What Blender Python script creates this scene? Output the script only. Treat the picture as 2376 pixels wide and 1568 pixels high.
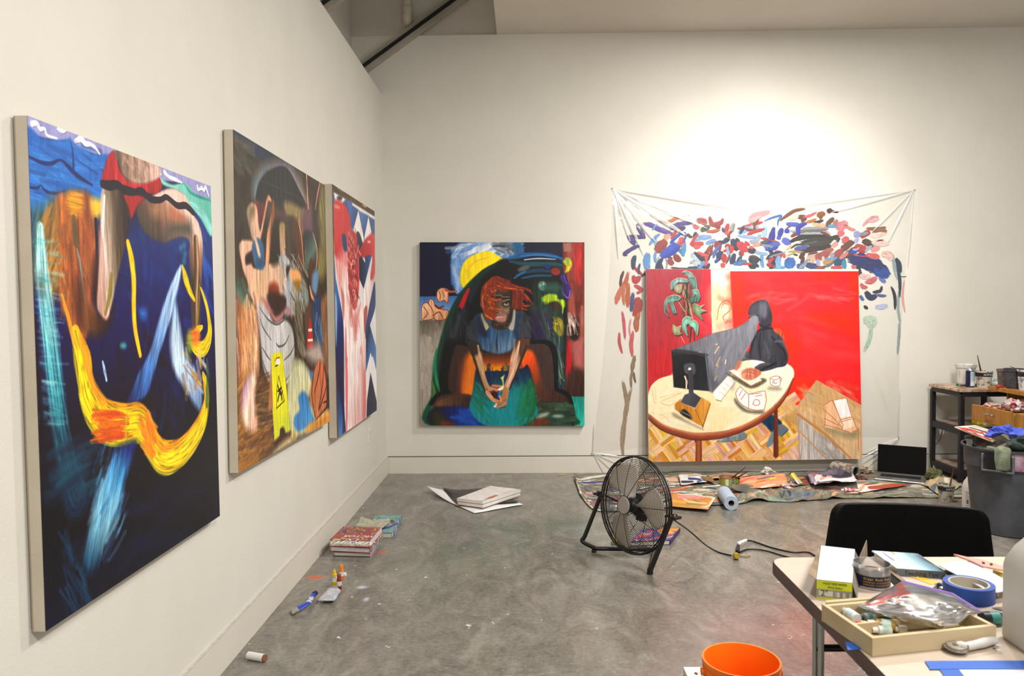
import bpy, bmesh, math, random
import numpy as np
from mathutils import Vector, Matrix
for o in list(bpy.data.objects): bpy.data.objects.remove(o)
SC = bpy.context.scene; COL = SC.collection
# ---------------------------------------------------------------- camera (metres; photo frame 2376 x 1568)
F_PX, PITCH, YAW, ROLL, CAM_H = 1752.1, .0361, -.0165, -.0083, 1.4
WALL_Y, WALL_X, CEIL_Z, PART_Z, BASE_H = 6.483, -1.1985, 3.739, 3.248, .143
_cy, _sy, _cp, _sp = math.cos(YAW), math.sin(YAW), math.cos(PITCH), math.sin(PITCH)
_f = Vector((_sy*_cp, _cy*_cp, -_sp)); _r0 = Vector((_cy, -_sy, 0)); _u0 = _r0.cross(_f)
_r = _r0*math.cos(ROLL)+_u0*math.sin(ROLL); _u = -_r0*math.sin(ROLL)+_u0*math.cos(ROLL)
EYE = Vector((0, 0, CAM_H))
cd = bpy.data.cameras.new('camera'); cam = bpy.data.objects.new('camera', cd); COL.objects.link(cam)
cam.matrix_world = Matrix(((_r.x, _u.x, -_f.x, 0), (_r.y, _u.y, -_f.y, 0), (_r.z, _u.z, -_f.z, CAM_H), (0, 0, 0, 1)))
cd.sensor_fit = 'HORIZONTAL'; cd.sensor_width = 36; cd.lens = F_PX*36/2376; cd.clip_start = .05
cd.dof.use_dof = True; cd.dof.focus_distance = 5.0; cd.dof.aperture_fstop = 8.0
SC.camera = cam
# ---------------------------------------------------------------- light and exposure
SC.view_settings.view_transform = 'Standard'; SC.view_settings.look = 'None'
SC.view_settings.gamma = 1; SC.view_settings.use_curve_mapping = False; SC.view_settings.exposure = 0.13
W_ = bpy.data.worlds.new('studio_air'); SC.world = W_; W_.use_nodes = True
W_.node_tree.nodes['Background'].inputs[0].default_value = (1, .985, .95, 1); W_.node_tree.nodes['Background'].inputs[1].default_value = .38
def area(name, loc, target, size, power, col, sizey=None, spread=180):
    l = bpy.data.lights.new(name, 'AREA'); l.energy = power; l.color = col; l.size = size
    if sizey: l.shape = 'RECTANGLE'; l.size_y = sizey
    else: l.shape = 'DISK'
    l.spread = math.radians(spread)
    o = bpy.data.objects.new(name, l); COL.objects.link(o); o.location = loc
    o.rotation_euler = (Vector(target)-Vector(loc)).to_track_quat('-Z', 'Y').to_euler(); return o
def spot(name, loc, target, power, col, ang, blend=.8, rad=.05):
    l = bpy.data.lights.new(name, 'SPOT'); l.energy = power; l.color = col; l.spot_size = math.radians(ang); l.spot_blend = blend; l.shadow_soft_size = rad
    o = bpy.data.objects.new(name, l); COL.objects.link(o); o.location = loc
    o.rotation_euler = (Vector(target)-Vector(loc)).to_track_quat('-Z', 'Y').to_euler(); return o
WARM = (1, .975, .92)
spot('track_spot_light', (2.5, 3.7, 3.62), (1.98, 6.48, 1.72), 245, WARM, 60, 1.0, .05)
area('ceiling_panel_light', (2.0, 4.7, 3.70), (1.9, 4.7, 0), .35, 90, WARM)
area('ceiling_panel_light', (2.2, 2.2, 3.70), (2.2, 2.2, 0), .7, 125, WARM)
area('ceiling_panel_light', (1.2, -.6, 3.70), (.6, .2, 0), .9, 165, WARM)
# ---------------------------------------------------------------- helpers
def ray(u, v): return _f+_r*((u-1188)/F_PX)-_u*((v-784)/F_PX)
def on(u, v, ax, val):
    """the point of the plane  axis ax = val  seen at photo pixel (u, v)"""
    d = ray(u, v); return EYE+d*((val-EYE[ax])/d[ax])
def fl(u, v, z=0.): return on(u, v, 2, z)
def rgb(h):
    c = [int(h[i:i+2], 16)/255 for i in (0, 2, 4)]
    return [x/12.92 if x <= .04045 else ((x+.055)/1.055)**2.4 for x in c]+[1.]
MATS = {}
def nodes(m): return m.node_tree.nodes, m.node_tree.links
def M(key, c1, c2=None, scale=12., rough=.5, metal=0., bump=.0, bscale=None, spec=.5, stretch=None, coat=0., detail=4., edge=(.35, .65)):
    """procedural material: two tones mixed by noise, optional relief"""
    if key in MATS: return MATS[key]
    m = bpy.data.materials.new(key); m.use_nodes = True; N, L = nodes(m); b = N['Principled BSDF']
    b.inputs['Roughness'].default_value = rough; b.inputs['Metallic'].default_value = metal
    b.inputs['Specular IOR Level'].default_value = spec; b.inputs['Coat Weight'].default_value = coat
    tc = N.new('ShaderNodeTexCoord'); mp = N.new('ShaderNodeMapping'); L.new(tc.outputs['Object'], mp.inputs[0])
    if stretch: mp.inputs['Scale'].default_value = stretch
    n = N.new('ShaderNodeTexNoise'); n.inputs['Scale'].default_value = scale; n.inputs['Detail'].default_value = detail; L.new(mp.outputs[0], n.inputs['Vector'])
    r = N.new('ShaderNodeValToRGB'); r.color_ramp.elements[0].position = edge[0]; r.color_ramp.elements[1].position = edge[1]
    a = rgb(c1); r.color_ramp.elements[0].color = a
    r.color_ramp.elements[1].color = rgb(c2) if c2 else [min(1, x*1.12+.004) for x in a[:3]]+[1]
    L.new(n.outputs['Fac'], r.inputs[0]); L.new(r.outputs[0], b.inputs['Base Color'])
    if bump:
        n2 = N.new('ShaderNodeTexNoise'); n2.inputs['Scale'].default_value = bscale or scale*4; n2.inputs['Detail'].default_value = 3; L.new(mp.outputs[0], n2.inputs['Vector'])
        bp = N.new('ShaderNodeBump'); bp.inputs['Strength'].default_value = bump; bp.inputs['Distance'].default_value = .004; L.new(n2.outputs['Fac'], bp.inputs['Height']); L.new(bp.outputs[0], b.inputs['Normal'])
    MATS[key] = m; return m
def board_mat(key, board, gain=1., rough=.45, bump=.15, spec=.4, gam=1.):
    """material that carries a painted picture made by Board (pixels computed in this script)"""
    im = bpy.data.images.new(key, board.w, board.h); px = np.ones((board.h, board.w, 4), np.float32); px[..., :3] = board.a[::-1]**gam
    im.pixels.foreach_set(px.ravel()); im.update(); im.pack()
    m = bpy.data.materials.new(key); m.use_nodes = True; N, L = nodes(m); b = N['Principled BSDF']
    t = N.new('ShaderNodeTexImage'); t.image = im; t.extension = 'EXTEND'; uv = N.new('ShaderNodeUVMap'); uv.uv_map = 'uv'; L.new(uv.outputs[0], t.inputs[0])
    g = N.new('ShaderNodeVectorMath'); g.operation = 'SCALE'; g.inputs['Scale'].default_value = gain; L.new(t.outputs[0], g.inputs[0]); L.new(g.outputs[0], b.inputs['Base Color'])
    b.inputs['Roughness'].default_value = rough; b.inputs['Specular IOR Level'].default_value = spec
    if bump:
        tc = N.new('ShaderNodeTexCoord'); n = N.new('ShaderNodeTexNoise'); n.inputs['Scale'].default_value = 130; L.new(tc.outputs['Object'], n.inputs['Vector'])
        ad = N.new('ShaderNodeMath'); ad.operation = 'MULTIPLY_ADD'; ad.inputs[1].default_value = .5; L.new(n.outputs['Fac'], ad.inputs[0]); L.new(t.outputs[0], ad.inputs[2])
        bp = N.new('ShaderNodeBump'); bp.inputs['Strength'].default_value = bump; bp.inputs['Distance'].default_value = .003; L.new(ad.outputs[0], bp.inputs['Height']); L.new(bp.outputs[0], b.inputs['Normal'])
    return m
class MB:
    """collects shapes into one mesh"""
    def __init__(s): s.v = []; s.f = []; s.uv = []
    def add(s, V, Fs, mtx=None, uv=None):
        k = len(s.v); V = [Vector(p) for p in V]
        if mtx is not None: V = [mtx @ p for p in V]
        s.v += [tuple(p) for p in V]
        for i, f in enumerate(Fs):
            s.f.append([j+k for j in f]); s.uv.append(uv[i] if uv else None)
        return s
    def box(s, c, d, mtx=None, rz=0., bev=0.):
        x, y, z = [q/2 for q in d]; T = Matrix.Translation(c) @ Matrix.Rotation(rz, 4, 'Z')
        if mtx is not None: T = mtx @ T
        if bev:
            b = min(bev, x*.9, y*.9, z*.9); V = []; F = []
            for sz in (-1, 1):
                for lv in (0, 1):
                    i = b*(.3 if lv == 0 else 1.0); zz = sz*(z-(b if lv == 0 else 0)); e = 0 if lv == 0 else b
                    for sx, sy in ((-1, -1), (1, -1), (1, 1), (-1, 1)):
                        ex, ey = x-e, y-e
                        a_, c_ = (sx*(ex-(b if lv == 0 else 0)), sy*ey), (sx*ex, sy*(ey-(b if lv == 0 else 0)))
                        V += [(a_[0], a_[1], zz), (c_[0], c_[1], zz)]
            # rings: 0 low side,1 low cap,2 high side,3 high cap ; order corners so outline runs round
            def ring(r):
                o = r*8; return [o+1, o+0, o+2, o+3, o+5, o+4, o+6, o+7]
            R_ = [ring(q) for q in range(4)]
            R_ = [[r[1], r[2], r[3], r[4], r[5], r[6], r[7], r[0]] for r in R_]
            F.append(R_[1][::-1]); F.append(R_[3])
            for p, q in ((R_[1], R_[0]), (R_[0], R_[2]), (R_[2], R_[3])):
                for i in range(8): F.append([p[i], p[(i+1) % 8], q[(i+1) % 8], q[i]])
            return s.add(V, F, T)
        V = [(-x, -y, -z), (x, -y, -z), (x, y, -z), (-x, y, -z), (-x, -y, z), (x, -y, z), (x, y, z), (-x, y, z)]
        return s.add(V, [(3, 2, 1, 0), (4, 5, 6, 7), (0, 1, 5, 4), (1, 2, 6, 5), (2, 3, 7, 6), (3, 0, 4, 7)], T)
    def lathe(s, prof, seg=24, mtx=None, caps=True, sx=1., sy=1.):
        V = []; F = []; n = len(prof)
        for r, z in prof:
            for k in range(seg):
                a = 2*math.pi*k/seg; V.append((r*math.cos(a)*sx, r*math.sin(a)*sy, z))
        for i in range(n-1):
            for k in range(seg): F.append((i*seg+k, i*seg+(k+1) % seg, (i+1)*seg+(k+1) % seg, (i+1)*seg+k))
        if caps: F.append(list(range(seg))[::-1]); F.append([(n-1)*seg+k for k in range(seg)])
        return s.add(V, F, mtx)
    def cyl(s, p, q, r, r2=None, seg=14, caps=True):
        p, q = Vector(p), Vector(q); d = q-p
        T = Matrix.Translation(p) @ d.to_track_quat('Z', 'Y').to_matrix().to_4x4()
        return s.lathe([(r, 0), (r2 if r2 is not None else r, d.length)], seg, T, caps)
    def tube(s, P, r, seg=8, closed=False, caps=True):
        P = [Vector(p) for p in P]; n = len(P); V = []; F = []; up = None
        for i in range(n):
            a = P[(i-1) % n] if (closed or i) else P[0]; b = P[(i+1) % n] if (closed or i < n-1) else P[-1]
            t = (b-a).normalized()
            if up is None:
                up = t.cross(Vector((0, 0, 1)));
                if up.length < .01: up = t.cross(Vector((1, 0, 0)))
            up = (up-t*up.dot(t)).normalized(); w = t.cross(up); rr = r[i] if isinstance(r, (list, tuple)) else r
            for k in range(seg):
                q = 2*math.pi*k/seg; V.append(P[i]+up*(rr*math.cos(q))+w*(rr*math.sin(q)))
        for i in range(n if closed else n-1):
            j = (i+1) % n
            for k in range(seg): F.append((i*seg+k, i*seg+(k+1) % seg, j*seg+(k+1) % seg, j*seg+k))
        if caps and not closed: F.append(list(range(seg))[::-1]); F.append([(n-1)*seg+k for k in range(seg)])
        return s.add(V, F)
    def prism(s, O, z0, z1, mtx=None):
        n = len(O); V = [(x, y, z0) for x, y in O]+[(x, y, z1) for x, y in O]
        if sum(O[i][0]*O[(i+1) % n][1]-O[(i+1) % n][0]*O[i][1] for i in range(n)) < 0:
            V = [(x, y, z0) for x, y in O[::-1]]+[(x, y, z1) for x, y in O[::-1]]
        F = [list(range(n))[::-1], list(range(n, 2*n))]+[(i, (i+1) % n, n+(i+1) % n, n+i) for i in range(n)]
        return s.add(V, F, mtx)
    def slab(s, top, down):
        """solid under a top outline of 3-D points, pushed by the vector down"""
        n = len(top); V = [Vector(p) for p in top]; V = V+[p+Vector(down) for p in V]
        return s.add(V, [list(range(n)), list(range(n, 2*n))[::-1]]+[(i, n+i, n+(i+1) % n, (i+1) % n) for i in range(n)])
    def grid(s, fn, nu, nv, thick=None):
        V = [fn(i/nu, j/nv) for j in range(nv+1) for i in range(nu+1)]; F = []; U = []
        for j in range(nv):
            for i in range(nu):
                a = j*(nu+1)+i; F.append((a, a+1, a+nu+2, a+nu+1)); U.append([(i/nu, j/nv), ((i+1)/nu, j/nv), ((i+1)/nu, (j+1)/nv), (i/nu, (j+1)/nv)])
        return s.add(V, F, None, U)
    def build(s, name, mat, parent=None, smooth=False, ang=35, solid=0.):
        me = bpy.data.meshes.new(name); me.from_pydata(s.v, [], s.f); me.update()
        if any(u for u in s.uv):
            l = me.uv_layers.new(name='uv'); i = 0
            for f, u in zip(s.f, s.uv):
                for k in range(len(f)):
                    if u: l.data[i].uv = u[k]
                    i += 1
        bm = bmesh.new(); bm.from_mesh(me)
        if not any(u for u in s.uv): bmesh.ops.recalc_face_normals(bm, faces=bm.faces)
        bm.to_mesh(me); bm.free()
        if smooth:
            me.polygons.foreach_set('use_smooth', [True]*len(me.polygons))
            try: me.set_sharp_from_angle(angle=math.radians(ang))
            except Exception: pass
        o = bpy.data.objects.new(name, me); COL.objects.link(o)
        if isinstance(mat, (list, tuple)):
            for q in mat: me.materials.append(q)
        elif mat: me.materials.append(mat)
        if parent is not None: o.parent = parent
        if solid:
            md = o.modifiers.new('thickness', 'SOLIDIFY'); md.thickness = solid; md.offset = -1
        return o
def tag(o, label, cat, group=None):
    o['label'] = label; o['category'] = cat
    if group: o['group'] = group
    return o
def thing(name, label, cat, loc=(0, 0, 0), rz=0., group=None, rot=None):
    o = bpy.data.objects.new(name, None); COL.objects.link(o); o.location = loc; o.rotation_euler = rot if rot else (0, 0, rz); o.empty_display_size = .05
    return tag(o, label, cat, group)
def struct(o): o['kind'] = 'structure'; return o
def text(name, s, size, mat, parent, loc, rot, depth=.0004, align='CENTER', shear=0., sx=1.):
    c = bpy.data.curves.new(name, 'FONT'); c.body = s; c.size = size; c.extrude = depth; c.align_x = align; c.align_y = 'CENTER'; c.shear = shear
    t = bpy.data.objects.new(name, c); me = bpy.data.meshes.new_from_object(t); bpy.data.objects.remove(t); bpy.data.curves.remove(c); me.name = name
    me.materials.clear(); me.materials.append(mat)
    o = bpy.data.objects.new(name, me); COL.objects.link(o); o.parent = parent; o.location = loc; o.rotation_euler = rot; o.scale = (sx, 1, 1); return o
def copy_tree(o, parent=None):
    c = o.copy(); COL.objects.link(c); c.parent = parent
    for ch in list(o.children): copy_tree(ch, c)
    return c
def smooth_path(P, n=8, closed=False): return [Vector(p) for p in catmull(np.array([list(p) for p in P], float), n, closed)]
def vn(x, y, seed=0): return float(noise2(np.float32(x+seed*17.3), np.float32(y+seed*7.1)))-.5
def quad_face(name, pts, mat, parent=None):
    """one flat picture face: top-left, top-right, bottom-right, bottom-left"""
    mb = MB(); mb.add(pts, [(0, 3, 2, 1)], None, [[(0, 1), (0, 0), (1, 0), (1, 1)]]); return mb.build(name, mat, parent)
# ---------------------------------------------------------------- flat painted surfaces: a small software brush
NRND = np.random.RandomState(7)
NTAB = NRND.rand(256, 256).astype(np.float32)
def noise2(x, y):
    xi = np.floor(x).astype(np.int32); yi = np.floor(y).astype(np.int32)
    fx = x-xi; fy = y-yi; fx = fx*fx*(3-2*fx); fy = fy*fy*(3-2*fy)
    a = NTAB[xi & 255, yi & 255]; b = NTAB[(xi+1) & 255, yi & 255]
    c = NTAB[xi & 255, (yi+1) & 255]; d = NTAB[(xi+1) & 255, (yi+1) & 255]
    return (a*(1-fx)+b*fx)*(1-fy)+(c*(1-fx)+d*fx)*fy
def hx(c):
    if isinstance(c, str):
        return np.array([int(c[i:i+2], 16)/255. for i in (0, 2, 4)], np.float32)
    return np.array(c, np.float32)
def catmull(P, n, closed):
    P = np.asarray(P, float); m = len(P)
    if n <= 1 or m < 3: return P
    out = []
    rng = range(m) if closed else range(m-1)
    for i in rng:
        if closed: p0, p1, p2, p3 = P[(i-1) % m], P[i], P[(i+1) % m], P[(i+2) % m]
        else: p0, p1, p2, p3 = P[max(i-1, 0)], P[i], P[i+1], P[min(i+2, m-1)]
        for k in range(n):
            t = k/n
            out.append(.5*((2*p1)+(-p0+p2)*t+(2*p0-5*p1+4*p2-p3)*t*t+(-p0+3*p1-3*p2+p3)*t**3))
    if not closed: out.append(P[-1])
    return np.array(out)
def homography(src, dst):
    A = []
    for (x, y), (u, v) in zip(src, dst):
        A.append([x, y, 1, 0, 0, 0, -u*x, -u*y, -u]); A.append([0, 0, 0, x, y, 1, -v*x, -v*y, -v])
    return np.linalg.svd(np.array(A, float))[2][-1].reshape(3, 3)
class Board:
    """colour picture of one flat surface; coordinates are given in any flat view of it (fr) and mapped by a homography"""
    def __init__(s, corners, w, h, bg, fr=(0, 0, 1)):
        s.w, s.h = w, h; s.H = homography(corners, [(0, 0), (w, 0), (w, h), (0, h)]); s.fr(*fr)
        s.a = np.zeros((h, w, 3), np.float32); s.a[:] = hx(bg)
    def fr(s, x, y, k): s.o = (x, y, k)
    def T(s, P):
        P = np.atleast_2d(np.asarray(P, float)); x = s.o[0]+P[:, 0]/s.o[2]; y = s.o[1]+P[:, 1]/s.o[2]
        q = np.stack([x, y, np.ones_like(x)], 1) @ s.H.T
        return q[:, :2]/q[:, 2:3]
    def box(s, lo, hi, pad):
        x0 = int(max(0, math.floor(lo[0]-pad))); y0 = int(max(0, math.floor(lo[1]-pad)))
        x1 = int(min(s.w, math.ceil(hi[0]+pad)+1)); y1 = int(min(s.h, math.ceil(hi[1]+pad)+1))
        return x0, y0, x1, y1
    def put(s, bx, al, col, tex, ang, X, Y):
        x0, y0, x1, y1 = bx
        if tex:
            c, sn = math.cos(ang), math.sin(ang)
            n = noise2((X*c+Y*sn)/26+s.w, (-X*sn+Y*c)/1.7+9)*.65+noise2((X*c+Y*sn)/60+3, (-X*sn+Y*c)/5.+31)*.6-.62
            col = col*(1+tex*n)[..., None]+tex*.16*n[..., None]
            al = np.clip(al*(1+tex*1.1*n*(1-al)*2), 0, 1)
        al = al[..., None]
        s.a[y0:y1, x0:x1] = s.a[y0:y1, x0:x1]*(1-al)+np.clip(col, 0, 1)*al
    def poly(s, P, col, soft=1.4, sm=6, op=1., tex=.12, ang=1.57):
        """filled outline. col = 'hex' or [(x,y,'hex'),(x,y,'hex'),...] : stops along the line from first to last point"""
        Q = catmull(s.T(P), sm, True); bx = s.box(Q.min(0), Q.max(0), soft+1); x0, y0, x1, y1 = bx
        if x1 <= x0 or y1 <= y0: return
        Y, X = np.mgrid[y0:y1, x0:x1].astype(np.float32)+.5
        ins = np.zeros(X.shape, bool); d2 = np.full(X.shape, 1e9, np.float32); m = len(Q); R = soft+2
        for i in range(m):
            ax, ay = Q[i]; bx_, by_ = Q[(i+1) % m]
            if abs(ay-by_) > 1e-9:
                r0 = int(np.clip(math.floor(min(ay, by_)-y0-.5), 0, y1-y0)); r1 = int(np.clip(math.ceil(max(ay, by_)-y0+.5), 0, y1-y0))
                if r1 > r0:
                    yy = Y[r0:r1]; ins[r0:r1] ^= ((ay > yy) != (by_ > yy)) & (X[r0:r1] < (bx_-ax)*(yy-ay)/(by_-ay)+ax)
            c0 = int(max(0, min(ax, bx_)-R-x0)); c1 = int(min(x1-x0, max(ax, bx_)+R-x0+1))
            r0 = int(max(0, min(ay, by_)-R-y0)); r1 = int(min(y1-y0, max(ay, by_)+R-y0+1))
            if c1 > c0 and r1 > r0:
                xs = X[r0:r1, c0:c1]; ys = Y[r0:r1, c0:c1]; ex, ey = bx_-ax, by_-ay; L = ex*ex+ey*ey+1e-9
                t = np.clip(((xs-ax)*ex+(ys-ay)*ey)/L, 0, 1)
                d2[r0:r1, c0:c1] = np.minimum(d2[r0:r1, c0:c1], (xs-ax-t*ex)**2+(ys-ay-t*ey)**2)
        d = np.minimum(np.sqrt(d2), R); d = np.where(ins, d, -d)
        al = np.clip(.5+d/(2*soft), 0, 1)*op
        if isinstance(col, (str, np.ndarray)): C_ = np.broadcast_to(hx(col), X.shape+(3,))
        else:
            g = s.T([c[:2] for c in col]); a, b = g[0], g[-1]; v = b-a; L = (v**2).sum()+1e-9
            t = ((X-a[0])*v[0]+(Y-a[1])*v[1])/L; st = ((g-a)@v)/L
            cc = np.array([hx(c[2]) for c in col])
            C_ = np.stack([np.interp(t, st, cc[:, k]) for k in range(3)], -1)
        s.put(bx, al, C_, tex, ang, X, Y)
    def stroke(s, P, w, col, soft=.35, sm=6, op=1., tex=.25, cross=None, taper=False):
        """brush stroke along P; w = half width (number or list, in view units); col 'hex' or list along the stroke;
        cross = [(side -1..1,'hex'),...] colours across it"""
        P = np.asarray(P, float); n = len(P)
        ws = np.interp(np.linspace(0, 1, n), np.linspace(0, 1, len(w)), w) if isinstance(w, (list, tuple)) else np.full(n, float(w))
        e = s.T(P+[1, 0])-s.T(P); f = s.T(P+[0, 1])-s.T(P)
        sc = np.sqrt(np.abs(e[:, 0]*f[:, 1]-e[:, 1]*f[:, 0]))
        D = catmull(np.c_[s.T(P), np.maximum(ws*sc, .55)], sm, False); m = len(D)
        if taper: D[:, 2] *= np.clip(np.minimum(np.linspace(0, 5, m), np.linspace(5, 0, m))+.25, 0, 1)
        W = D[:, 2].max(); bx = s.box(D[:, :2].min(0), D[:, :2].max(0), W+2); x0, y0, x1, y1 = bx
        if x1 <= x0 or y1 <= y0: return
        Y, X = np.mgrid[y0:y1, x0:x1].astype(np.float32)+.5
        best = np.full(X.shape, 9., np.float32); T_ = np.zeros(X.shape, np.float32); S_ = np.zeros(X.shape, np.float32); WW = np.ones(X.shape, np.float32)
        for i in range(m-1):
            ax, ay, wa = D[i]; bx_, by_, wb = D[i+1]; R = max(wa, wb)+2
            c0 = int(max(0, min(ax, bx_)-R-x0)); c1 = int(min(x1-x0, max(ax, bx_)+R-x0+1))
            r0 = int(max(0, min(ay, by_)-R-y0)); r1 = int(min(y1-y0, max(ay, by_)+R-y0+1))
            if c1 <= c0 or r1 <= r0: continue
            xs = X[r0:r1, c0:c1]-ax; ys = Y[r0:r1, c0:c1]-ay; ex, ey = bx_-ax, by_-ay; L = ex*ex+ey*ey+1e-9
            t = np.clip((xs*ex+ys*ey)/L, 0, 1); ww = wa+(wb-wa)*t
            d = np.hypot(xs-t*ex, ys-t*ey)/ww; sg = np.sign(ex*ys-ey*xs)
            u = d < best[r0:r1, c0:c1]
            best[r0:r1, c0:c1][u] = d[u]; T_[r0:r1, c0:c1][u] = (i+t[u])/(m-1)
            S_[r0:r1, c0:c1][u] = (d*sg)[u]; WW[r0:r1, c0:c1][u] = ww[u]
        sf = np.maximum(soft, .9/WW)
        al = np.clip((1-best)/sf+.5*(soft < .2), 0, 1)*op
        if cross:
            xs = [c[0] for c in cross]; cc = np.array([hx(c[1]) for c in cross])
            C_ = np.stack([np.interp(S_, xs, cc[:, k]) for k in range(3)], -1)
        elif isinstance(col, str): C_ = np.broadcast_to(hx(col), X.shape+(3,)).copy()
        else:
            cc = np.array([hx(c) for c in col]); st = np.linspace(0, 1, len(cc))
            C_ = np.stack([np.interp(T_, st, cc[:, k]) for k in range(3)], -1)
        if tex:
            nn = noise2(T_*m*.35+D[0, 0], S_*WW*.55+D[0, 1])-.5
            C_ = C_*(1+tex*1.1*nn)[..., None]+tex*.15*nn[..., None]
            al = np.clip(al*(1+tex*1.2*nn), 0, 1)
        al = al[..., None]
        s.a[y0:y1, x0:x1] = s.a[y0:y1, x0:x1]*(1-al)+np.clip(C_, 0, 1)*al
    def blob(s, x, y, rx, ry, col, rot=0, soft=1.5, op=1., tex=.18, wob=0.):
        k = np.arange(18)/18*2*math.pi; c, n = math.cos(rot), math.sin(rot)
        r = 1+wob*(NRND.rand(18)-.5)*2
        px, py = rx*np.cos(k)*r, ry*np.sin(k)*r
        s.poly(np.stack([x+px*c-py*n, y+px*n+py*c], 1), col, soft=soft, sm=3, op=op, tex=tex, ang=rot)
    def many(s, S):
        for q in S: s.stroke(*q[:3], **(q[3] if len(q) > 3 else {}))
    def rub(s, x0, y0, x1, y1, n, cols, l, w, ang, spread=.3, op=.6, seed=1, soft=.5):
        """many small brush marks inside a box"""
        r = np.random.RandomState(seed)
        for i in range(n):
            x = x0+(x1-x0)*r.rand(); y = y0+(y1-y0)*r.rand(); a = ang+spread*(r.rand()-.5)*2; L = l*(.5+r.rand()); b = (r.rand()-.5)*.6
            P = [(x-L*math.cos(a), y-L*math.sin(a)), (x+L*.2*b*math.sin(a), y-L*.2*b*math.cos(a)), (x+L*math.cos(a), y+L*math.sin(a))]
            s.stroke(P, w*(.5+r.rand()), cols[r.randint(len(cols))], soft=soft, sm=3, op=op*(.5+.5*r.rand()))
    def finish(s, amt=.05):
        Y, X = np.mgrid[0:s.h, 0:s.w].astype(np.float32)
        n = noise2(X/2.1, Y/2.1)+noise2(X/9., Y/23.)-1.
        s.a = np.clip(s.a*(1+amt*n)[..., None], 0, 1); return s
def paint_swimmer():
    b = Board([(160, 72), (1238, 487), (1290, 2420), (267, 3098)], 640, 760, '0b1238', (0, 0, 1))
    P, S = b.poly, b.stroke
    P([(160, 600), (620, 560), (700, 1000), (760, 700), (1240, 700), (1260, 1700), (800, 1900), (200, 1900)], [(700, 600, '123a80'), (700, 1200, '0b1a5c'), (700, 1800, '0a1236')], soft=30)
    P([(160, 1800), (1290, 1700), (1290, 2420), (267, 3098)], [(700, 1700, '0a0e2c'), (700, 2300, '060712'), (700, 2900, '080e2c')], soft=40)
    b.rub(750, 700, 1200, 1400, 40, ['0f3f96', '123078', '0a1a58', '0d2a6c'], 70, 22, 1.2, .6, .5, 3)
    b.rub(1180, 700, 1250, 1200, 12, ['2a68c0', '1c54b0', '0e2f80'], 90, 18, 1.3, .3, .7, 4)
    b.rub(700, 1400, 1100, 1900, 30, ['0c1c5c', '0b3a78', '0a0f30', '101018'], 70, 30, 1.3, .5, .5, 5)
    b.rub(400, 2150, 1250, 2900, 50, ['080e2c', '06070f', '0a1740', '060816'], 120, 50, -.5, .5, .5, 6, .9)
    # sky and sea
    P([(140, 60), (1250, 480), (1245, 575), (1160, 550), (1085, 470), (940, 450), (640, 310), (560, 300), (450, 255), (410, 215), (330, 220), (240, 200), (150, 165)], '9c9ac9', soft=2, sm=1)
    P([(150, 160), (240, 198), (330, 215), (385, 212), (412, 205), (450, 250), (550, 295), (640, 298), (660, 300), (610, 440), (605, 560), (400, 640), (170, 610)], [(200, 180, '1d62b4'), (300, 400, '2a7ac8'), (400, 600, '1f6cc0')], soft=3)
    b.rub(180, 240, 560, 560, 60, ['2f86d4', '1a58a8', '1c66b8', '0f3f86', '3b8fd8'], 70, 14, .35, .4, .6, 8)
    S([(168, 310), (240, 345), (300, 350), (355, 330), (400, 370), (450, 420), (540, 478)], [8, 12, 12, 6, 14, 14, 6], '0c2c6c')
    S([(410, 215), (425, 280), (430, 380)], [3, 7, 10], '123c80')
    S([(170, 490), (215, 495), (240, 480), (270, 515), (330, 525), (380, 505)], [6, 9, 5, 9, 9, 4], '12306e')
    S([(355, 350), (360, 420), (400, 440), (500, 490)], [4, 12, 16, 10], '2d86d2', op=.7)
    P([(940, 440), (1010, 475), (1090, 470), (1165, 550), (1240, 572), (1244, 780), (1180, 680), (1120, 600), (1060, 520), (960, 480)], [(950, 460, '8fd6c8'), (1240, 700, '5fb8a8')], soft=3)
    S([(1085, 475), (1130, 530), (1240, 572)], [4, 8, 5], '2a9a90'); S([(1120, 590), (1180, 640), (1240, 740)], [16, 22, 24], '9ad8d4', op=.8)
    for L, w in (([(188, 120), (215, 118), (235, 150), (260, 150), (278, 188), (335, 205)], [14, 12, 10, 8, 7, 4]), ([(338, 150), (362, 160), (384, 162)], [6, 11, 5]), ([(442, 222), (475, 208), (500, 235), (530, 240), (560, 262), (584, 296)], [9, 14, 12, 10, 8, 4]), ([(930, 400), (945, 418)], [6, 4]), ([(965, 402), (985, 425), (1010, 440), (1040, 450), (1068, 466)], [9, 8, 8, 7, 4]), ([(1160, 486), (1165, 506), (1185, 496), (1200, 512), (1208, 490), (1228, 545)], [7, 6, 8, 6, 6, 3])):
        S([(x+4, y+6) for x, y in L], w, '6c6a9c', soft=.3); S(L, w, 'f4f2f6', soft=.15)
    # brown drapery
    P([(180, 640), (260, 600), (340, 560), (350, 900), (330, 1130), (250, 1120), (185, 990)], [(180, 700, '2c6a78'), (330, 800, 'a8702c')], soft=14, tex=.5, ang=1.9)
    P([(330, 560), (380, 518), (450, 508), (530, 530), (560, 650), (585, 780), (560, 950), (540, 1130), (560, 1250), (520, 1330), (500, 1375), (440, 1390), (390, 1280), (345, 1100), (335, 850)], [(330, 900, 'c47634'), (430, 900, 'a85c30'), (560, 900, '9c5a3a')], soft=6, tex=.45)
    b.rub(250, 620, 340, 1050, 50, ['b07a34', '94682e', 'c08a44'], 50, 9, 1.85, .3, .7, 9)
    b.rub(350, 560, 550, 1200, 70, ['c87a38', '8a4a28', 'b8642e', '6a4a34', 'b05a3a'], 60, 16, 1.45, .25, .5, 10)
    P([(530, 560), (600, 570), (600, 650), (545, 660)], 'f0c040', soft=8)
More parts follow.
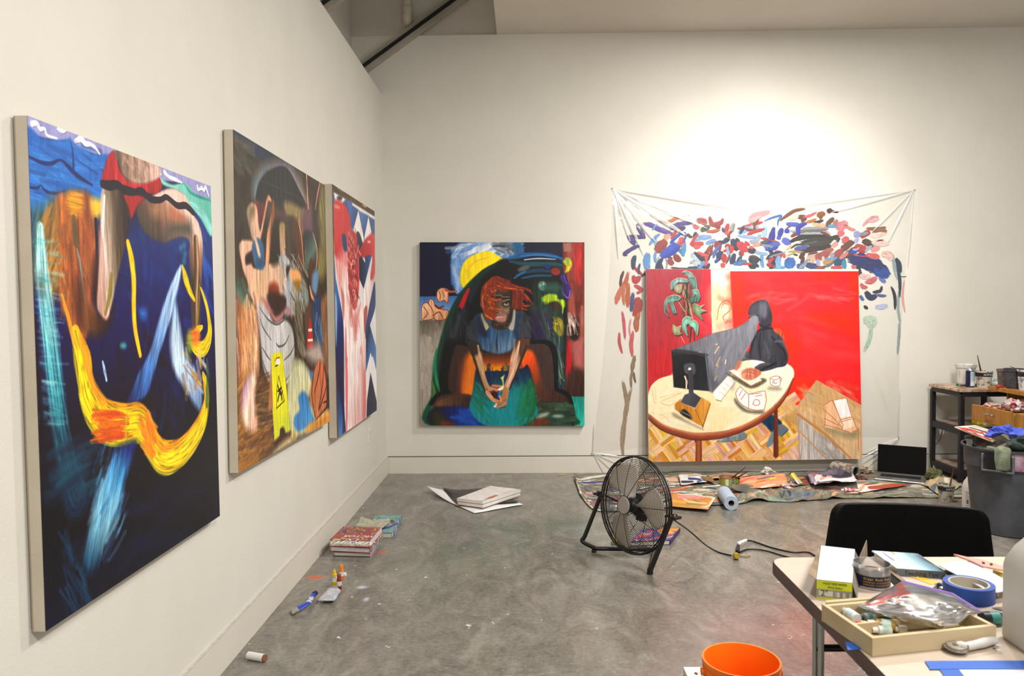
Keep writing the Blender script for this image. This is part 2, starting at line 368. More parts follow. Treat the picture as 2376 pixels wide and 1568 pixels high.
    P([(395, 530), (478, 530), (474, 640), (410, 640)], 'e8a42c', soft=8, tex=.4, ang=0)
    S([(430, 660), (440, 780), (450, 860)], [14, 20, 10], '5a5a3a', op=.8); S([(450, 850), (470, 950), (490, 1120), (512, 1280), (530, 1330)], [6, 8, 6, 5, 3], '8aa8a0', op=.85)
    S([(560, 680), (565, 800), (562, 900)], [14, 14, 6], '14163c')
    P([(440, 1020), (480, 1040), (500, 1200), (510, 1330), (470, 1330), (430, 1200)], '4a2c20', soft=14, op=.8); P([(550, 900), (580, 900), (570, 1150), (540, 1130)], '3c2018', soft=10)
    P([(500, 1180), (600, 1230), (660, 1160), (640, 1300), (570, 1360), (520, 1330)], [(520, 1200, '7a4a28'), (640, 1260, '2a1c18')], soft=12)
    # teal fish-bone strand
    b.stroke([(235, 720), (250, 1000), (290, 1350), (330, 1700), (370, 2000), (450, 2300)], [30, 60, 75, 75, 80, 130], ['a8d8d8', '9cd2d6', '6ab8c0', '2a8a9a', '12566c', '0b2f4c'], soft=.5, tex=.5)
    b.rub(225, 780, 350, 1900, 110, ['a4d8da', '7cc4cc', '3a98a8', '8accd0'], 34, 10, .15, .2, .35, 11, .8)
    b.rub(300, 1950, 540, 2350, 70, ['0e4c64', '0c3c54', '0a2440', '105468'], 80, 22, -.55, .25, .4, 12, .8)
    S([(200, 1250), (215, 1500), (240, 1800), (260, 2200)], [25, 25, 25, 30], '070b1e', soft=.8)
    # straight leg
    P([(600, 488), (650, 492), (705, 505), (740, 560), (758, 640), (750, 760), (715, 900), (680, 1040), (655, 1160), (625, 1260), (588, 1235), (566, 1180), (572, 1040), (580, 850), (585, 680)], [(575, 800, 'c49c8c'), (610, 800, 'dcc4b8'), (645, 800, 'a08c78'), (690, 800, '5c4c3c'), (750, 800, '2c2228')], soft=3, tex=.35)
    S([(650, 1000), (640, 1120), (615, 1230)], [14, 18, 10], '8a7a20', op=.8); S([(610, 540), (602, 680), (600, 780)], [10, 14, 6], 'ece0da', op=.8)
    # bent leg
    P([(800, 625), (845, 560), (905, 540), (985, 505), (1050, 515), (1100, 560), (1135, 650), (1165, 700), (1190, 800), (1188, 960), (1178, 1150), (1172, 1330), (1130, 1310), (1118, 1150), (1115, 980), (1110, 880), (1112, 800), (1060, 780), (1010, 795), (970, 815), (905, 795), (840, 735)], [(980, 520, 'e4c4b4'), (970, 640, 'a0705c'), (920, 780, '4c423c')], soft=3, tex=.3)
    P([(810, 620), (870, 590), (920, 660), (920, 760), (860, 740)], '5e4c40', soft=18, op=.9); P([(880, 600), (960, 580), (960, 640), (900, 660)], 'a87c5c', soft=14)
    P([(1000, 700), (1110, 690), (1120, 780), (1030, 770), (960, 800)], '5a544c', soft=14); P([(1000, 600), (1070, 640), (1090, 690), (1010, 680)], 'b4684a', soft=12, op=.8)
    S([(1150, 800), (1155, 950), (1150, 1100), (1150, 1320)], [24, 24, 22, 18], None, cross=[(-1, '8a6c50'), (-.3, 'caa284'), (.2, '6a5034'), (1, '3c3020')])
    S([(1170, 1060), (1165, 1200), (1155, 1320)], [7, 9, 8], '94781c', op=.8)
    P([(890, 545), (985, 502), (1050, 515), (1100, 565), (1085, 590), (1040, 585), (980, 545), (930, 555)], 'eccabc', soft=4)
    # garment
    P([(672, 283), (640, 300), (612, 370), (600, 450), (700, 470), (850, 520), (900, 530), (948, 500), (930, 432), (850, 465), (750, 450), (700, 380)], [(620, 400, 'b0242c'), (800, 480, 'c02a30'), (940, 480, 'a41e26')], soft=2, tex=.3)
    P([(730, 525), (845, 550), (805, 600), (770, 672), (752, 610)], 'a82428', soft=3)
    P([(690, 272), (926, 368), (932, 432), (860, 466), (790, 466), (730, 430), (692, 350)], [(690, 340, '6c5c50'), (740, 360, 'a08270'), (920, 410, 'd6b4a6')], soft=3, tex=.35)
    b.rub(710, 310, 880, 440, 22, ['b48c78', '8c7464', 'c8a490', '70564a'], 24, 10, 1.2, .8, .5, 14)
    S([(598, 470), (640, 480), (690, 476), (730, 510), (780, 522), (830, 510), (880, 558), (940, 565), (978, 550), (1040, 598), (1092, 600), (1134, 640)], [18, 22, 18, 16, 14, 14, 15, 13, 12, 13, 14, 12], '1d1228', soft=.15)
    # snake pieces
    S([(748, 810), (768, 900), (782, 1020), (782, 1180), (790, 1320), (820, 1470)], [16, 24, 22, 20, 18, 14], None, cross=[(-1, 'c8900c'), (-.4, 'fad81a'), (.4, 'f8cf18'), (1, 'e09018')], soft=.2)
    S([(1070, 950), (1088, 1020), (1110, 1090), (1140, 1150)], [8, 26, 20, 10], 'f2cc18')
    S([(1178, 1080), (1200, 1140), (1222, 1230), (1232, 1340), (1208, 1420), (1165, 1438), (1130, 1390), (1160, 1330), (1185, 1310)], [6, 12, 14, 22, 34, 34, 28, 20, 10], 'f4d018', soft=.2)
    b.blob(1140, 1365, 36, 50, 'f07a2a', soft=8); b.blob(1110, 1400, 20, 70, '9cb040', soft=10, op=.8)
    P([(1062, 945), (1052, 1050), (1010, 1220), (960, 1380), (900, 1568), (860, 1700), (780, 1760), (720, 1830), (800, 1600), (880, 1440), (950, 1200), (1010, 1040)], [(1060, 950, 'c4d8ee'), (980, 1250, '9cbce6'), (880, 1560, '4a80c4'), (760, 1800, '12306c')], soft=4, tex=.5, ang=2.)
    P([(1025, 1140), (1060, 1320), (1090, 1480), (1150, 1560), (1185, 1700), (1170, 1800), (1090, 1680), (1020, 1560), (995, 1400), (1005, 1250)], [(1020, 1160, 'a4c0dc'), (1050, 1500, 'cadcec'), (1170, 1780, '7090b8')], soft=8, tex=.4)
    b.rub(1080, 1470, 1200, 1680, 26, ['c07a60', 'd8b8a8', 'e0c040', '8a6a60', 'c8d4e4'], 45, 12, 1.3, .5, .7, 15)
    for L, w in (([(440, 1330), (480, 1490), (497, 1610), (520, 1720), (570, 1815), (640, 1870), (740, 1880), (812, 1872), (858, 1930), (905, 2020), (965, 2075), (1050, 2050), (1130, 1965), (1185, 1860), (1212, 1740), (1205, 1640), (1190, 1580)], [30, 66, 62, 72, 88, 98, 92, 86, 68, 66, 74, 62, 52, 42, 24, 22, 8]),):
        S(L, [x*1.1 for x in w], '0b2a30', soft=.5)
        S(L, w, None, cross=[(-1, 'd88a10'), (-.6, 'f6c012'), (0, 'f8d414'), (.7, 'f6c616'), (1, 'a0a030')], soft=.12, tex=.35)
    S([(470, 1360), (500, 1500), (545, 1640), (600, 1740)], [20, 26, 24, 30], 'f09a20', op=.75); S([(360, 1120), (400, 1260), (430, 1400)], [10, 16, 14], 'e8a030', op=.8)
    b.rub(590, 1800, 700, 1970, 50, ['d8501a', 'e06a1c', 'cc4818'], 55, 10, -.1, .25, .7, 16)
    b.rub(830, 1850, 900, 2040, 40, ['f08c1e', 'ea7a1a', 'f09a24'], 40, 12, 1.1, .3, .7, 17); S([(900, 1950), (960, 2020), (1050, 1990)], [14, 20, 12], 'ea8c20', op=.6)
    S([(1215, 1500), (1220, 1600), (1215, 1760)], [8, 16, 20], '3c6a50', op=.75); S([(740, 1790), (735, 1970)], [4, 4], 'b8b820')
    # lower beams
    P([(690, 2020), (790, 1975), (770, 2080), (730, 2200), (715, 2290), (660, 2450), (610, 2600), (560, 2730), (515, 2760), (480, 2680), (520, 2500), (540, 2380), (590, 2220), (640, 2120)], [(740, 2000, '0e2470'), (690, 2130, '3a8ac4'), (600, 2430, '8cc4d8'), (510, 2740, '0e3c5c')], soft=10, tex=.5, ang=1.9)
    b.rub(560, 2050, 720, 2600, 60, ['5aa4d0', '7cbcd8', '2a78b4', '94c8dc'], 70, 14, 1.95, .15, .35, 18, .8)
    b.rub(380, 2600, 520, 2950, 30, ['0e3a58', '0a2440', '124a68'], 80, 16, 1.2, .3, .6, 19)
    S([(600, 1510), (612, 1570), (622, 1620)], [8, 12, 8], 'a8c4e8'); b.blob(720, 1415, 16, 14, '48c0c8', soft=6); b.blob(838, 1230, 20, 30, '2f78c8', soft=9)
    for x, y in ((1080, 830), (1085, 880), (1080, 925), (1060, 850)): b.blob(x, y, 12, 22, '2c80a0', soft=5, op=.8)
    return b.finish(.06)
def paint_umbrella_scene():
    b = Board([(540.2, 300.1), (753.2, 430), (764.7, 977.5), (553.3, 1096.8)], 560, 560, '3a3026', (500, 280, 3.7325))
    P, S = b.poly, b.stroke
    b.rub(150, 100, 950, 1500, 120, ['2c241e', '4a3a2a', '3a2e24', '241d18', '54442e'], 110, 40, 1.4, .4, .6, 21)
    P([(145, 70), (250, 140), (480, 280), (430, 310), (300, 260), (190, 170)], [(150, 80, '1c3c78'), (450, 290, '16305e')], soft=14)
    b.rub(160, 180, 320, 420, 24, ['5a4c38', '3c4640', '6a5c4c'], 60, 22, .9, .5, .5, 22)
    P([(320, 640), (330, 520), (380, 430), (450, 380), (560, 358), (640, 390), (720, 500), (790, 680), (790, 770), (700, 640), (560, 420), (440, 430), (370, 540), (345, 680)], [(330, 600, '7c98a8'), (560, 365, '8a86a8'), (780, 700, '8c8078')], soft=16)
    P([(340, 665), (360, 560), (380, 510), (440, 440), (520, 400), (560, 390), (610, 405), (660, 470), (720, 590), (783, 720), (780, 762), (700, 730), (600, 680), (600, 770), (520, 740), (500, 700), (430, 700), (380, 685)], [(360, 600, '1c2128'), (600, 500, '23262a'), (770, 740, '1a1a1e')], soft=2, tex=.3)
    for L in ([(522, 395), (524, 560), (520, 740)], [(600, 405), (602, 560), (604, 690)], [(445, 445), (440, 560), (430, 680)]): S(L, [3, 4, 3], '3c4c58', op=.7)
    S([(385, 510), (520, 560), (600, 610), (700, 640), (770, 720)], [4, 5, 5, 5, 4], '40362a', op=.8)
    P([(325, 690), (420, 720), (390, 880), (360, 880)], '6a2c2c', soft=8); P([(420, 700), (600, 780), (640, 850), (480, 860), (430, 800)], '5a3c40', soft=16)
    P([(600, 690), (760, 760), (780, 850), (730, 1000), (690, 870), (610, 800)], '8c7c50', soft=8, tex=.4)
    P([(760, 760), (860, 700), (860, 900), (800, 1000), (740, 920)], '6a4c56', soft=10)
    P([(880, 640), (945, 600), (950, 1300), (870, 1300), (900, 1000)], '7c7040', soft=14, tex=.5, ang=1.2); P([(840, 600), (900, 560), (880, 800), (850, 950), (835, 800)], '2e2420', soft=12)
    S([(786, 470), (792, 600), (800, 745)], [8, 9, 10], 'd8927c'); S([(902, 540), (880, 640), (862, 760)], [7, 9, 5], 'c88474')
    # figures
    P([(265, 790), (280, 720), (315, 695), (345, 720), (358, 790), (365, 870), (385, 920), (440, 650), (470, 650), (480, 690), (450, 690), (420, 820), (385, 1000), (380, 1040), (330, 1040), (300, 960)], [(270, 760, '8c7c68'), (330, 900, 'e0b49c'), (440, 700, 'd49a74')], soft=3, tex=.3)
    P([(290, 730), (330, 720), (330, 800), (300, 830)], '6c5c40', soft=8, op=.8)
    P([(495, 665), (508, 760), (500, 860), (480, 1000), (465, 1100), (450, 1240), (425, 1260), (430, 1100), (440, 950), (470, 820)], [(440, 1000, 'e0a47c'), (500, 1000, '8a5830')], soft=3, tex=.4)
    P([(205, 1040), (300, 1020), (330, 1060), (300, 1110), (255, 1160), (260, 1230), (300, 1210), (350, 1260), (560, 1180), (600, 1230), (620, 1400), (610, 1600), (250, 1640), (280, 1420), (230, 1250)], [(250, 1100, 'e2b49c'), (400, 1300, 'd2aa88'), (560, 1500, 'c8aa98')], soft=3, tex=.35)
    P([(310, 1060), (345, 1000), (380, 1010), (410, 1080), (415, 1240), (380, 1270), (340, 1240), (318, 1150)], '3c6488', soft=3); P([(330, 1000), (350, 1010), (385, 1150), (370, 1170)], 'e4bc9c', soft=3); b.blob(375, 1210, 26, 44, '2c5478', soft=5)
    P([(260, 1150), (300, 1130), (310, 1200), (270, 1210)], '241c22', soft=5)
    P([(480, 900), (560, 850), (560, 1150), (520, 1220), (470, 1200)], '2a211a', soft=8)
    P([(550, 880), (600, 900), (600, 1100), (580, 1160), (555, 1140)], [(560, 900, 'a88c60'), (580, 1150, 'd8a890')], soft=4, tex=.4)
    P([(600, 850), (650, 815), (710, 850), (740, 960), (755, 1100), (750, 1300), (700, 1380), (690, 1100), (640, 1000), (640, 1180), (600, 1060)], [(610, 950, '40382a'), (750, 1100, '6a3424')], soft=6, tex=.4); S([(710, 850), (735, 960), (750, 1100), (760, 1280)], [4, 6, 6, 4], 'd8a060')
    P([(760, 960), (820, 945), (860, 1000), (880, 1130), (870, 1250), (820, 1200), (790, 1350), (770, 1150)], [(790, 960, '26262a'), (820, 1150, '5a7468'), (840, 1260, '3a3428')], soft=6); S([(840, 960), (872, 1080), (876, 1180), (868, 1260)], [4, 7, 7, 5], 'cc9478')
    P([(540, 1190), (580, 1130), (620, 1170), (700, 1250), (760, 1360), (800, 1480), (780, 1640), (600, 1640), (600, 1350)], [(560, 1200, 'b8b8bc'), (680, 1350, '9c968c'), (780, 1500, '7c847c')], soft=4, tex=.45)
    b.rub(560, 1180, 780, 1600, 60, ['d8d4d0', '6c6c68', 'a89c88', '8c949c', '4c4840'], 70, 8, 1.35, .4, .7, 23)
    P([(640, 1270), (720, 1290), (730, 1380), (660, 1370)], 'e0a468', soft=5); P([(670, 1370), (730, 1370), (720, 1460), (690, 1440)], '94702a', soft=5); P([(605, 1250), (640, 1240), (610, 1330)], '2a2420', soft=4)
    P([(455, 1410), (490, 1375), (530, 1400), (545, 1480), (520, 1570), (470, 1570), (450, 1500)], [(500, 1390, '9c4424'), (490, 1560, '3c1c18')], soft=6)
    P([(600, 1380), (640, 1400), (630, 1640), (590, 1640)], 'aeb6be', soft=6, op=.8)
    P([(815, 1200), (840, 1200), (835, 1350), (810, 1350)], '5a2c1c', soft=5); P([(840, 1300), (890, 1290), (870, 1480), (830, 1440)], '6a8cac', soft=8); S([(812, 1420), (830, 1500), (870, 1570)], [8, 14, 6], 'd8946c')
    S([(230, 1360), (270, 1470), (340, 1600)], [20, 20, 14], '4c4c34'); P([(155, 1400), (230, 1400), (320, 1640), (160, 1640)], '5a8474', soft=18, op=.8)
    b.fr(500, 680, 3.5625)
    P([(160, 0), (220, 60), (330, 150), (350, 300), (350, 500), (330, 700), (180, 700), (160, 300)], [(165, 300, '6c4c5c'), (200, 300, 'c08054'), (260, 300, 'e8b078'), (345, 300, 'e0c0a0')], soft=10, tex=.5)
    b.rub(170, 100, 350, 640, 70, ['e8b884', 'd08c50', 'a8684c', 'f0d0a4', '8a5a64'], 120, 12, 1.5, .1, .6, 24)
    P([(345, 60), (440, 150), (480, 230), (560, 200), (620, 260), (645, 400), (640, 560), (600, 720), (480, 800), (400, 640), (370, 400)], [(380, 300, 'b8b4b4'), (500, 350, 'c8c6c8'), (640, 500, 'b0aea4')], soft=4, tex=.25)
    for L in ([(365, 190), (390, 270), (455, 370)], [(380, 430), (420, 500), (450, 540)], [(360, 100), (430, 200), (500, 240), (560, 200), (590, 130)], [(495, 395), (520, 425), (570, 400), (600, 330)], [(560, 540), (610, 490), (640, 430)], [(570, 720), (620, 640), (640, 560)], [(385, 540), (410, 620), (440, 690)]): S(L, [4, 7, 6, 4], '5c6464')
    P([(370, 20), (470, 200), (520, 220), (580, 130), (625, 190), (600, 100), (560, 90), (490, 170), (430, 60)], 'b07878', soft=5); P([(420, 0), (560, 0), (570, 100), (490, 160)], '3a2820', soft=5)
    P([(645, 60), (700, 80), (720, 300), (740, 500), (690, 480), (655, 300)], '7a725c', soft=5, tex=.5); b.rub(650, 80, 730, 500, 26, ['2c2a26', 'a89c84', '50483c'], 60, 7, 1.4, .2, .8, 25)
    P([(640, 520), (720, 560), (790, 700), (770, 840), (700, 740), (640, 640)], '8a8670', soft=6, tex=.4)
    P([(730, 120), (800, 90), (800, 400), (750, 420)], '5c4434', soft=8); P([(800, 60), (870, 30), (900, 350), (840, 420), (805, 300)], '24446c', soft=10, tex=.5); b.rub(820, 150, 900, 420, 20, ['5a86a4', '9cacb4', '30547c'], 70, 9, 1.5, .2, .6, 26)
    P([(870, 60), (940, 40), (945, 640), (900, 600), (880, 300)], '8a6044', soft=10, tex=.5)
    P([(770, 200), (782, 200), (800, 370), (796, 450), (752, 425), (760, 330)], 'b82820', soft=2); S([(765, 290), (790, 290)], 8, 'dcc8bc'); S([(758, 375), (796, 372)], 7, 'dcc8bc')
    P([(740, 470), (850, 400), (890, 560), (800, 560)], 'b0a098', soft=14)
    P([(600, 660), (700, 560), (790, 700), (770, 900), (940, 980), (942, 1070), (700, 1180), (600, 1180)], [(650, 700, 'c4c4a0'), (700, 1100, 'd8cc9c')], soft=10, tex=.4)
    P([(180, 700), (330, 660), (440, 720), (470, 1000), (480, 1250), (400, 1380), (190, 1485), (170, 1000)], [(200, 900, '94642c'), (330, 900, '7c5834'), (470, 1100, '5c3c20')], soft=14, tex=.6, ang=-.5)
    b.rub(190, 1050, 470, 1440, 80, ['a06c28', 'c08830', '6c4420', 'b0782c', '8c5c28'], 90, 10, -.6, .5, .6, 27)
    b.rub(310, 660, 460, 1100, 50, ['5a4028', '8c6c44', '4a3020', 'a08058'], 60, 8, -.15, .3, .6, 28)
    P([(215, 820), (240, 720), (300, 640), (330, 700), (320, 800), (325, 960), (345, 1060), (330, 1130), (290, 1140), (235, 1080), (212, 950)], [(215, 850, 'b88cb0'), (260, 900, 'f0d8c4'), (340, 1000, 'e8b49c')], soft=8, tex=.35)
    P([(470, 480), (545, 472), (560, 620), (580, 760), (600, 950), (615, 1140), (575, 1160), (560, 1110), (530, 1120), (525, 1180), (485, 1235), (470, 1000), (455, 720), (455, 530)], [(470, 600, 'd8d418'), (540, 800, 'ece018'), (560, 1150, 'c8d030')], soft=2, sm=1, tex=.15)
    P([(455, 560), (470, 900), (470, 940), (430, 985), (432, 930)], 'a8744c', soft=3, sm=1); S([(545, 472), (560, 620), (580, 760), (618, 1150)], 3, '7a7a14')
    b.blob(510, 550, 20, 28, 'f0e4d8', soft=2); S([(488, 545), (500, 522), (525, 518)], 4, '8c1c14'); S([(488, 590), (510, 580)], 4, '2a2018')
    S([(517, 672), (500, 800), (500, 945), (565, 880), (540, 780), (517, 672)], 4, '242410', sm=1); S([(510, 800), (540, 770)], 7, '20200e'); S([(510, 880), (530, 800), (545, 870)], 8, '20200e'); S([(510, 750), (535, 830), (548, 800)], 6, '20200e')
    P([(480, 1230), (530, 1180), (535, 1120), (560, 1110), (580, 1160), (620, 1140), (600, 1220), (500, 1270)], '3c1c14', soft=5)
    P([(680, 850), (720, 800), (755, 840), (770, 900), (800, 1000), (830, 1050), (760, 1100), (680, 1145), (645, 1090), (650, 1010), (690, 960)], [(700, 850, '3c80b8'), (720, 1100, '4a8cc4')], soft=5, tex=.4); P([(770, 650), (820, 650), (820, 800)], '4a80b4', soft=6)
    P([(790, 720), (830, 580), (870, 540), (910, 700), (915, 880), (900, 960), (830, 1040), (790, 930), (775, 850)], [(800, 900, 'b87848'), (880, 650, 'c46c4c')], soft=4, tex=.35)
    for L in ([(805, 570), (800, 700), (790, 830)], [(860, 560), (850, 650), (815, 810)], [(890, 600), (880, 760), (850, 950)], [(915, 760), (880, 880), (850, 960)], [(790, 830), (820, 1020)], [(890, 900), (925, 890), (915, 940), (830, 1040)]): S(L, [5, 7, 6], '5c2414')
    P([(760, 1100), (940, 980), (943, 1060), (800, 1140)], 'c47c20', soft=12, tex=.5); P([(640, 1150), (660, 1150), (660, 1210), (640, 1220)], 'b89850', soft=8)
    P([(480, 1330), (620, 1240), (600, 1190), (520, 1260)], 'c8b480', soft=8)
    P([(180, 1440), (330, 1400), (340, 1380), (180, 1490)], 'b4761c', soft=8)
    return b.finish(.08)
def paint_red_form():
    # view: crop of the slanted canvas, 2.592 px per photo pixel
    b = Board([(770, 426.5), (868.7, 490.3), (873.9, 951.7), (782, 1016)], 360, 520, 'e8dcd8', (755, 420, 2.592))
    P, S = b.poly, b.stroke
    P([(45, 70), (295, 200), (310, 1390), (70, 1545)], [(60, 300, 'e6dedc'), (290, 700, 'e4e0e2')], soft=2, sm=1)
    P([(45, 60), (160, 130), (160, 330), (130, 460), (60, 360)], '3868a4', soft=2, sm=1)
    P([(48, 60), (120, 110), (95, 150), (60, 130)], 'dce0e4', soft=2, sm=1); b.blob(85, 105, 16, 16, '3a4038', soft=3)
    P([(160, 330), (198, 180), (230, 370), (200, 410)], 'ece4e0', soft=2, sm=1); P([(125, 120), (198, 175), (165, 310)], [(130, 130, '4478b4'), (170, 280, '26508c')], soft=2, sm=1)
    P([(200, 180), (258, 210), (232, 355)], [(210, 190, '5484bc'), (235, 330, '2a5490')], soft=2, sm=1)
    P([(258, 225), (282, 340), (240, 400), (235, 360)], 'ece4e2', soft=2, sm=1); P([(262, 215), (296, 235), (296, 340), (284, 345)], '3c5e94', soft=2, sm=1)
    S([(125, 120), (160, 310)], 3, '1c2c50', sm=1); S([(200, 180), (235, 365)], 3, '1c2c50', sm=1); S([(260, 215), (284, 345)], 3, '1c2c50', sm=1)
    P([(185, 330), (205, 320), (230, 420), (200, 450)], '1c2846', soft=2); P([(200, 440), (280, 450), (230, 660), (205, 600)], [(210, 450, '16203c'), (270, 470, '3060a0')], soft=2, sm=1); P([(230, 450), (240, 500), (222, 470)], 'e4dcd8', soft=2)
    P([(50, 400), (62, 600), (110, 850), (122, 1510), (70, 1545), (55, 900)], [(52, 700, '4074b4'), (85, 900, '16306c'), (122, 1200, '141c48')], soft=3, sm=1)
    P([(56, 700), (70, 760), (66, 1000), (56, 900)], '90aed0', soft=5); P([(70, 1250), (100, 1380), (100, 1520), (68, 1540)], [(75, 1300, '1a3870'), (95, 1500, '3c78b8')], soft=6)
    P([(62, 450), (130, 480), (150, 720), (180, 800), (230, 700), (296, 480), (298, 650), (245, 900), (240, 1420), (125, 1500), (110, 900), (75, 620)], [(70, 700, 'e0a09c'), (100, 700, 'efd4d0'), (180, 1100, 'f2e6e4'), (235, 1100, 'e0b4b0')], soft=4, tex=.3)
    P([(50, 140), (100, 130), (140, 190), (155, 300), (135, 420), (140, 520), (70, 480), (52, 400)], [(60, 200, 'cc3038'), (110, 350, 'c42c34'), (110, 480, 'e09490')], soft=5)
    P([(190, 460), (215, 400), (250, 345), (296, 330), (298, 560), (270, 600), (280, 460), (230, 470)], [(200, 440, 'a82830'), (280, 380, 'd0383c'), (290, 560, 'cc6464')], soft=4)
    P([(100, 335), (125, 345), (130, 430), (110, 420)], '24406c', soft=3)
    b.blob(70, 160, 20, 10, 'e89890', rot=.4, soft=4); b.blob(262, 372, 10, 8, 'f0b0a8', soft=3)
    P([(140, 330), (160, 305), (190, 340), (195, 440), (205, 560), (200, 700), (180, 790), (150, 730), (135, 520)], [(150, 330, 'b83038'), (180, 560, 'c44a4c'), (180, 780, 'c46460')], soft=3, tex=.3)
    b.rub(145, 330, 195, 760, 70, ['8c1c24', 'e49890', 'b83038', 'f0c0b4', '9c2c30', '7a2c2c'], 26, 6, 1.5, .5, .8, 31)
    for y in (500, 560, 620, 680): b.blob(172, y, 9, 14, 'e8a49c', soft=3); b.blob(170, y+3, 5, 7, '94282c', soft=2)
    P([(130, 700), (150, 740), (180, 820), (215, 740), (200, 850), (180, 990), (165, 880)], 'dc8c88', soft=6, op=.8); b.rub(150, 740, 205, 980, 24, ['b85450', 'e8b0a8', 'c87470'], 40, 5, 1.55, .25, .6, 32)
    P([(95, 650), (115, 720), (110, 850), (100, 760)], 'bc7c74', soft=4); P([(232, 790), (252, 770), (246, 900), (236, 920)], 'b4605c', soft=3); b.blob(130, 1090, 4, 22, 'bc4844', soft=2); b.blob(214, 1030, 5, 26, 'd89890', soft=4)
    S([(180, 990), (178, 1200), (182, 1460)], 2.5, 'e0a4a0'); P([(205, 1180), (238, 1150), (240, 1420), (215, 1430)], [(210, 1200, 'ecd0cc'), (238, 1200, 'd4706c')], soft=8); P([(120, 900), (135, 1200), (130, 1490), (122, 1490)], 'dc7478', soft=4); S([(205, 1200), (210, 1400)], 5, 'b8cce0', op=.7)
    P([(297, 620), (300, 760), (270, 870), (245, 960), (245, 880), (280, 680)], '24447c', soft=2); P([(265, 870), (304, 1010), (306, 1150), (285, 1060), (244, 1160), (245, 960)], [(250, 950, '12203c'), (275, 950, '2a6098'), (300, 1100, '5a8cc0')], soft=2, sm=1)
    P([(272, 1040), (306, 1150), (307, 1320), (272, 1160), (248, 1320), (244, 1160)], 'ece8ea', soft=2, sm=1); P([(272, 1160), (308, 1330), (308, 1390), (246, 1425), (250, 1320)], '1a1e44', soft=2, sm=1)
    P([(38, 15), (295, 175), (296, 215), (160, 130), (45, 66)], [(40, 30, '44301e'), (150, 100, '5c4026'), (290, 190, '48341f')], soft=2, sm=1, tex=.4); P([(70, 35), (110, 55), (110, 66), (70, 46)], 'a08050', soft=3, sm=1); P([(225, 140), (245, 150), (245, 160), (225, 150)], 'c8a878', soft=2)
    P([(36, 12), (48, 60), (52, 500), (60, 1000), (78, 1545), (66, 1550), (40, 700)], '5a4020', soft=2, sm=1, tex=.5); b.rub(38, 300, 50, 900, 20, ['2c1c10', 'a07c40'], 40, 5, 1.55, .1, .7, 33)
    return b.finish(.04)
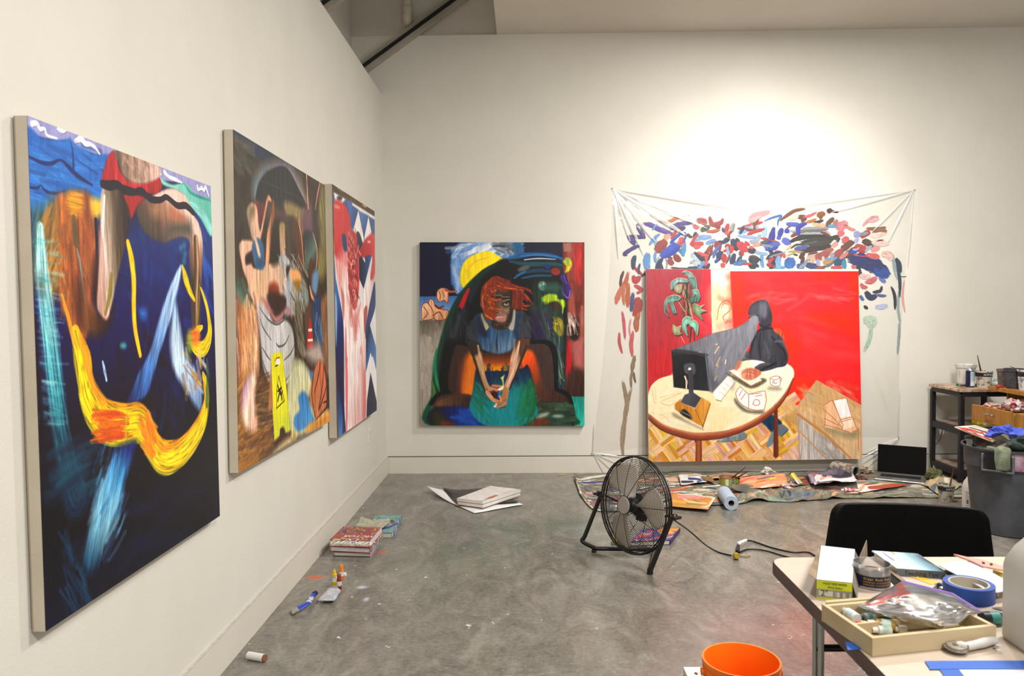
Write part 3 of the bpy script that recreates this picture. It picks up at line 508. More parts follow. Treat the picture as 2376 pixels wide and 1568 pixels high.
def paint_red_haired():
    b = Board([(974, 562), (1356, 562), (1356, 988), (974, 987)], 660, 730, '0a0c14', (950, 540, 3.337))
    P, S = b.poly, b.stroke
    P([(70, 70), (1200, 70), (1200, 520), (70, 500)], [(100, 100, '0b1534'), (1100, 300, '0a1230')], sm=1)
    # right strip
    P([(1190, 70), (1360, 70), (1360, 1270), (1190, 1270)], [(1200, 80, '6a2620'), (1200, 600, '7c3a2c'), (1200, 1260, '4c2018')], sm=1, tex=.3)
    b.rub(1200, 90, 1350, 1250, 60, ['8c3028', '9a4438', '5c2018', 'a85a4c', '7c2a22', 'b07468'], 90, 26, 1.55, .15, .5, 41)
    P([(1190, 80), (1252, 78), (1252, 145), (1195, 145)], 'a06c60', soft=3, sm=1); P([(1285, 90), (1340, 90), (1330, 380), (1285, 330)], 'b42420', soft=14, tex=.4); P([(1195, 840), (1255, 830), (1255, 1090), (1195, 1090)], 'b4141c', soft=3, sm=1); P([(1255, 850), (1350, 830), (1350, 1060), (1290, 1050)], 'a8605c', soft=14)
    P([(1250, 1060), (1355, 1080), (1355, 1265), (1200, 1265)], '3a2018', soft=14, tex=.4); P([(1220, 650), (1300, 660), (1312, 800), (1270, 830), (1230, 780)], '241410', soft=6); b.rub(1215, 650, 1295, 760, 26, ['d0b4a8', 'b08c80', 'e0ccc0'], 36, 7, 1.4, .3, .8, 42)
    P([(1245, 1265), (1360, 1265), (1360, 1500), (1250, 1500)], [(1250, 1300, '12887c'), (1340, 1480, '1ea894')], soft=3, sm=1, tex=.3)
    # moon
    P([(318, 200), (360, 110), (430, 75), (800, 75), (880, 130), (830, 200), (640, 210), (480, 350), (390, 470), (330, 390)], [(330, 250, '5c88c0'), (500, 150, 'c4cede'), (850, 120, '98a8bc')], soft=6)
    b.rub(330, 85, 860, 200, 50, ['e4e8f0', '3c70b4', 'b0bccc', '6c94c8', 'f0f0f0'], 46, 16, -.4, .6, .7, 43); b.rub(330, 180, 400, 420, 20, ['8cacd4', 'c8cce0', '5480bc'], 50, 14, 1.5, .3, .6, 44)
    P([(640, 80), (780, 78), (840, 150), (760, 160), (690, 120)], '5a6470', soft=10); b.rub(680, 85, 830, 160, 14, ['30343c', 'a0a8b0', '70787e'], 30, 8, .6, .6, .8, 45); P([(800, 80), (870, 80), (880, 170), (830, 190)], '24608c', soft=8)
    P([(392, 330), (410, 250), (460, 190), (540, 155), (620, 145), (710, 190), (700, 215), (560, 290), (440, 420), (400, 400)], [(420, 350, 'ecd410'), (640, 170, 'f4dc20')], soft=3, tex=.15); S([(430, 300), (520, 220), (620, 190)], [4, 8, 5], 'f0b820', op=.7)
    # sea and sand
    P([(70, 490), (400, 485), (300, 680), (70, 680)], [(80, 490, '3c6ca4'), (80, 640, '7ca4c8')], sm=1, soft=2); P([(70, 680), (290, 660), (230, 1000), (170, 1500), (70, 1500)], [(90, 700, '6c6258'), (100, 900, 'a0988c'), (110, 1450, '8e8478')], soft=3, tex=.25, sm=1)
    b.rub(85, 750, 230, 1300, 24, ['b4aca0', '9a9084', 'a8a094'], 90, 26, 1.4, .4, .5, 46)
    # little figures
    for Q in ([(210, 500), (215, 450), (245, 425), (285, 430), (300, 450), (300, 520), (290, 540), (270, 520), (230, 530)], [(90, 660), (95, 580), (110, 545), (140, 540), (170, 580), (190, 620), (180, 660), (120, 675)], [(145, 540), (160, 510), (185, 520), (200, 560), (250, 590), (300, 600), (290, 660), (200, 670), (180, 600)]):
        P(Q, [(100, 560, 'e4b894'), (280, 640, 'c89470')], soft=2, tex=.3); S(Q+Q[:1], 4, '84341c', op=.85)
    S([(280, 440), (320, 455), (365, 450)], [12, 10, 6], 'a8583c'); S([(110, 570), (140, 620), (110, 660)], 4, '8c3c20'); S([(200, 560), (230, 580), (260, 565)], [10, 12, 8], '7c3018'); S([(180, 640), (230, 610), (260, 660)], [5, 6, 5], '8c4428'); S([(225, 450), (240, 480), (235, 520)], [4, 5, 4], 'a05434'); S([(250, 450), (270, 490)], 5, 'b0683c')
    # dark arch, green rim
    P([(170, 1250), (185, 1050), (230, 850), (290, 650), (370, 490), (480, 360), (600, 270), (770, 195), (900, 240), (1200, 300), (1200, 1250), (1260, 1500), (180, 1500)], [(180, 1300, '0c4c34'), (320, 800, '0c3c2c'), (480, 420, '0a3424')], soft=4)
    P([(215, 1300), (240, 1000), (300, 760), (390, 540), (500, 400), (640, 280), (770, 200), (1190, 330), (1190, 1300), (1190, 1490), (240, 1490)], '08090c', soft=8)
    P([(290, 760), (380, 590), (440, 560), (400, 800), (300, 830)], '283038', soft=16, tex=.5, op=.9); P([(440, 480), (520, 370), (540, 390), (470, 540)], '1c2832', soft=10); S([(390, 640), (340, 800)], [20, 20], '30363e', soft=.8)
    P([(380, 560), (440, 440), (465, 440), (415, 575), (390, 575)], 'b0161c', soft=3); S([(175, 1150), (190, 1250), (180, 1480)], [12, 22, 20], '4c6c34', soft=.7); S([(210, 900), (195, 1050), (230, 1220)], [10, 22, 12], '1c7a50', soft=.7)
    # hood of strokes, upper right
    for L, w, c in (([(770, 200), (840, 180), (960, 165), (1100, 175), (1220, 220)], [16, 26, 20, 20, 12], '1c5a8c'), ([(890, 208), (1000, 198), (1130, 205)], [7, 8, 6], 'a0b4bc'), ([(780, 220), (900, 240), (1050, 240), (1180, 250)], [14, 26, 26, 14], '144c54'), ([(830, 330), (900, 300), (1020, 290), (1120, 300)], [18, 20, 20, 14], '123e5a'), ([(870, 350), (980, 330), (1100, 330)], [8, 14, 10], '10546c'), ([(810, 350), (870, 310), (900, 300)], [8, 10, 6], '0e6ca8'), ([(860, 180), (1000, 170), (1150, 190)], [5, 6, 4], '2c84b8')): S(L, w, c, soft=.6)
    b.blob(885, 275, 50, 20, '545a58', rot=-.3, soft=5); b.blob(1065, 262, 30, 12, '102a7c', rot=.4, soft=3); b.blob(1132, 298, 38, 30, '942824', rot=.3, soft=4)
    P([(1190, 220), (1230, 195), (1258, 235), (1240, 290), (1205, 305), (1215, 260)], 'd4c81c', soft=4, tex=.4); P([(1205, 195), (1235, 200), (1240, 250), (1220, 250)], '8ca83c', soft=4)
    P([(1165, 340), (1200, 310), (1225, 370), (1252, 440), (1240, 500), (1212, 512), (1175, 470), (1190, 400)], [(1180, 330, '34206c'), (1240, 500, '3c1c64')], soft=3, tex=.4); S([(1170, 420), (1200, 480), (1235, 500), (1245, 440)], [4, 5, 5, 4], '8c70c4'); S([(1195, 330), (1215, 390)], [4, 6], '7058b0')
    P([(970, 380), (1160, 400), (1190, 520), (1190, 800), (1180, 1200), (1130, 1150), (1050, 800), (990, 620)], [(1000, 400, '18342c'), (1100, 700, '2c4838'), (1170, 1150, '28403a')], soft=14, tex=.5)
    P([(1000, 390), (1040, 375), (1062, 410), (1040, 445), (1005, 430)], '6c9488', soft=4); b.rub(1005, 385, 1055, 430, 10, ['d0e0d8', '4c746c'], 14, 5, .5, 1., .8, 47); b.blob(1100, 420, 70, 30, '2c5444', soft=12)
    P([(1025, 500), (1080, 470), (1140, 480), (1150, 510), (1200, 520), (1195, 580), (1120, 545), (1050, 550)], [(1040, 500, '9cb818'), (1180, 540, 'a8c41c')], soft=4, tex=.4); P([(1080, 540), (1150, 530), (1180, 580), (1120, 600)], '3c2c1c', soft=5, tex=.4); S([(1190, 560), (1185, 620)], [6, 4], 'b4c41c')
    P([(1055, 650), (1090, 620), (1105, 640), (1110, 800), (1080, 770), (1060, 700)], '1c2028', soft=3); S([(1060, 640), (1075, 720), (1090, 800)], [4, 5, 4], '6c94bc'); P([(1110, 700), (1150, 650), (1190, 690), (1185, 790), (1130, 770)], '8c801c', soft=4, tex=.5); b.rub(1105, 660, 1190, 790, 20, ['c0b030', '50481c', 'd0c848'], 22, 4, 1.2, .9, .8, 48)
    b.rub(1120, 800, 1190, 1200, 40, ['34486c', '4c2c6c', '6c8c5c', 'a0b48c', '283040'], 70, 7, 1.4, .2, .7, 49); b.rub(950, 590, 1090, 850, 26, ['445848', '28402c', '5c6c5c', '34244c'], 70, 18, 1.3, .3, .6, 50); P([(940, 620), (1000, 640), (1040, 820), (960, 830)], '2c1c44', soft=16)
    # sofa
    P([(345, 900), (420, 870), (500, 900), (640, 930), (800, 880), (930, 850), (1060, 850), (1100, 920), (1130, 1240), (960, 1260), (345, 1260)], [(350, 950, '3c2620'), (1100, 950, '44302c')], soft=3)
    P([(390, 1250), (400, 1050), (440, 950), (500, 920), (520, 1040), (490, 1260)], [(390, 1100, '8c3c14'), (470, 1100, 'd87410'), (510, 1100, 'c8641a')], soft=14); P([(440, 1100), (500, 1000), (490, 1250), (420, 1255)], 'd4761a', soft=12)
    P([(520, 940), (820, 930), (920, 1000), (840, 1060), (560, 1070), (510, 1040)], [(650, 940, '4c2418'), (650, 1000, '98440c'), (650, 1040, 'dc8410'), (650, 1070, 'e89010')], soft=4)
    P([(850, 930), (900, 900), (960, 930), (1010, 1080), (1040, 1210), (980, 1260), (930, 1060), (840, 1060)], [(860, 1000, 'dc640c'), (930, 960, 'ee5408'), (1050, 1150, '5c3024')], soft=8)
    S([(930, 845), (1040, 840), (1105, 880), (1130, 1000), (1135, 1240)], [14, 20, 26, 22, 18], '090a10', soft=.2)
    P([(180, 1370), (200, 1290), (270, 1250), (480, 1255), (475, 1370), (230, 1400)], [(230, 1260, '44281c'), (350, 1340, '4c3028')], soft=4); P([(210, 1340), (260, 1280), (480, 1270), (470, 1355)], [(250, 1290, '6a4630'), (450, 1340, '34201c')], soft=6, tex=.3); S([(170, 1320), (210, 1260), (250, 1245)], [20, 18, 8], '07080c')
    P([(965, 1265), (1040, 1215), (1130, 1220), (1220, 1270), (1250, 1330), (980, 1330)], [(1000, 1260, '543022'), (1200, 1300, '3a241c')], soft=4, tex=.3); S([(1140, 1215), (1215, 1245), (1255, 1320), (1262, 1490)], [16, 20, 16, 14], '07080c', soft=.3)
    P([(970, 1325), (1250, 1325), (1255, 1495), (960, 1495)], '2c3c2c', soft=6, tex=.5, ang=0); b.rub(980, 1330, 1240, 1480, 40, ['44402c', '0c3c3c', '5c5c40', '0c5454', '1c2c1c'], 50, 16, -.1, .3, .7, 51); b.blob(1030, 1415, 50, 18, '94a084', rot=-.4, soft=8); b.blob(1150, 1418, 40, 13, '8c9c84', soft=7); P([(920, 1450), (1060, 1440), (1040, 1495), (880, 1495)], '6c3018', soft=10)
    P([(185, 1360), (470, 1355), (600, 1495), (180, 1495)], [(200, 1370, '10102c'), (350, 1420, '0c1c6c'), (520, 1480, '0c4a9c')], soft=6, tex=.3); b.rub(380, 1380, 560, 1490, 20, ['1450a8', '0c3480', '1a60b8'], 60, 20, .4, .4, .6, 52); P([(190, 1380), (250, 1400), (300, 1495), (180, 1495)], '2c3010', soft=14); P([(250, 1460), (340, 1465), (340, 1495), (250, 1495)], '6c2c18', soft=10)
    # teal pants
    P([(520, 1040), (560, 1068), (840, 1062), (920, 1030), (970, 1290), (990, 1400), (860, 1495), (600, 1495), (470, 1370), (490, 1230)], [(700, 1050, '0a1a3c'), (700, 1160, '0c4c5c'), (720, 1330, '0a8088'), (720, 1490, '08888c')], soft=3, tex=.2)
    b.rub(520, 1180, 640, 1420, 50, ['0c6c3c', '0c7c64', '0a5c54', '0c8080'], 50, 10, .8, .3, .6, 53); b.rub(840, 1180, 970, 1440, 80, ['0c7434', '0a6c2c', '108048', '0c7070', '0a5c3c'], 60, 10, 1.9, .3, .6, 54); b.rub(540, 1070, 900, 1140, 40, ['0c1a44', '0a2450', '0c3c5c'], 50, 14, 1.5, .3, .6, 55); P([(650, 1300), (840, 1180), (860, 1300), (820, 1430), (700, 1480), (600, 1420)], '0a888e', soft=24, op=.8)
    # shirt
    P([(430, 800), (450, 720), (520, 630), (600, 610), (820, 600), (890, 610), (930, 680), (935, 820), (830, 820), (800, 890), (690, 932), (550, 890), (540, 850), (460, 870), (430, 840)], [(440, 760, '23282e'), (560, 800, '28445c'), (690, 850, '3c5c78'), (920, 760, '34343c')], soft=3, tex=.3)
    P([(540, 780), (640, 740), (680, 780), (760, 740), (830, 800), (800, 890), (690, 932), (550, 890)], [(600, 760, '24486c'), (690, 920, '5c7890')], soft=6, tex=.45); S([(680, 770), (672, 850), (680, 920)], [5, 8, 4], '1c2c3c', soft=.6); P([(520, 640), (560, 700), (600, 790), (560, 800), (520, 740)], '1a2440', soft=8); P([(830, 640), (870, 640), (840, 800), (810, 790)], '1c3458', soft=8); S([(440, 820), (530, 850)], 8, '141a1e'); S([(830, 815), (930, 812)], 7, '1c2630'); b.rub(450, 700, 520, 830, 16, ['363c40', '282c30'], 40, 14, 1.2, .4, .6, 56); b.rub(850, 660, 920, 800, 16, ['4c4850', '343a44'], 40, 14, 1.4, .4, .6, 57)
    # collar
    P([(552, 640), (562, 625), (580, 670), (612, 720), (605, 740), (590, 750), (570, 700)], [(560, 640, '9c8860'), (600, 740, 'b8ac88')], soft=2); P([(800, 600), (818, 592), (815, 680), (800, 752), (760, 728), (790, 680)], [(810, 610, 'b0a898'), (780, 740, 'a8a498')], soft=2)
    # arms
    P([(452, 870), (545, 852), (560, 950), (580, 1040), (590, 1110), (615, 1180), (640, 1210), (700, 1290), (690, 1320), (640, 1300), (590, 1250), (555, 1160), (530, 1060), (500, 980)], [(470, 960, '3a2c22'), (515, 950, '8a6c4c'), (560, 940, 'b8946c'), (600, 1160, '9c7454')], soft=3, tex=.3)
    S([(530, 870), (548, 980), (580, 1120), (620, 1210)], [10, 14, 14, 12], 'c8a07c', soft=.7); S([(468, 880), (510, 1000), (545, 1120), (590, 1240)], [12, 12, 12, 10], '2c221c', soft=.7)
    P([(830, 820), (930, 825), (910, 900), (860, 990), (830, 1080), (790, 1150), (770, 1220), (745, 1320), (720, 1290), (735, 1180), (770, 1080), (780, 980), (800, 900)], [(780, 1000, 'c89c7c'), (820, 1000, 'd0a888'), (870, 970, '5c3c2c')], soft=3, tex=.3)
    S([(850, 840), (825, 950), (790, 1080), (750, 1200)], [10, 16, 14, 10], 'dcb49a', soft=.7); S([(905, 870), (865, 980), (820, 1100), (775, 1210)], [10, 12, 10, 8], '3a281e', soft=.6); S([(790, 1000), (765, 1120), (745, 1180)], [7, 8, 6], 'cc7c68', soft=.7)
    # hands
    P([(640, 1170), (715, 1180), (735, 1210), (700, 1230), (640, 1195)], 'a05c40', soft=3); S([(645, 1180), (710, 1186)], 5, 'd8a488'); P([(600, 1180), (690, 1215), (695, 1235), (640, 1225), (610, 1210)], 'c48c64', soft=3)
    P([(640, 1220), (690, 1240), (700, 1300), (660, 1300), (630, 1260)], '3c1c14', soft=4); S([(600, 1230), (650, 1290), (710, 1310)], [16, 18, 12], 'c49070', soft=.4); S([(640, 1280), (690, 1298)], [7, 7], 'd88c34')
    P([(730, 1180), (770, 1220), (750, 1310), (720, 1320), (705, 1290), (720, 1240)], [(715, 1240, 'b8702c'), (765, 1240, 'a8846c')], soft=3); S([(740, 1290), (690, 1318), (665, 1335)], [13, 13, 10], 'a47454', soft=.3); S([(745, 1320), (700, 1345), (665, 1342)], [14, 14, 10], 'b4805c', soft=.3); S([(742, 1345), (700, 1358)], [6, 5], '6c3c2c'); b.blob(662, 1342, 9, 8, 'f0d8cc', soft=2); b.blob(672, 1326, 8, 7, 'e8ccbc', soft=2)
    S([(690, 1225), (688, 1280)], 9, '1c3c94', soft=.2); S([(693, 1228), (692, 1275)], 3, '6c94dc'); S([(700, 1262), (708, 1300)], [7, 8], 'd09468', soft=.3)
    P([(680, 1212), (720, 1180), (715, 1140), (705, 1120), (725, 1105), (735, 1098), (728, 1130), (728, 1200), (700, 1218)], [(700, 1215, 'ece8d0'), (725, 1130, 'dcd464')], soft=2)
    b.fr(1080, 630, 10.456)
    # head, close view
    P([(640, 600), (760, 450), (1000, 430), (1130, 520), (1140, 880), (1110, 1050), (980, 1220), (830, 1230), (700, 1160), (640, 1000)], [(650, 800, '4c362c'), (900, 700, '5c483a'), (1130, 800, '30261e')], soft=3)
    P([(640, 1180), (760, 1200), (900, 1220), (1000, 1150), (1060, 1000), (1130, 900), (1130, 1050), (1040, 1320), (900, 1390), (760, 1400), (620, 1300)], '2e2018', soft=6); b.rub(650, 1200, 1030, 1370, 50, ['3c281c', '5c4430', '4a2c20', '241812', '6a5038'], 40, 14, .5, .9, .7, 58)
    P([(640, 620), (720, 520), (900, 500), (1100, 510), (1100, 640), (900, 650), (760, 630)], '3a2e26', soft=10); S([(700, 580), (850, 560), (900, 600), (1080, 610)], [10, 18, 16, 12], '84644c', soft=.6); S([(640, 610), (760, 620), (900, 650), (1080, 640)], [12, 14, 14, 8], '1c1612', soft=.5)
    P([(780, 740), (870, 700), (890, 850), (880, 920), (780, 900)], '6c5244', soft=8); P([(880, 880), (1000, 880), (1100, 800), (1060, 960), (980, 1000), (890, 940)], '9c7c64', soft=12); S([(900, 720), (1000, 680), (1090, 670)], [10, 14, 10], 'a08468', soft=.5)
    P([(890, 770), (980, 725), (1050, 740), (1060, 800), (980, 840), (910, 820)], '2c2018', soft=6); P([(925, 790), (980, 745), (1045, 765), (1030, 800), (980, 815)], 'd0b8a4', soft=3); b.blob(990, 765, 28, 24, '0c0a0a', soft=2); S([(900, 760), (980, 720), (1060, 745)], [7, 9, 6], '140f0c', soft=.3)
    P([(720, 960), (800, 930), (880, 950), (890, 1000), (800, 1010), (730, 1010)], '8c6450', soft=4); S([(730, 990), (790, 975)], [12, 12], '1c100c'); S([(820, 985), (860, 985)], 8, 'b8947c')
    P([(700, 1080), (860, 1010), (980, 1030), (1000, 1100), (960, 1200), (840, 1215), (740, 1170)], [(720, 1100, 'b0887c'), (980, 1120, 'a4786c')], soft=5); S([(780, 1060), (860, 1040), (940, 1045)], [8, 16, 8], '9c5c6c', soft=.3); S([(770, 1055), (860, 1052), (950, 1045)], [4, 5, 4], '3c1828'); b.blob(840, 1150, 50, 22, 'b86c5c', soft=8); S([(760, 1100), (900, 1100)], [10, 12], 'ceb0a0', soft=.8)
    P([(1090, 480), (1130, 480), (1130, 900), (1090, 1050), (1080, 800)], '241c16', soft=6)
    # hair
    P([(640, 130), (700, 100), (820, 110), (950, 170), (1080, 210), (1130, 270), (1260, 330), (1480, 380), (1600, 470), (1630, 560), (1500, 470), (1420, 470), (1520, 600), (1650, 790), (1500, 720), (1400, 690), (1420, 780), (1600, 800), (1500, 860), (1380, 870), (1520, 930), (1400, 940), (1280, 910), (1140, 880), (1120, 480), (950, 480), (750, 440), (640, 560), (640, 640), (880, 660), (740, 720), (700, 780), (780, 880), (880, 920), (720, 950), (760, 1060), (680, 1140), (640, 1190), (480, 1110), (410, 940), (360, 700), (400, 380), (500, 250)], [(420, 800, '7c3010'), (700, 400, '8a3416'), (1500, 600, '6c2410')], soft=3, tex=.4)
    for L, w, c in (([(420, 560), (405, 700), (430, 880)], [14, 20, 14], 'c86c1c'), ([(520, 260), (470, 400), (470, 560)], [20, 40, 30], 'a44418'), ([(650, 170), (800, 230), (950, 330), (1100, 340)], [20, 36, 30, 20], '7c2c16'), ([(760, 330), (900, 380), (1060, 400), (1250, 420), (1400, 460)], [24, 40, 40, 30, 20], 'b04c18'), ([(1100, 320), (1300, 370), (1500, 420), (1590, 480)], [20, 24, 18, 10], 'a43c18'), ([(580, 360), (660, 330), (720, 400), (640, 480), (560, 560)], [20, 24, 20, 26, 24], '6c2412'), ([(640, 480), (700, 470), (750, 440)], [14, 20, 8], 'd48438'), ([(540, 560), (600, 640), (740, 680), (850, 660)], [40, 44, 34, 14], 'b4581c'), ([(560, 720), (650, 760), (720, 790)], [50, 40, 14], 'a84c18'), ([(560, 880), (700, 890), (860, 920)], [30, 34, 12], 'c0641c'), ([(480, 1040), (580, 1110), (650, 1150)], [24, 34, 16], 'b0581c'), ([(1280, 480), (1250, 650), (1250, 850)], [10, 12, 10], 'a04c2c'), ([(1340, 520), (1310, 680), (1330, 800)], [8, 10, 8], '9c4424'), ([(1350, 480), (1450, 560), (1560, 680), (1630, 770)], [20, 34, 26, 8], '94381a'), ([(1380, 880), (1450, 900), (1510, 925)], [10, 14, 6], 'b04820'), ([(1400, 760), (1450, 830), (1570, 810)], [10, 14, 8], 'a84c24')): S(L, w, c, soft=.6, tex=.5)
    b.rub(430, 400, 720, 1080, 60, ['5c1e0c', '943c14', 'b05a1c', '7a2c10'], 70, 12, 1.2, .5, .6, 59); b.rub(700, 150, 1080, 440, 40, ['5c2010', '9c4018', '6c2814'], 80, 10, .3, .3, .6, 60); b.rub(1140, 460, 1330, 860, 30, ['541c10', '7c3018', '6a2412'], 80, 10, 1.5, .2, .6, 61)
    S([(350, 770), (370, 810), (390, 850)], 7, '7c84cc', soft=.3)
    return b.finish(.05)
def paint_red_room():
    b = Board([(1499.3, 623.8), (1991.5, 624.5), (2000.8, 1064.4), (1505.7, 1071.7)], 800, 715, 'f4ece0', (1480, 610, 3.2667))
    P, S = b.poly, b.stroke
    P([(55, 40), (560, 40), (570, 600), (300, 800), (80, 1000)], [(80, 100, 'a83848'), (500, 120, 'a4303c'), (300, 700, 'b02028')], soft=2, sm=1, tex=.1)
    b.rub(80, 60, 540, 780, 90, ['b03440', '9c2c38', 'b42c38', '983c48', 'c02430'], 80, 24, 1.4, .4, .35, 71)
    P([(505, 48), (560, 46), (568, 560), (520, 560), (430, 480), (480, 200)], 'd42438', soft=6, tex=.1); b.rub(420, 380, 560, 560, 20, ['cc2c3c', 'b82430', 'dc4450'], 50, 20, 1.2, .6, .5, 72)
    P([(330, 540), (260, 620), (280, 860), (180, 880), (80, 970), (85, 700), (230, 640)], 'c41c24', soft=20, op=.8, tex=.2); P([(300, 560), (400, 560), (560, 560), (560, 600), (330, 640)], 'c03038', soft=12)
    P([(560, 44), (715, 44), (730, 500), (570, 545)], [(600, 60, 'f8f2ea'), (640, 240, 'f2dcb4'), (640, 500, 'f0e0bc')], soft=2, sm=1); P([(570, 210), (680, 220), (640, 380), (575, 420)], 'f0d09c', soft=30, op=.8); b.rub(575, 220, 700, 480, 16, ['f8ecd4', 'f0d4a4', 'f6e4c4'], 50, 20, 1.3, .4, .5, 73)
    for L in ([(610, 430), (620, 350), (650, 300), (690, 290), (715, 330), (700, 350)], [(640, 350), (660, 310), (695, 320)], [(660, 440), (655, 410), (700, 370), (722, 340)], [(665, 450), (680, 460), (690, 440), (710, 455), (718, 430)], [(600, 440), (615, 400)]): S(L, [2.5, 5, 4, 2.5], 'c06c3c', op=.9)
    P([(708, 64), (1672, 60), (1695, 1080), (1360, 890), (1215, 1090), (1100, 1010), (740, 620), (730, 480)], [(800, 80, 'f02830'), (1200, 200, 'ee2c34'), (1600, 900, 'ec1c1c')], soft=2, sm=1, tex=.06)
    b.rub(760, 90, 1640, 900, 120, ['f43840', 'ee2028', 'f02c28', 'f44c50', 'f23030'], 110, 40, .15, .6, .3, 74, .8)
    for Q in ([(725, 100), (800, 120), (830, 300), (900, 250), (840, 380), (740, 480)], [(930, 270), (1010, 300), (1050, 480), (1020, 460), (980, 300)], [(1340, 100), (1480, 80), (1510, 110), (1400, 130)], [(1310, 400), (1560, 380), (1660, 520), (1500, 500), (1380, 440)], [(1610, 70), (1672, 70), (1690, 480), (1640, 300)], [(1130, 600), (1230, 640), (1200, 760), (1250, 1000), (1160, 940), (1150, 750)], [(1100, 480), (1250, 620), (1150, 640)], [(1200, 900), (1360, 860), (1320, 920), (1230, 1060)]): P(Q, 'fa2c08', soft=22, op=.85, tex=.1)
    b.rub(860, 230, 1300, 330, 14, ['f45c60', 'f25050'], 70, 20, -.2, .4, .4, 75, .8); b.rub(1330, 200, 1600, 280, 10, ['f66468'], 60, 14, .1, .3, .4, 76, .8); S([(712, 66), (1200, 62), (1672, 70)], [3, 3, 3], 'dc2020', sm=1)
    # plant
    LF = (([(340, 70), (380, 60), (430, 100), (445, 200), (430, 190), (400, 150), (380, 90)], '6c8c84'), ([(255, 200), (255, 150), (310, 115), (380, 125), (385, 150), (310, 150), (270, 200)], '74908c'), ([(280, 200), (300, 170), (340, 170), (330, 230), (300, 230)], '8c8468'), ([(390, 110), (440, 110), (455, 200), (420, 190)], '54706c'), ([(200, 320), (220, 270), (280, 245), (330, 265), (300, 290), (230, 300), (215, 370), (245, 415), (205, 380)], '5c8478'), ([(245, 300), (265, 295), (295, 380), (265, 380)], '4c746c'), ([(415, 210), (460, 205), (480, 260), (460, 300), (430, 250)], '648880'), ([(420, 250), (450, 240), (440, 300), (400, 300)], '3c5c54'), ([(430, 310), (480, 330), (510, 320), (480, 350), (525, 370), (480, 390), (500, 440), (450, 400), (420, 360)], '708464'), ([(340, 440), (370, 410), (410, 420), (400, 460), (370, 480), (385, 560), (340, 500)], '6c9888'), ([(395, 450), (440, 440), (465, 480), (455, 555), (430, 500), (400, 480)], '709c88'), ([(270, 470), (300, 490), (330, 480), (320, 520), (340, 540), (290, 550), (262, 510)], '8c8c68'))
    S([(380, 150), (375, 250), (390, 370), (410, 480), (400, 600)], [8, 14, 12, 7, 5], '2c2c1c'); b.rub(340, 180, 420, 400, 50, ['d8b890', '3c4c3c', 'b08c64', '202818', '8c4438'], 40, 5, 1.45, .25, .9, 77); S([(430, 500), (435, 590)], 4, '2a2218'); S([(320, 540), (360, 610)], 3, 'd8a080'); S([(360, 370), (300, 280)], 4, 'a8a878')
    for Q, c in LF:
        x = sum(q[0] for q in Q)/len(Q); y = sum(q[1] for q in Q)/len(Q)
        P([(q[0]+5, q[1]+7) for q in Q], '16241e', soft=2); P(Q, c, soft=1.5, tex=.3); P([(x+(q[0]-x)*.55-4, y+(q[1]-y)*.55-4) for q in Q], hx(c)*1.35, soft=5, op=.8); S(Q[:len(Q)//2+1], 3, 'd8d4a8', op=.7)
    # floor parquet
    P([(85, 1190), (400, 1300), (900, 1200), (1110, 1010), (1225, 1100), (1235, 1490), (85, 1510)], 'd8a860', soft=2, sm=1)
    rr = np.random.RandomState(5); cols = ['d8a050', 'e4b468', 'e0b890', 'c8882c', 'ecc890', 'd49a60', 'dcb0a0', 'cca828', 'c47a30', 'e8c07c', 'd09c94']
    for i in range(-3, 15):
        for j in range(-2, 6):
            cx = 60+i*95+j*40; cy = 1120+j*92+((i*37) % 60)
            a = -.62 if (i+j) % 2 else .95
            for k in range(3):
                ox = (k-1)*26; dx, dy = math.cos(a), math.sin(a); x = cx-dy*ox; y = cy+dx*ox
                if y > 1000+max(0, (1100-x))*.28 and x < 1228:
                    P([(x-dx*70-dy*13, y-dy*70+dx*13), (x+dx*70-dy*13, y+dy*70+dx*13), (x+dx*70+dy*13, y+dy*70-dx*13), (x-dx*70+dy*13, y-dy*70-dx*13)], cols[rr.randint(len(cols))], soft=1.5, sm=1, tex=.25, ang=a)
    P([(1105, 1010), (1225, 1100), (1225, 1200), (1080, 1120)], 'd0a868', soft=6, op=.6); P([(1150, 1150), (1215, 1110), (1222, 1230), (1100, 1180)], 'b08858', soft=6, op=.7)
    # box at right
    P([(1360, 890), (1698, 1085), (1705, 1200), (1705, 1490), (1560, 1490), (1225, 1150), (1220, 1090)], [(1300, 1000, 'c89c68'), (1600, 1200, 'd4ac78'), (1690, 1450, 'dcb890')], soft=2, sm=1, tex=.2); b.rub(1260, 930, 1680, 1350, 70, ['d8b080', 'c09058', 'dcbc94', 'cca06c', 'b88c5c'], 80, 22, .65, .4, .4, 78, .8)
    P([(1218, 1165), (1600, 1480), (1590, 1492), (1228, 1490)], [(1230, 1200, 'a09c98'), (1400, 1400, 'b8b0ac'), (1560, 1480, 'b4a8a0')], soft=2, sm=1, tex=.35); b.rub(1235, 1230, 1330, 1490, 60, ['d8d0c8', 'c49870', 'a8a4a0', 'e8e4e0'], 90, 3, 1.57, .03, .7, 79); b.rub(1380, 1330, 1520, 1470, 24, ['9c9490', 'b8b4b0', '8c8480'], 40, 12, .7, .3, .6, 80)
    S([(1220, 1150), (1440, 1310), (1620, 1485)], [8, 10, 8], 'b07c4c', sm=1); S([(1225, 1270), (1440, 1490)], [5, 4], 'cc8850', sm=1); S([(1670, 1250), (1672, 1420)], 3, 'c46040', sm=1); S([(1690, 1100), (1694, 1480)], 4, 'dc9c7c', sm=1); b.rub(1270, 990, 1360, 1090, 8, ['c8b49c', 'b09878'], 50, 10, .6, .3, .6, 81)
    P([(1420, 1240), (1560, 1280), (1670, 1270), (1640, 1330), (1480, 1300)], '8c8464', soft=12, op=.8)
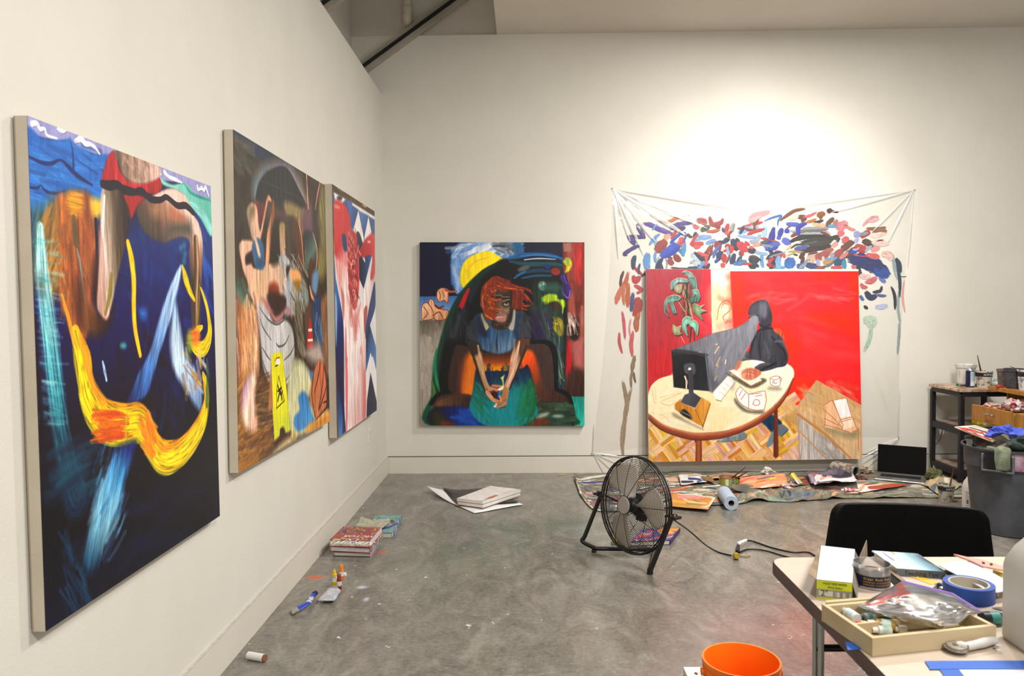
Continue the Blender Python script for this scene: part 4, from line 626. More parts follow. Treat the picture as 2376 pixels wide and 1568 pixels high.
    for Q in ([(1420, 1080), (1470, 1045), (1535, 1180), (1500, 1260), (1420, 1250)], [(1480, 1035), (1580, 1020), (1620, 1160), (1660, 1260), (1620, 1290), (1540, 1260), (1535, 1180)]): P(Q, 'ecb890', soft=2, sm=1, tex=.15)
    P([(1490, 1045), (1582, 1028), (1622, 1160), (1535, 1180)], 'f8f0ee', soft=2, sm=1); P([(1540, 1185), (1625, 1165), (1640, 1240), (1560, 1265)], 'f4dcc4', soft=3, sm=1)
    for L in ([(1420, 1080), (1470, 1045), (1580, 1020), (1622, 1165)], [(1420, 1120), (1500, 1190), (1550, 1250)], [(1415, 1180), (1520, 1230)], [(1425, 1230), (1540, 1262), (1620, 1290)], [(1480, 1040), (1540, 1190), (1560, 1230), (1550, 1260)], [(1540, 1190), (1625, 1168)], [(1540, 1205), (1630, 1180)], [(1630, 1170), (1665, 1270), (1630, 1278)], [(1430, 1090), (1420, 1240)]): S(L, 3, 'b05c2c', sm=1, op=.9)
    # legs and feet
    P([(925, 1180), (990, 1140), (1090, 1200), (1090, 1240), (1040, 1290), (980, 1240)], [(930, 1180, '0c3454'), (1080, 1230, '0a2c48')], soft=3, tex=.3); P([(608, 1350), (640, 1320), (740, 1310), (790, 1275), (832, 1300), (815, 1335), (700, 1350), (650, 1362)], '6c8088', soft=3, tex=.3); S([(608, 1352), (700, 1352), (815, 1338), (832, 1300)], 3, '3c4c54'); S([(760, 1300), (795, 1290)], 4, 'a05868'); P([(1060, 1240), (1100, 1225), (1148, 1265), (1100, 1310), (1070, 1300)], '5c707c', soft=3); P([(985, 1380), (1010, 1310), (1050, 1260), (1075, 1290), (1040, 1360), (1000, 1395)], '6c808c', soft=3); S([(1085, 1240), (1110, 1250)], 4, 'a85860'); S([(1148, 1265), (1100, 1315)], 4, '384850')
    # table
    P([(1040, 1065), (1066, 1065), (1076, 1465), (1055, 1480), (1036, 1465)], [(1038, 1200, '5c2414'), (1074, 1200, '7c3018')], soft=2, sm=1); P([(425, 1320), (490, 1325), (492, 1508), (442, 1508), (445, 1370)], [(440, 1400, '5c2414'), (466, 1400, 'b06030'), (490, 1400, '6c2814')], soft=2, sm=1); S([(640, 1325), (880, 1240), (1010, 1140)], [5, 9, 5], '5c3c24', op=.6)
    P([(80, 990), (130, 900), (260, 850), (700, 780), (880, 740), (1100, 760), (1180, 800), (1186, 880), (1120, 1000), (980, 1130), (800, 1230), (600, 1290), (400, 1285), (230, 1240), (80, 1140)], [(200, 950, 'f4e4bc'), (600, 1200, 'f0dca8'), (1100, 850, 'f6ecd4')], soft=2, tex=.06)
    b.rub(120, 900, 900, 1240, 40, ['f6ecd4', 'f2e0b8', 'f8f0dc', 'f0d8a8'], 110, 34, -.3, .5, .4, 82, .8); P([(880, 745), (1120, 760), (1080, 810), (930, 830)], 'f8f4ec', soft=10)
    S([(80, 1160), (200, 1250), (400, 1310), (560, 1312), (720, 1285), (900, 1210), (1040, 1110), (1130, 1000), (1185, 880)], [20, 26, 30, 30, 26, 24, 20, 14, 5], None, cross=[(-1, 'd09068'), (-.3, 'a45030'), (.5, '7c3420'), (1, '5c2818')], soft=.15)
    S([(110, 960), (125, 1050), (140, 1060)], 2.5, 'b08068', op=.7); S([(130, 940), (140, 1040)], 2, 'b08068', op=.7); S([(170, 1020), (260, 1000), (330, 990), (180, 1050), (240, 1080), (300, 1050)], 4, 'dcc08c', op=.8); S([(95, 1130), (200, 1160), (240, 1200)], 2.5, 'c4a474', op=.6)
    # chair back and figure
    P([(1040, 510), (1075, 500), (1110, 540), (1118, 590), (1080, 560)], 'c45430', soft=2, tex=.4)
    P([(850, 400), (855, 340), (900, 295), (965, 280), (1000, 310), (1025, 400), (1020, 470), (1040, 520), (1090, 560), (1130, 640), (1150, 700), (1130, 780), (1060, 800), (1000, 820), (930, 830), (900, 800), (970, 760), (870, 740), (790, 750), (800, 700), (860, 660), (870, 560), (930, 500), (920, 420)], [(850, 500, '3c3a44'), (1000, 600, '44424c'), (1140, 700, '34343c')], soft=2, tex=.25)
    P([(930, 310), (980, 300), (1005, 400), (960, 420), (915, 380)], '6a6a78', soft=12); P([(1000, 340), (1025, 420), (1010, 480), (950, 490), (930, 460), (980, 420)], '3a3844', soft=6); P([(860, 340), (910, 310), (920, 370), (870, 400)], '50505c', soft=8)
    for L, w, c in (([(920, 520), (980, 500), (1030, 500)], [8, 12, 6], '22222a'), ([(940, 530), (930, 640), (940, 730)], [6, 9, 5], '26242e'), ([(1020, 560), (1070, 620), (1120, 680), (1130, 740)], [7, 10, 10, 6], '24232c'), ([(1050, 600), (1100, 600), (1130, 650)], [10, 14, 8], '5a5866'), ([(900, 560), (870, 640), (860, 720)], [8, 12, 6], '2a2832'), ([(1060, 760), (1000, 790), (940, 820)], [8, 12, 8], '201e26'), ([(970, 600), (1000, 680), (1000, 730)], [12, 18, 10], '4c4a56'), ([(900, 800), (950, 775), (1010, 770)], [10, 14, 8], '52505c'), ([(850, 420), (910, 400), (925, 440)], [6, 9, 5], '1c1a20'), ([(930, 470), (970, 490), (1010, 470)], [6, 9, 5], '26242c'), ([(1100, 560), (1140, 680), (1145, 720)], [4, 5, 3], '9c4438'), ([(800, 720), (850, 740)], [8, 8], '54525e')): S(L, w, c, soft=.6)
    # screen-cone
    P([(258, 665), (430, 600), (560, 545), (740, 500), (840, 440), (880, 405), (915, 408), (922, 450), (900, 540), (850, 640), (780, 760), (700, 860), (600, 960), (560, 975), (530, 700), (400, 680)], [(300, 650, '64646e'), (600, 700, '7a7a84'), (880, 500, '84848e')], soft=2, sm=2, tex=.2)
    b.rub(500, 560, 820, 850, 50, ['868690', '6c6c78', '7c7c86', '90909a'], 90, 20, 1.9, .2, .4, 83, .8); P([(520, 720), (600, 900), (640, 900), (560, 975)], '5c5c68', soft=10); P([(870, 410), (915, 410), (915, 460), (850, 500)], '92929e', soft=8); S([(258, 662), (430, 600), (560, 545), (740, 500), (850, 440)], 3, '8c3c3c', op=.7); S([(580, 970), (700, 850), (780, 740), (850, 640)], 3, 'b08058', op=.7)
    for L in ([(600, 780), (630, 720)], [(605, 770), (615, 790)], [(620, 640), (590, 690)], [(590, 890), (605, 860)], [(670, 770), (675, 740)], [(600, 625), (610, 620)]): S(L, 5, 'd8b484', sm=1)
    for x in (445, 460, 475, 520, 540): S([(x, 590), (x+1, 640)], 2, '8c2c30', sm=1, op=.7)
    P([(258, 668), (530, 700), (556, 975), (400, 960), (275, 942)], [(270, 700, '1c1c20'), (400, 800, '121114'), (540, 900, '26262c')], soft=2, sm=1, tex=.2); P([(258, 668), (320, 655), (520, 690), (530, 705), (430, 690), (300, 680)], '34343a', soft=3); S([(520, 700), (550, 970)], 7, '5a6470', sm=1); S([(275, 690), (420, 690), (515, 710)], 7, '2c2c30'); P([(360, 770), (430, 765), (440, 840), (380, 845), (358, 820)], '4a4a50', soft=3); b.blob(398, 806, 11, 11, 'fdfdfd', soft=1.5); S([(360, 860), (375, 900), (372, 960)], [6, 9, 6], 'e8dcc8'); S([(372, 850), (380, 950)], [3, 3], '8c3820')
    S([(405, 830), (410, 1000)], 18, '3c3c44', soft=.15, sm=1); P([(330, 1050), (360, 1000), (400, 985), (430, 985), (488, 1025), (440, 1100), (330, 1060)], [(340, 1040, '4c4c56'), (470, 1050, '3a3a42')], soft=2, sm=1)
    P([(284, 1070), (330, 1030), (332, 1060), (440, 1105), (490, 1020), (560, 1060), (500, 1245), (400, 1190), (285, 1110)], [(300, 1080, 'b87420'), (440, 1150, 'c88428'), (550, 1080, 'e0a040')], soft=2, sm=1, tex=.2); P([(325, 1130), (360, 1110), (410, 1160), (412, 1185), (350, 1160)], '1c1a1c', soft=3); S([(320, 1120), (400, 1160), (412, 1180)], 5, '707478'); P([(280, 1140), (400, 1210), (495, 1260), (470, 1250), (290, 1170)], '6c6450', soft=7, op=.8); S([(498, 1245), (555, 1070)], 6, 'a06420', sm=1); S([(440, 1110), (500, 1240)], 3, '7c4c18', sm=1)
    # papers, hand, mug
    P([(575, 985), (690, 860), (740, 905), (640, 1040), (600, 1030)], 'f6efe8', soft=2, sm=1); S([(640, 1045), (745, 910)], 3, 'b09078', sm=1); S([(600, 1040), (640, 1052)], 5, '9c9480')
    for i in range(4): S([(625+i*25, 980-i*32), (665+i*22, 1005-i*30)], 2.5, 'd8a090', sm=1)
    P([(690, 840), (860, 910), (950, 880), (980, 905), (860, 955), (700, 860)], '5c5c4c', soft=4); P([(700, 820), (800, 800), (950, 895), (865, 935), (790, 890)], 'f4e4d0', soft=2, sm=1); S([(710, 835), (865, 940), (950, 905)], 4, 'b06848', sm=1)
    P([(795, 870), (800, 820), (860, 800), (930, 820), (940, 850), (880, 890), (830, 890)], [(800, 830, 'dc9478'), (930, 840, 'c46c50')], soft=2, tex=.3)
    for L in ([(800, 840), (850, 830), (900, 850)], [(810, 825), (860, 815), (910, 835)], [(830, 870), (835, 850)], [(855, 875), (858, 855)]): S(L, 3, '9c4030')
    P([(740, 800), (780, 740), (790, 770), (760, 820)], 'c87460', soft=3)
    P([(1010, 945), (1080, 950), (1085, 970), (1000, 965)], '94907c', soft=8); P([(1010, 880), (1080, 870), (1085, 930), (1050, 945), (1015, 930)], 'f8f2ec', soft=2, tex=.05)
    for L in ([(1010, 880), (1045, 865), (1082, 872), (1085, 930), (1050, 942), (1015, 925), (1010, 880)], [(1082, 868), (1098, 885), (1085, 910)], [(1030, 920), (1035, 900), (1045, 920), (1062, 915)], [(1015, 885), (1050, 892), (1082, 878)]): S(L, 3, 'b0583c')
    P([(745, 1030), (790, 1080), (850, 1120), (960, 1125), (940, 1145), (820, 1130), (750, 1070)], '54584c', soft=6); P([(750, 990), (785, 940), (850, 1000), (970, 975), (965, 1110), (850, 1105), (780, 1060)], 'f6f0ec', soft=2, sm=1, tex=.06)
    for L in ([(750, 990), (785, 940), (850, 1000), (972, 975), (966, 1115), (850, 1108), (770, 1050), (750, 990)], [(850, 1000), (848, 1105)], [(775, 1010), (800, 970)], [(790, 1040), (825, 990)], [(880, 1075), (895, 1040), (925, 1045), (930, 1075), (900, 1085), (880, 1070)], [(870, 1000), (940, 990)], [(900, 1015), (950, 1005)]): S(L, 3, 'b0503c', sm=2)
    P([(55, 40), (1680, 40), (1674, 62), (708, 62), (708, 47), (55, 46)], 'f6f0ea', soft=1.5, sm=1)
    P([(55, 42), (705, 44), (705, 48), (55, 50)], 'b86060', soft=2, sm=1)
    return b.finish(.04)
# ---------------------------------------------------------------- room
wall_paint = M('wall_paint', 'dbd7cc', 'dfdbd1', 3., .62, bump=.22, bscale=190, spec=.35)
trim_paint = M('trim_paint', 'd9d3c6', 'dcd6ca', 4., .5, bump=.08, bscale=90)
ceil_paint = M('ceiling_paint', 'd2ccc0', 'd8d2c6', 2., .8)
dark_gap = M('joint_gap', '3a352e', '4a443c', 30., .9)
def concrete():
    m = bpy.data.materials.new('sealed_concrete'); m.use_nodes = True; N, L = nodes(m); b = N['Principled BSDF']
    tc = N.new('ShaderNodeTexCoord'); P = tc.outputs['Object']
    def noise(sc, det=5, dist=0., st=None, rough=.55):
        n = N.new('ShaderNodeTexNoise'); n.inputs['Scale'].default_value = sc; n.inputs['Detail'].default_value = det; n.inputs['Distortion'].default_value = dist; n.inputs['Roughness'].default_value = rough
        if st:
            mp = N.new('ShaderNodeMapping'); mp.inputs['Scale'].default_value = st; L.new(P, mp.inputs[0]); L.new(mp.outputs[0], n.inputs['Vector'])
        else: L.new(P, n.inputs['Vector'])
        return n.outputs['Fac']
    def ramp(src, stops):
        r = N.new('ShaderNodeValToRGB'); e = r.color_ramp.elements
        while len(e) < len(stops): e.new(.5)
        for i, (p, c) in enumerate(stops): e[i].position = p; e[i].color = rgb(c)
        L.new(src, r.inputs[0]); return r.outputs[0]
    def mix(f, a, c, mode='MIX'):
        x = N.new('ShaderNodeMixRGB'); x.blend_type = mode
        if isinstance(f, float): x.inputs[0].default_value = f
        else: L.new(f, x.inputs[0])
        for s, i in ((a, 1), (c, 2)):
            if isinstance(s, str): x.inputs[i].default_value = rgb(s)
            else: L.new(s, x.inputs[i])
        return x.outputs[0]
    def spotmask(cx, cy, rx, ry, k=1.):
        mp = N.new('ShaderNodeMapping'); mp.vector_type = 'POINT'; mp.inputs['Location'].default_value = (-cx/rx, -cy/ry, 0); mp.inputs['Scale'].default_value = (1/rx, 1/ry, 1); L.new(P, mp.inputs[0])
        g = N.new('ShaderNodeTexGradient'); g.gradient_type = 'QUADRATIC_SPHERE'; L.new(mp.outputs[0], g.inputs[0])
        u = N.new('ShaderNodeMath'); u.operation = 'MULTIPLY'; L.new(g.outputs['Fac'], u.inputs[0]); L.new(noise(5, 6, 1.), u.inputs[1])
        w = N.new('ShaderNodeMath'); w.operation = 'MULTIPLY'; w.use_clamp = True; w.inputs[1].default_value = k; L.new(u.outputs[0], w.inputs[0]); return w.outputs[0]
    c = ramp(noise(1.3, 9, .8), [(.3, '504d47'), (.5, '716d65'), (.72, '908b82')])
    c = mix(.7, c, ramp(noise(6, 10, 1.5, (1, .5, 1), .65), [(.3, '44423c'), (.5, '757168'), (.7, 'a09b91')]))
    c = mix(.30, c, ramp(noise(45, 8, 0, None, .75), [(.35, '55534e'), (.65, 'a5a198')]))
    c = mix(spotmask(1.1, 3.2, 1.3, .9, .75), c, '8f5a52'); c = mix(spotmask(.75, 2.6, .7, .6, .7), c, '9a5c52')
    c = mix(spotmask(-.35, 4.2, .7, 1.0, .6), c, '6f8272'); c = mix(spotmask(.25, 4.9, .35, .4, .9), c, '5c7064')
    for (u, v), rx, ry, k in (((733, 1339), .08, .06, 3.), ((886, 1281), .06, .03, 3.)):
        cx, cy = fl(u, v).x, fl(u, v).y; c = mix(spotmask(cx, cy, rx, ry, k), c, 'c85a2c')
    for (u, v), rx, ry, k in (((840, 1362), .05, .04, 3.), ((850, 1390), .025, .05, 3.)):
        cx, cy = fl(u, v).x, fl(u, v).y; c = mix(spotmask(cx, cy, rx, ry, k), c, 'bcc4d4')
    # scratches and paint specks
    s1 = ramp(noise(9, 3, 2.5, (1, 9, 1)), [(.64, '000000'), (.69, 'ffffff')]); s2 = ramp(noise(2.2, 2), [(.45, '000000'), (.62, 'ffffff')])
    c = mix(mix(.75, '000000', mix(1., s1, s2, 'MULTIPLY')), c, 'aaa69c')
    v = N.new('ShaderNodeTexVoronoi'); v.inputs['Scale'].default_value = 9; v.inputs['Randomness'].default_value = 1; mp = N.new('ShaderNodeMapping'); mp.inputs['Scale'].default_value = (1, .8, 1); L.new(P, mp.inputs[0])
    w = N.new('ShaderNodeVectorMath'); w.operation = 'ADD'; nz = N.new('ShaderNodeTexNoise'); nz.inputs['Scale'].default_value = 26; L.new(P, nz.inputs['Vector']); sc = N.new('ShaderNodeVectorMath'); sc.operation = 'SCALE'; sc.inputs['Scale'].default_value = .09; L.new(nz.outputs['Color'], sc.inputs[0]); L.new(mp.outputs[0], w.inputs[0]); L.new(sc.outputs[0], w.inputs[1]); L.new(w.outputs[0], v.inputs['Vector'])
    specks = ramp(v.outputs['Distance'], [(.05, 'ffffff'), (.085, '000000')]); pick = ramp(noise(5.5, 2), [(.47, '000000'), (.52, 'ffffff')])
    c = mix(mix(1., specks, pick, 'MULTIPLY'), c, 'd8d6d0')
    v2 = N.new('ShaderNodeTexVoronoi'); v2.inputs['Scale'].default_value = 30; L.new(w.outputs[0], v2.inputs['Vector']); sp2 = ramp(v2.outputs['Distance'], [(.06, 'ffffff'), (.1, '000000')]); pk2 = ramp(noise(2.6, 4), [(.52, '000000'), (.6, 'ffffff')])
    c = mix(mix(1., sp2, pk2, 'MULTIPLY'), c, 'c8c6c0')
    L.new(c, b.inputs['Base Color'])
    L.new(ramp(noise(4, 8, .5), [(.3, '686868'), (.7, '989898')]), b.inputs['Roughness']); b.inputs['Specular IOR Level'].default_value = .35
    bp = N.new('ShaderNodeBump'); bp.inputs['Strength'].default_value = .25; bp.inputs['Distance'].default_value = .002; L.new(noise(60, 6), bp.inputs['Height']); L.new(bp.outputs[0], b.inputs['Normal'])
    return m
struct(MB().box((2.2, 2.3, -.05), (7.4, 8.8, .1)).build('floor', concrete()))
# back wall: lower panel up to the ledge, upper wall set back a little
wb = struct(MB().box((2.2, WALL_Y+.1, CEIL_Z/2), (7.4, .2, CEIL_Z)).build('wall_back', wall_paint))
struct(MB().box((2.2, WALL_Y+.13, CEIL_Z+.75), (7.4, .2, 1.5)).build('wall_back_upper', wall_paint))
struct(MB().box((WALL_X-.11, 2.3, PART_Z/2), (.22, 8.8-.43, PART_Z)).build('wall_left', wall_paint))
struct(MB().box((-1.55, 2.3, 2.6), (.2, 8.8, 5.2)).build('wall_outer_left', wall_paint))
ceil_x = on(1153, 75, 1, WALL_Y).x
struct(MB().box(((5.9+ceil_x)/2, 2.3, CEIL_Z+.12), (5.9-ceil_x, 8.4, .24)).build('ceiling', ceil_paint))
struct(MB().box((2.2, 2.3, 5.22), (7.4, 8.8, .1)).build('ceiling_bounce', ceil_paint))  # unseen roof over the tall bay, added only for bounced light
bb = struct(MB().box((2.35, WALL_Y-.006, BASE_H/2), (7.08, .012, BASE_H)).build('baseboard_back', trim_paint))
struct(MB().box((2.35, WALL_Y-.004, BASE_H+.0025), (7.08, .014, .005)).build('trim_1', dark_gap))
struct(MB().box((WALL_X+.006, 2.3, BASE_H/2), (.012, 8.3, BASE_H)).build('baseboard_left', trim_paint))
struct(MB().box((WALL_X+.005, 2.3, BASE_H+.0015), (.014, 8.3, .003)).build('trim_2', M('caulk_line', 'b4aea2', 'c4beb2', 40, .6)))
# roof bars in the tall bay, drain pipe
steel_dark = M('dark_steel', '1c1b1a', '262422', 20, .5, .3); steel_light = M('primed_steel', 'a8a294', 'b4ae9f', 10, .5)
def roof_bar(pix, y, label):
    a, b = on(*pix[0], 1, y), on(*pix[1], 1, y); d = (b-a).normalized(); n = Vector((d.z, 0, -d.x)) if d.x > 0 else Vector((-d.z, 0, d.x))
    t = thing('roof_beam', label, 'beam', a); e = (b-a)
    def strip(o0, o1, y0, y1): return [Vector((n.x*o0, y0, n.z*o0)), Vector((n.x*o1, y0, n.z*o1)), Vector((n.x*o1, y1, n.z*o1)), Vector((n.x*o0, y1, n.z*o0))]
    for nm, o0, o1, y0, y1, mt in (('web', -.012, .014, .03, .1, steel_dark), ('lip', .014, .05, .045, .1, steel_light), ('top_flange', -.05, -.012, .05, .1, steel_light)):
        S = strip(o0, o1, y0, y1); MB().add([p for p in S]+[p+e for p in S], [(0, 1, 2, 3), (7, 6, 5, 4), (0, 4, 5, 1), (1, 5, 6, 2), (2, 6, 7, 3), (3, 7, 4, 0)]).build(nm, mt, t)
roof_bar(((815, 168), (1150, -77)), WALL_Y-.1, 'dark edged sloping roof beam crossing the corner of the back wall')
roof_bar(((690, 42), (900, -112)), 5.3, 'dark edged sloping roof beam just showing above the left wall top')
pv = M('pvc_pipe', 'd8d0bc', 'e0d8c4', 8, .4)
pp = on(945, 36, 1, WALL_Y-.03); t = thing('drain_pipe', 'pale vertical pipe with an elbow high on the back wall', 'pipe', pp)
MB().lathe([(.033, .03), (.033, 1.4)], 16).build('pipe_run', pv, t, True); MB().lathe([(.042, .02), (.042, .065), (.036, .07)], 16).build('collar', pv, t, True)
MB().tube(smooth_path([(0, 0, .03), (0, .002, -.015), (0, .02, -.045), (0, .07, -.05)], 5), .04, 14).build('elbow', pv, t, True)
# outlet plates
ivory = M('ivory_plastic', 'dcd8cc', 'e2dfd4', 10, .35)
q = on(856, 1011, 0, WALL_X); t = thing('outlet_plate', 'white outlet plate low on the left wall by the corner', 'outlet', q)
MB().box((.003, 0, 0), (.006, .075, .118), bev=.002).build('plate', ivory, t)
for dz in (-.025, .025): MB().box((.0066, 0, dz), (.003, .03, .028), bev=.001).build('socket', M('socket_face', 'c8c4b8', 'd0ccc0', 10, .4), t)
# ---------------------------------------------------------------- paintings
raw_canvas = M('raw_canvas', 'c0b4a2', 'c8bdac', 6., .85, bump=.25, bscale=260); lining = M('canvas_back', '9a8c74', 'a89a82', 6, .9); prim = M('primed_canvas', 'd8d2c6', 'e0dad0', 8, .7)
def painting(name, label, pix, wall, board, gain, thick, gap, edge_mat, lean=0., gam=1.15):
    """stretched canvas hung on a wall: front corners read off the photo, picture on the front, canvas turned over the sides"""
    ax, val = wall; s = 1 if ax == 0 else -1
    off = Vector((1, 0, 0)) if ax == 0 else Vector((0, -1, 0))
    C4 = [on(u, v, ax, val+s*(thick+gap+(lean if i > 1 else 0))) for i, (u, v) in enumerate(pix)]; o = sum(C4, Vector())/4
    t = thing(name, label, 'painting', o-off*(thick/2)); L = [p-t.location for p in C4]; B = [p-off*thick for p in L]
    eps = off*.0012
    quad_face('canvas_face', [p+eps for p in L], board_mat(name+'_picture', board, gain, .38, .2, gam=gam), t)
    MB().add(L+B, [(0, 1, 2, 3)]+[(i, 4+i, 4+(i+1) % 4, (i+1) % 4) for i in range(4)]).build('canvas_wrap', edge_mat, t)
    for i in range(4):
        a, b = B[i], B[(i+1) % 4]; c = sum(B, Vector())/4; k = .06/max(.1, (a-c).length)
        MB().slab([a, b, b+(c-b)*k*1.4, a+(c-a)*k*1.4], -off*.004).build('stretcher_bar', lining, t)
    return t
painting('swimmer_painting', 'large dark blue painting of legs and a yellow snake, nearest on the left wall', [(62, 268), (488, 432), (509.5, 1196.5), (105, 1465)], (0, WALL_X), paint_swimmer(), 1.2, .028, .009, raw_canvas)
painting('umbrella_painting', 'brown painting with a dark umbrella and a yellow wet floor sign', [(540.2, 300.1), (753.2, 430), (764.7, 977.5), (553.3, 1096.8)], (0, WALL_X), paint_umbrella_scene(), 1.3, .034, .009, raw_canvas)
painting('red_figure_painting', 'red and pink torso painting with blue and white zigzags, nearest the corner', [(770, 426.5), (868.7, 490.3), (873.9, 951.7), (782, 1016)], (0, WALL_X), paint_red_form(), 1.25, .045, .009, raw_canvas)
painting('seated_man_painting', 'painting of a red haired man holding a lighter on the back wall', [(974, 562), (1356, 562), (1356, 988), (974, 987)], (1, WALL_Y), paint_red_haired(), 1.3, .034, .009, M('teal_edge', '1c5c60', '20686c', 8, .6))
painting('hooded_figure_painting', 'bright red painting of a hooded figure at a table, over the plastic sheet', [(1499.3, 623.8), (1991.5, 624.5), (2000.8, 1064.4), (1505.7, 1071.7)], (1, WALL_Y), paint_red_room(), .95, .036, .016, prim, .085, 1.05)
# ---------------------------------------------------------------- plastic sheet with test strokes behind it
def film_mat(key, haze=.10, gloss=.22, rough=.12, tint='f4f2ee'):
    m = bpy.data.materials.new(key); m.use_nodes = True; N, L = nodes(m); N.remove(N['Principled BSDF']); out = N['Material Output']
    tr = N.new('ShaderNodeBsdfTransparent'); df = N.new('ShaderNodeBsdfDiffuse'); df.inputs[0].default_value = rgb(tint); g = N.new('ShaderNodeBsdfGlossy'); g.inputs['Roughness'].default_value = rough
    a = N.new('ShaderNodeMixShader'); a.inputs[0].default_value = haze; L.new(tr.outputs[0], a.inputs[1]); L.new(df.outputs[0], a.inputs[2])
    lw = N.new('ShaderNodeFresnel'); lw.inputs[0].default_value = 1.45; mu = N.new('ShaderNodeMath'); mu.operation = 'MULTIPLY_ADD'; mu.inputs[1].default_value = 1.2; mu.inputs[2].default_value = gloss*.2; L.new(lw.outputs[0], mu.inputs[0])
    n = N.new('ShaderNodeTexNoise'); n.inputs['Scale'].default_value = 14; tc = N.new('ShaderNodeTexCoord'); L.new(tc.outputs['Object'], n.inputs['Vector']); bp = N.new('ShaderNodeBump'); bp.inputs['Strength'].default_value = .2; bp.inputs['Distance'].default_value = .01; L.new(n.outputs['Fac'], bp.inputs['Height']); L.new(bp.outputs[0], g.inputs['Normal'])
    b = N.new('ShaderNodeMixShader'); L.new(mu.outputs[0], b.inputs[0]); L.new(a.outputs[0], b.inputs[1]); L.new(g.outputs[0], b.inputs[2]); L.new(b.outputs[0], out.inputs[0]); return m
film = film_mat('clear_film', .035, .16, .14)
sh_c = [on(u, v, 1, WALL_Y) for u, v in ((1421, 437), (2121, 440), (2084, 1014), (1373, 1051))]
sheet = thing('plastic_sheet', 'clear plastic sheet pinned to the back wall around the bright red painting', 'plastic sheet', (sh_c[0]+sh_c[2])/2)
shl = [p-sheet.location for p in sh_c]
def sheet_pt(u, v):
    top = shl[0].lerp(shl[1], u); bot = shl[3].lerp(shl[2], u); p = top.lerp(bot, v)
    p.z -= (.165*(4*u*(1-u))**.8)*(1-v)**3          # slack upper hem
    p.z += .05*(4*u*(1-u))*v**4
    p.x += (.035*(1-2*u))*4*v*(1-v)
    h = .004
    for ci, (cx, cy) in enumerate(((0, 0), (1, 0), (1, 1), (0, 1))):
        dx, dy = (u-cx)*2.5, (v-cy)*2.2; r = math.hypot(dx, dy); a = math.atan2(abs(dy), abs(dx)+1e-6)
        w = vn(a*9, ci*3.1, 2)+.5; h += .030*max(0, w-.42)*r/.25*math.exp(-r/.42)
    h += .006*(vn(u*9, v*7, 5)+.5)
    m = min(u, 1-u, v, 1-v); h *= min(1, m*14+.12)
    p.y -= min(h, .0135 if (.12 < u < .9 and v > .28) else .03)+.004
    return p
MB().grid(sheet_pt, 150, 120).build('film', film, sheet, True, 180)
pin = M('steel_pin', 'b8b8b4', None, 10, .3, .9)
for p in shl: MB().lathe([(.0, 0), (.006, .002), (.005, .006), (0, .008)], 10, Matrix.Translation(p+Vector((0, -.006, 0))) @ Matrix.Rotation(math.radians(90), 4, 'X')).build('push_pin', pin, sheet, True)
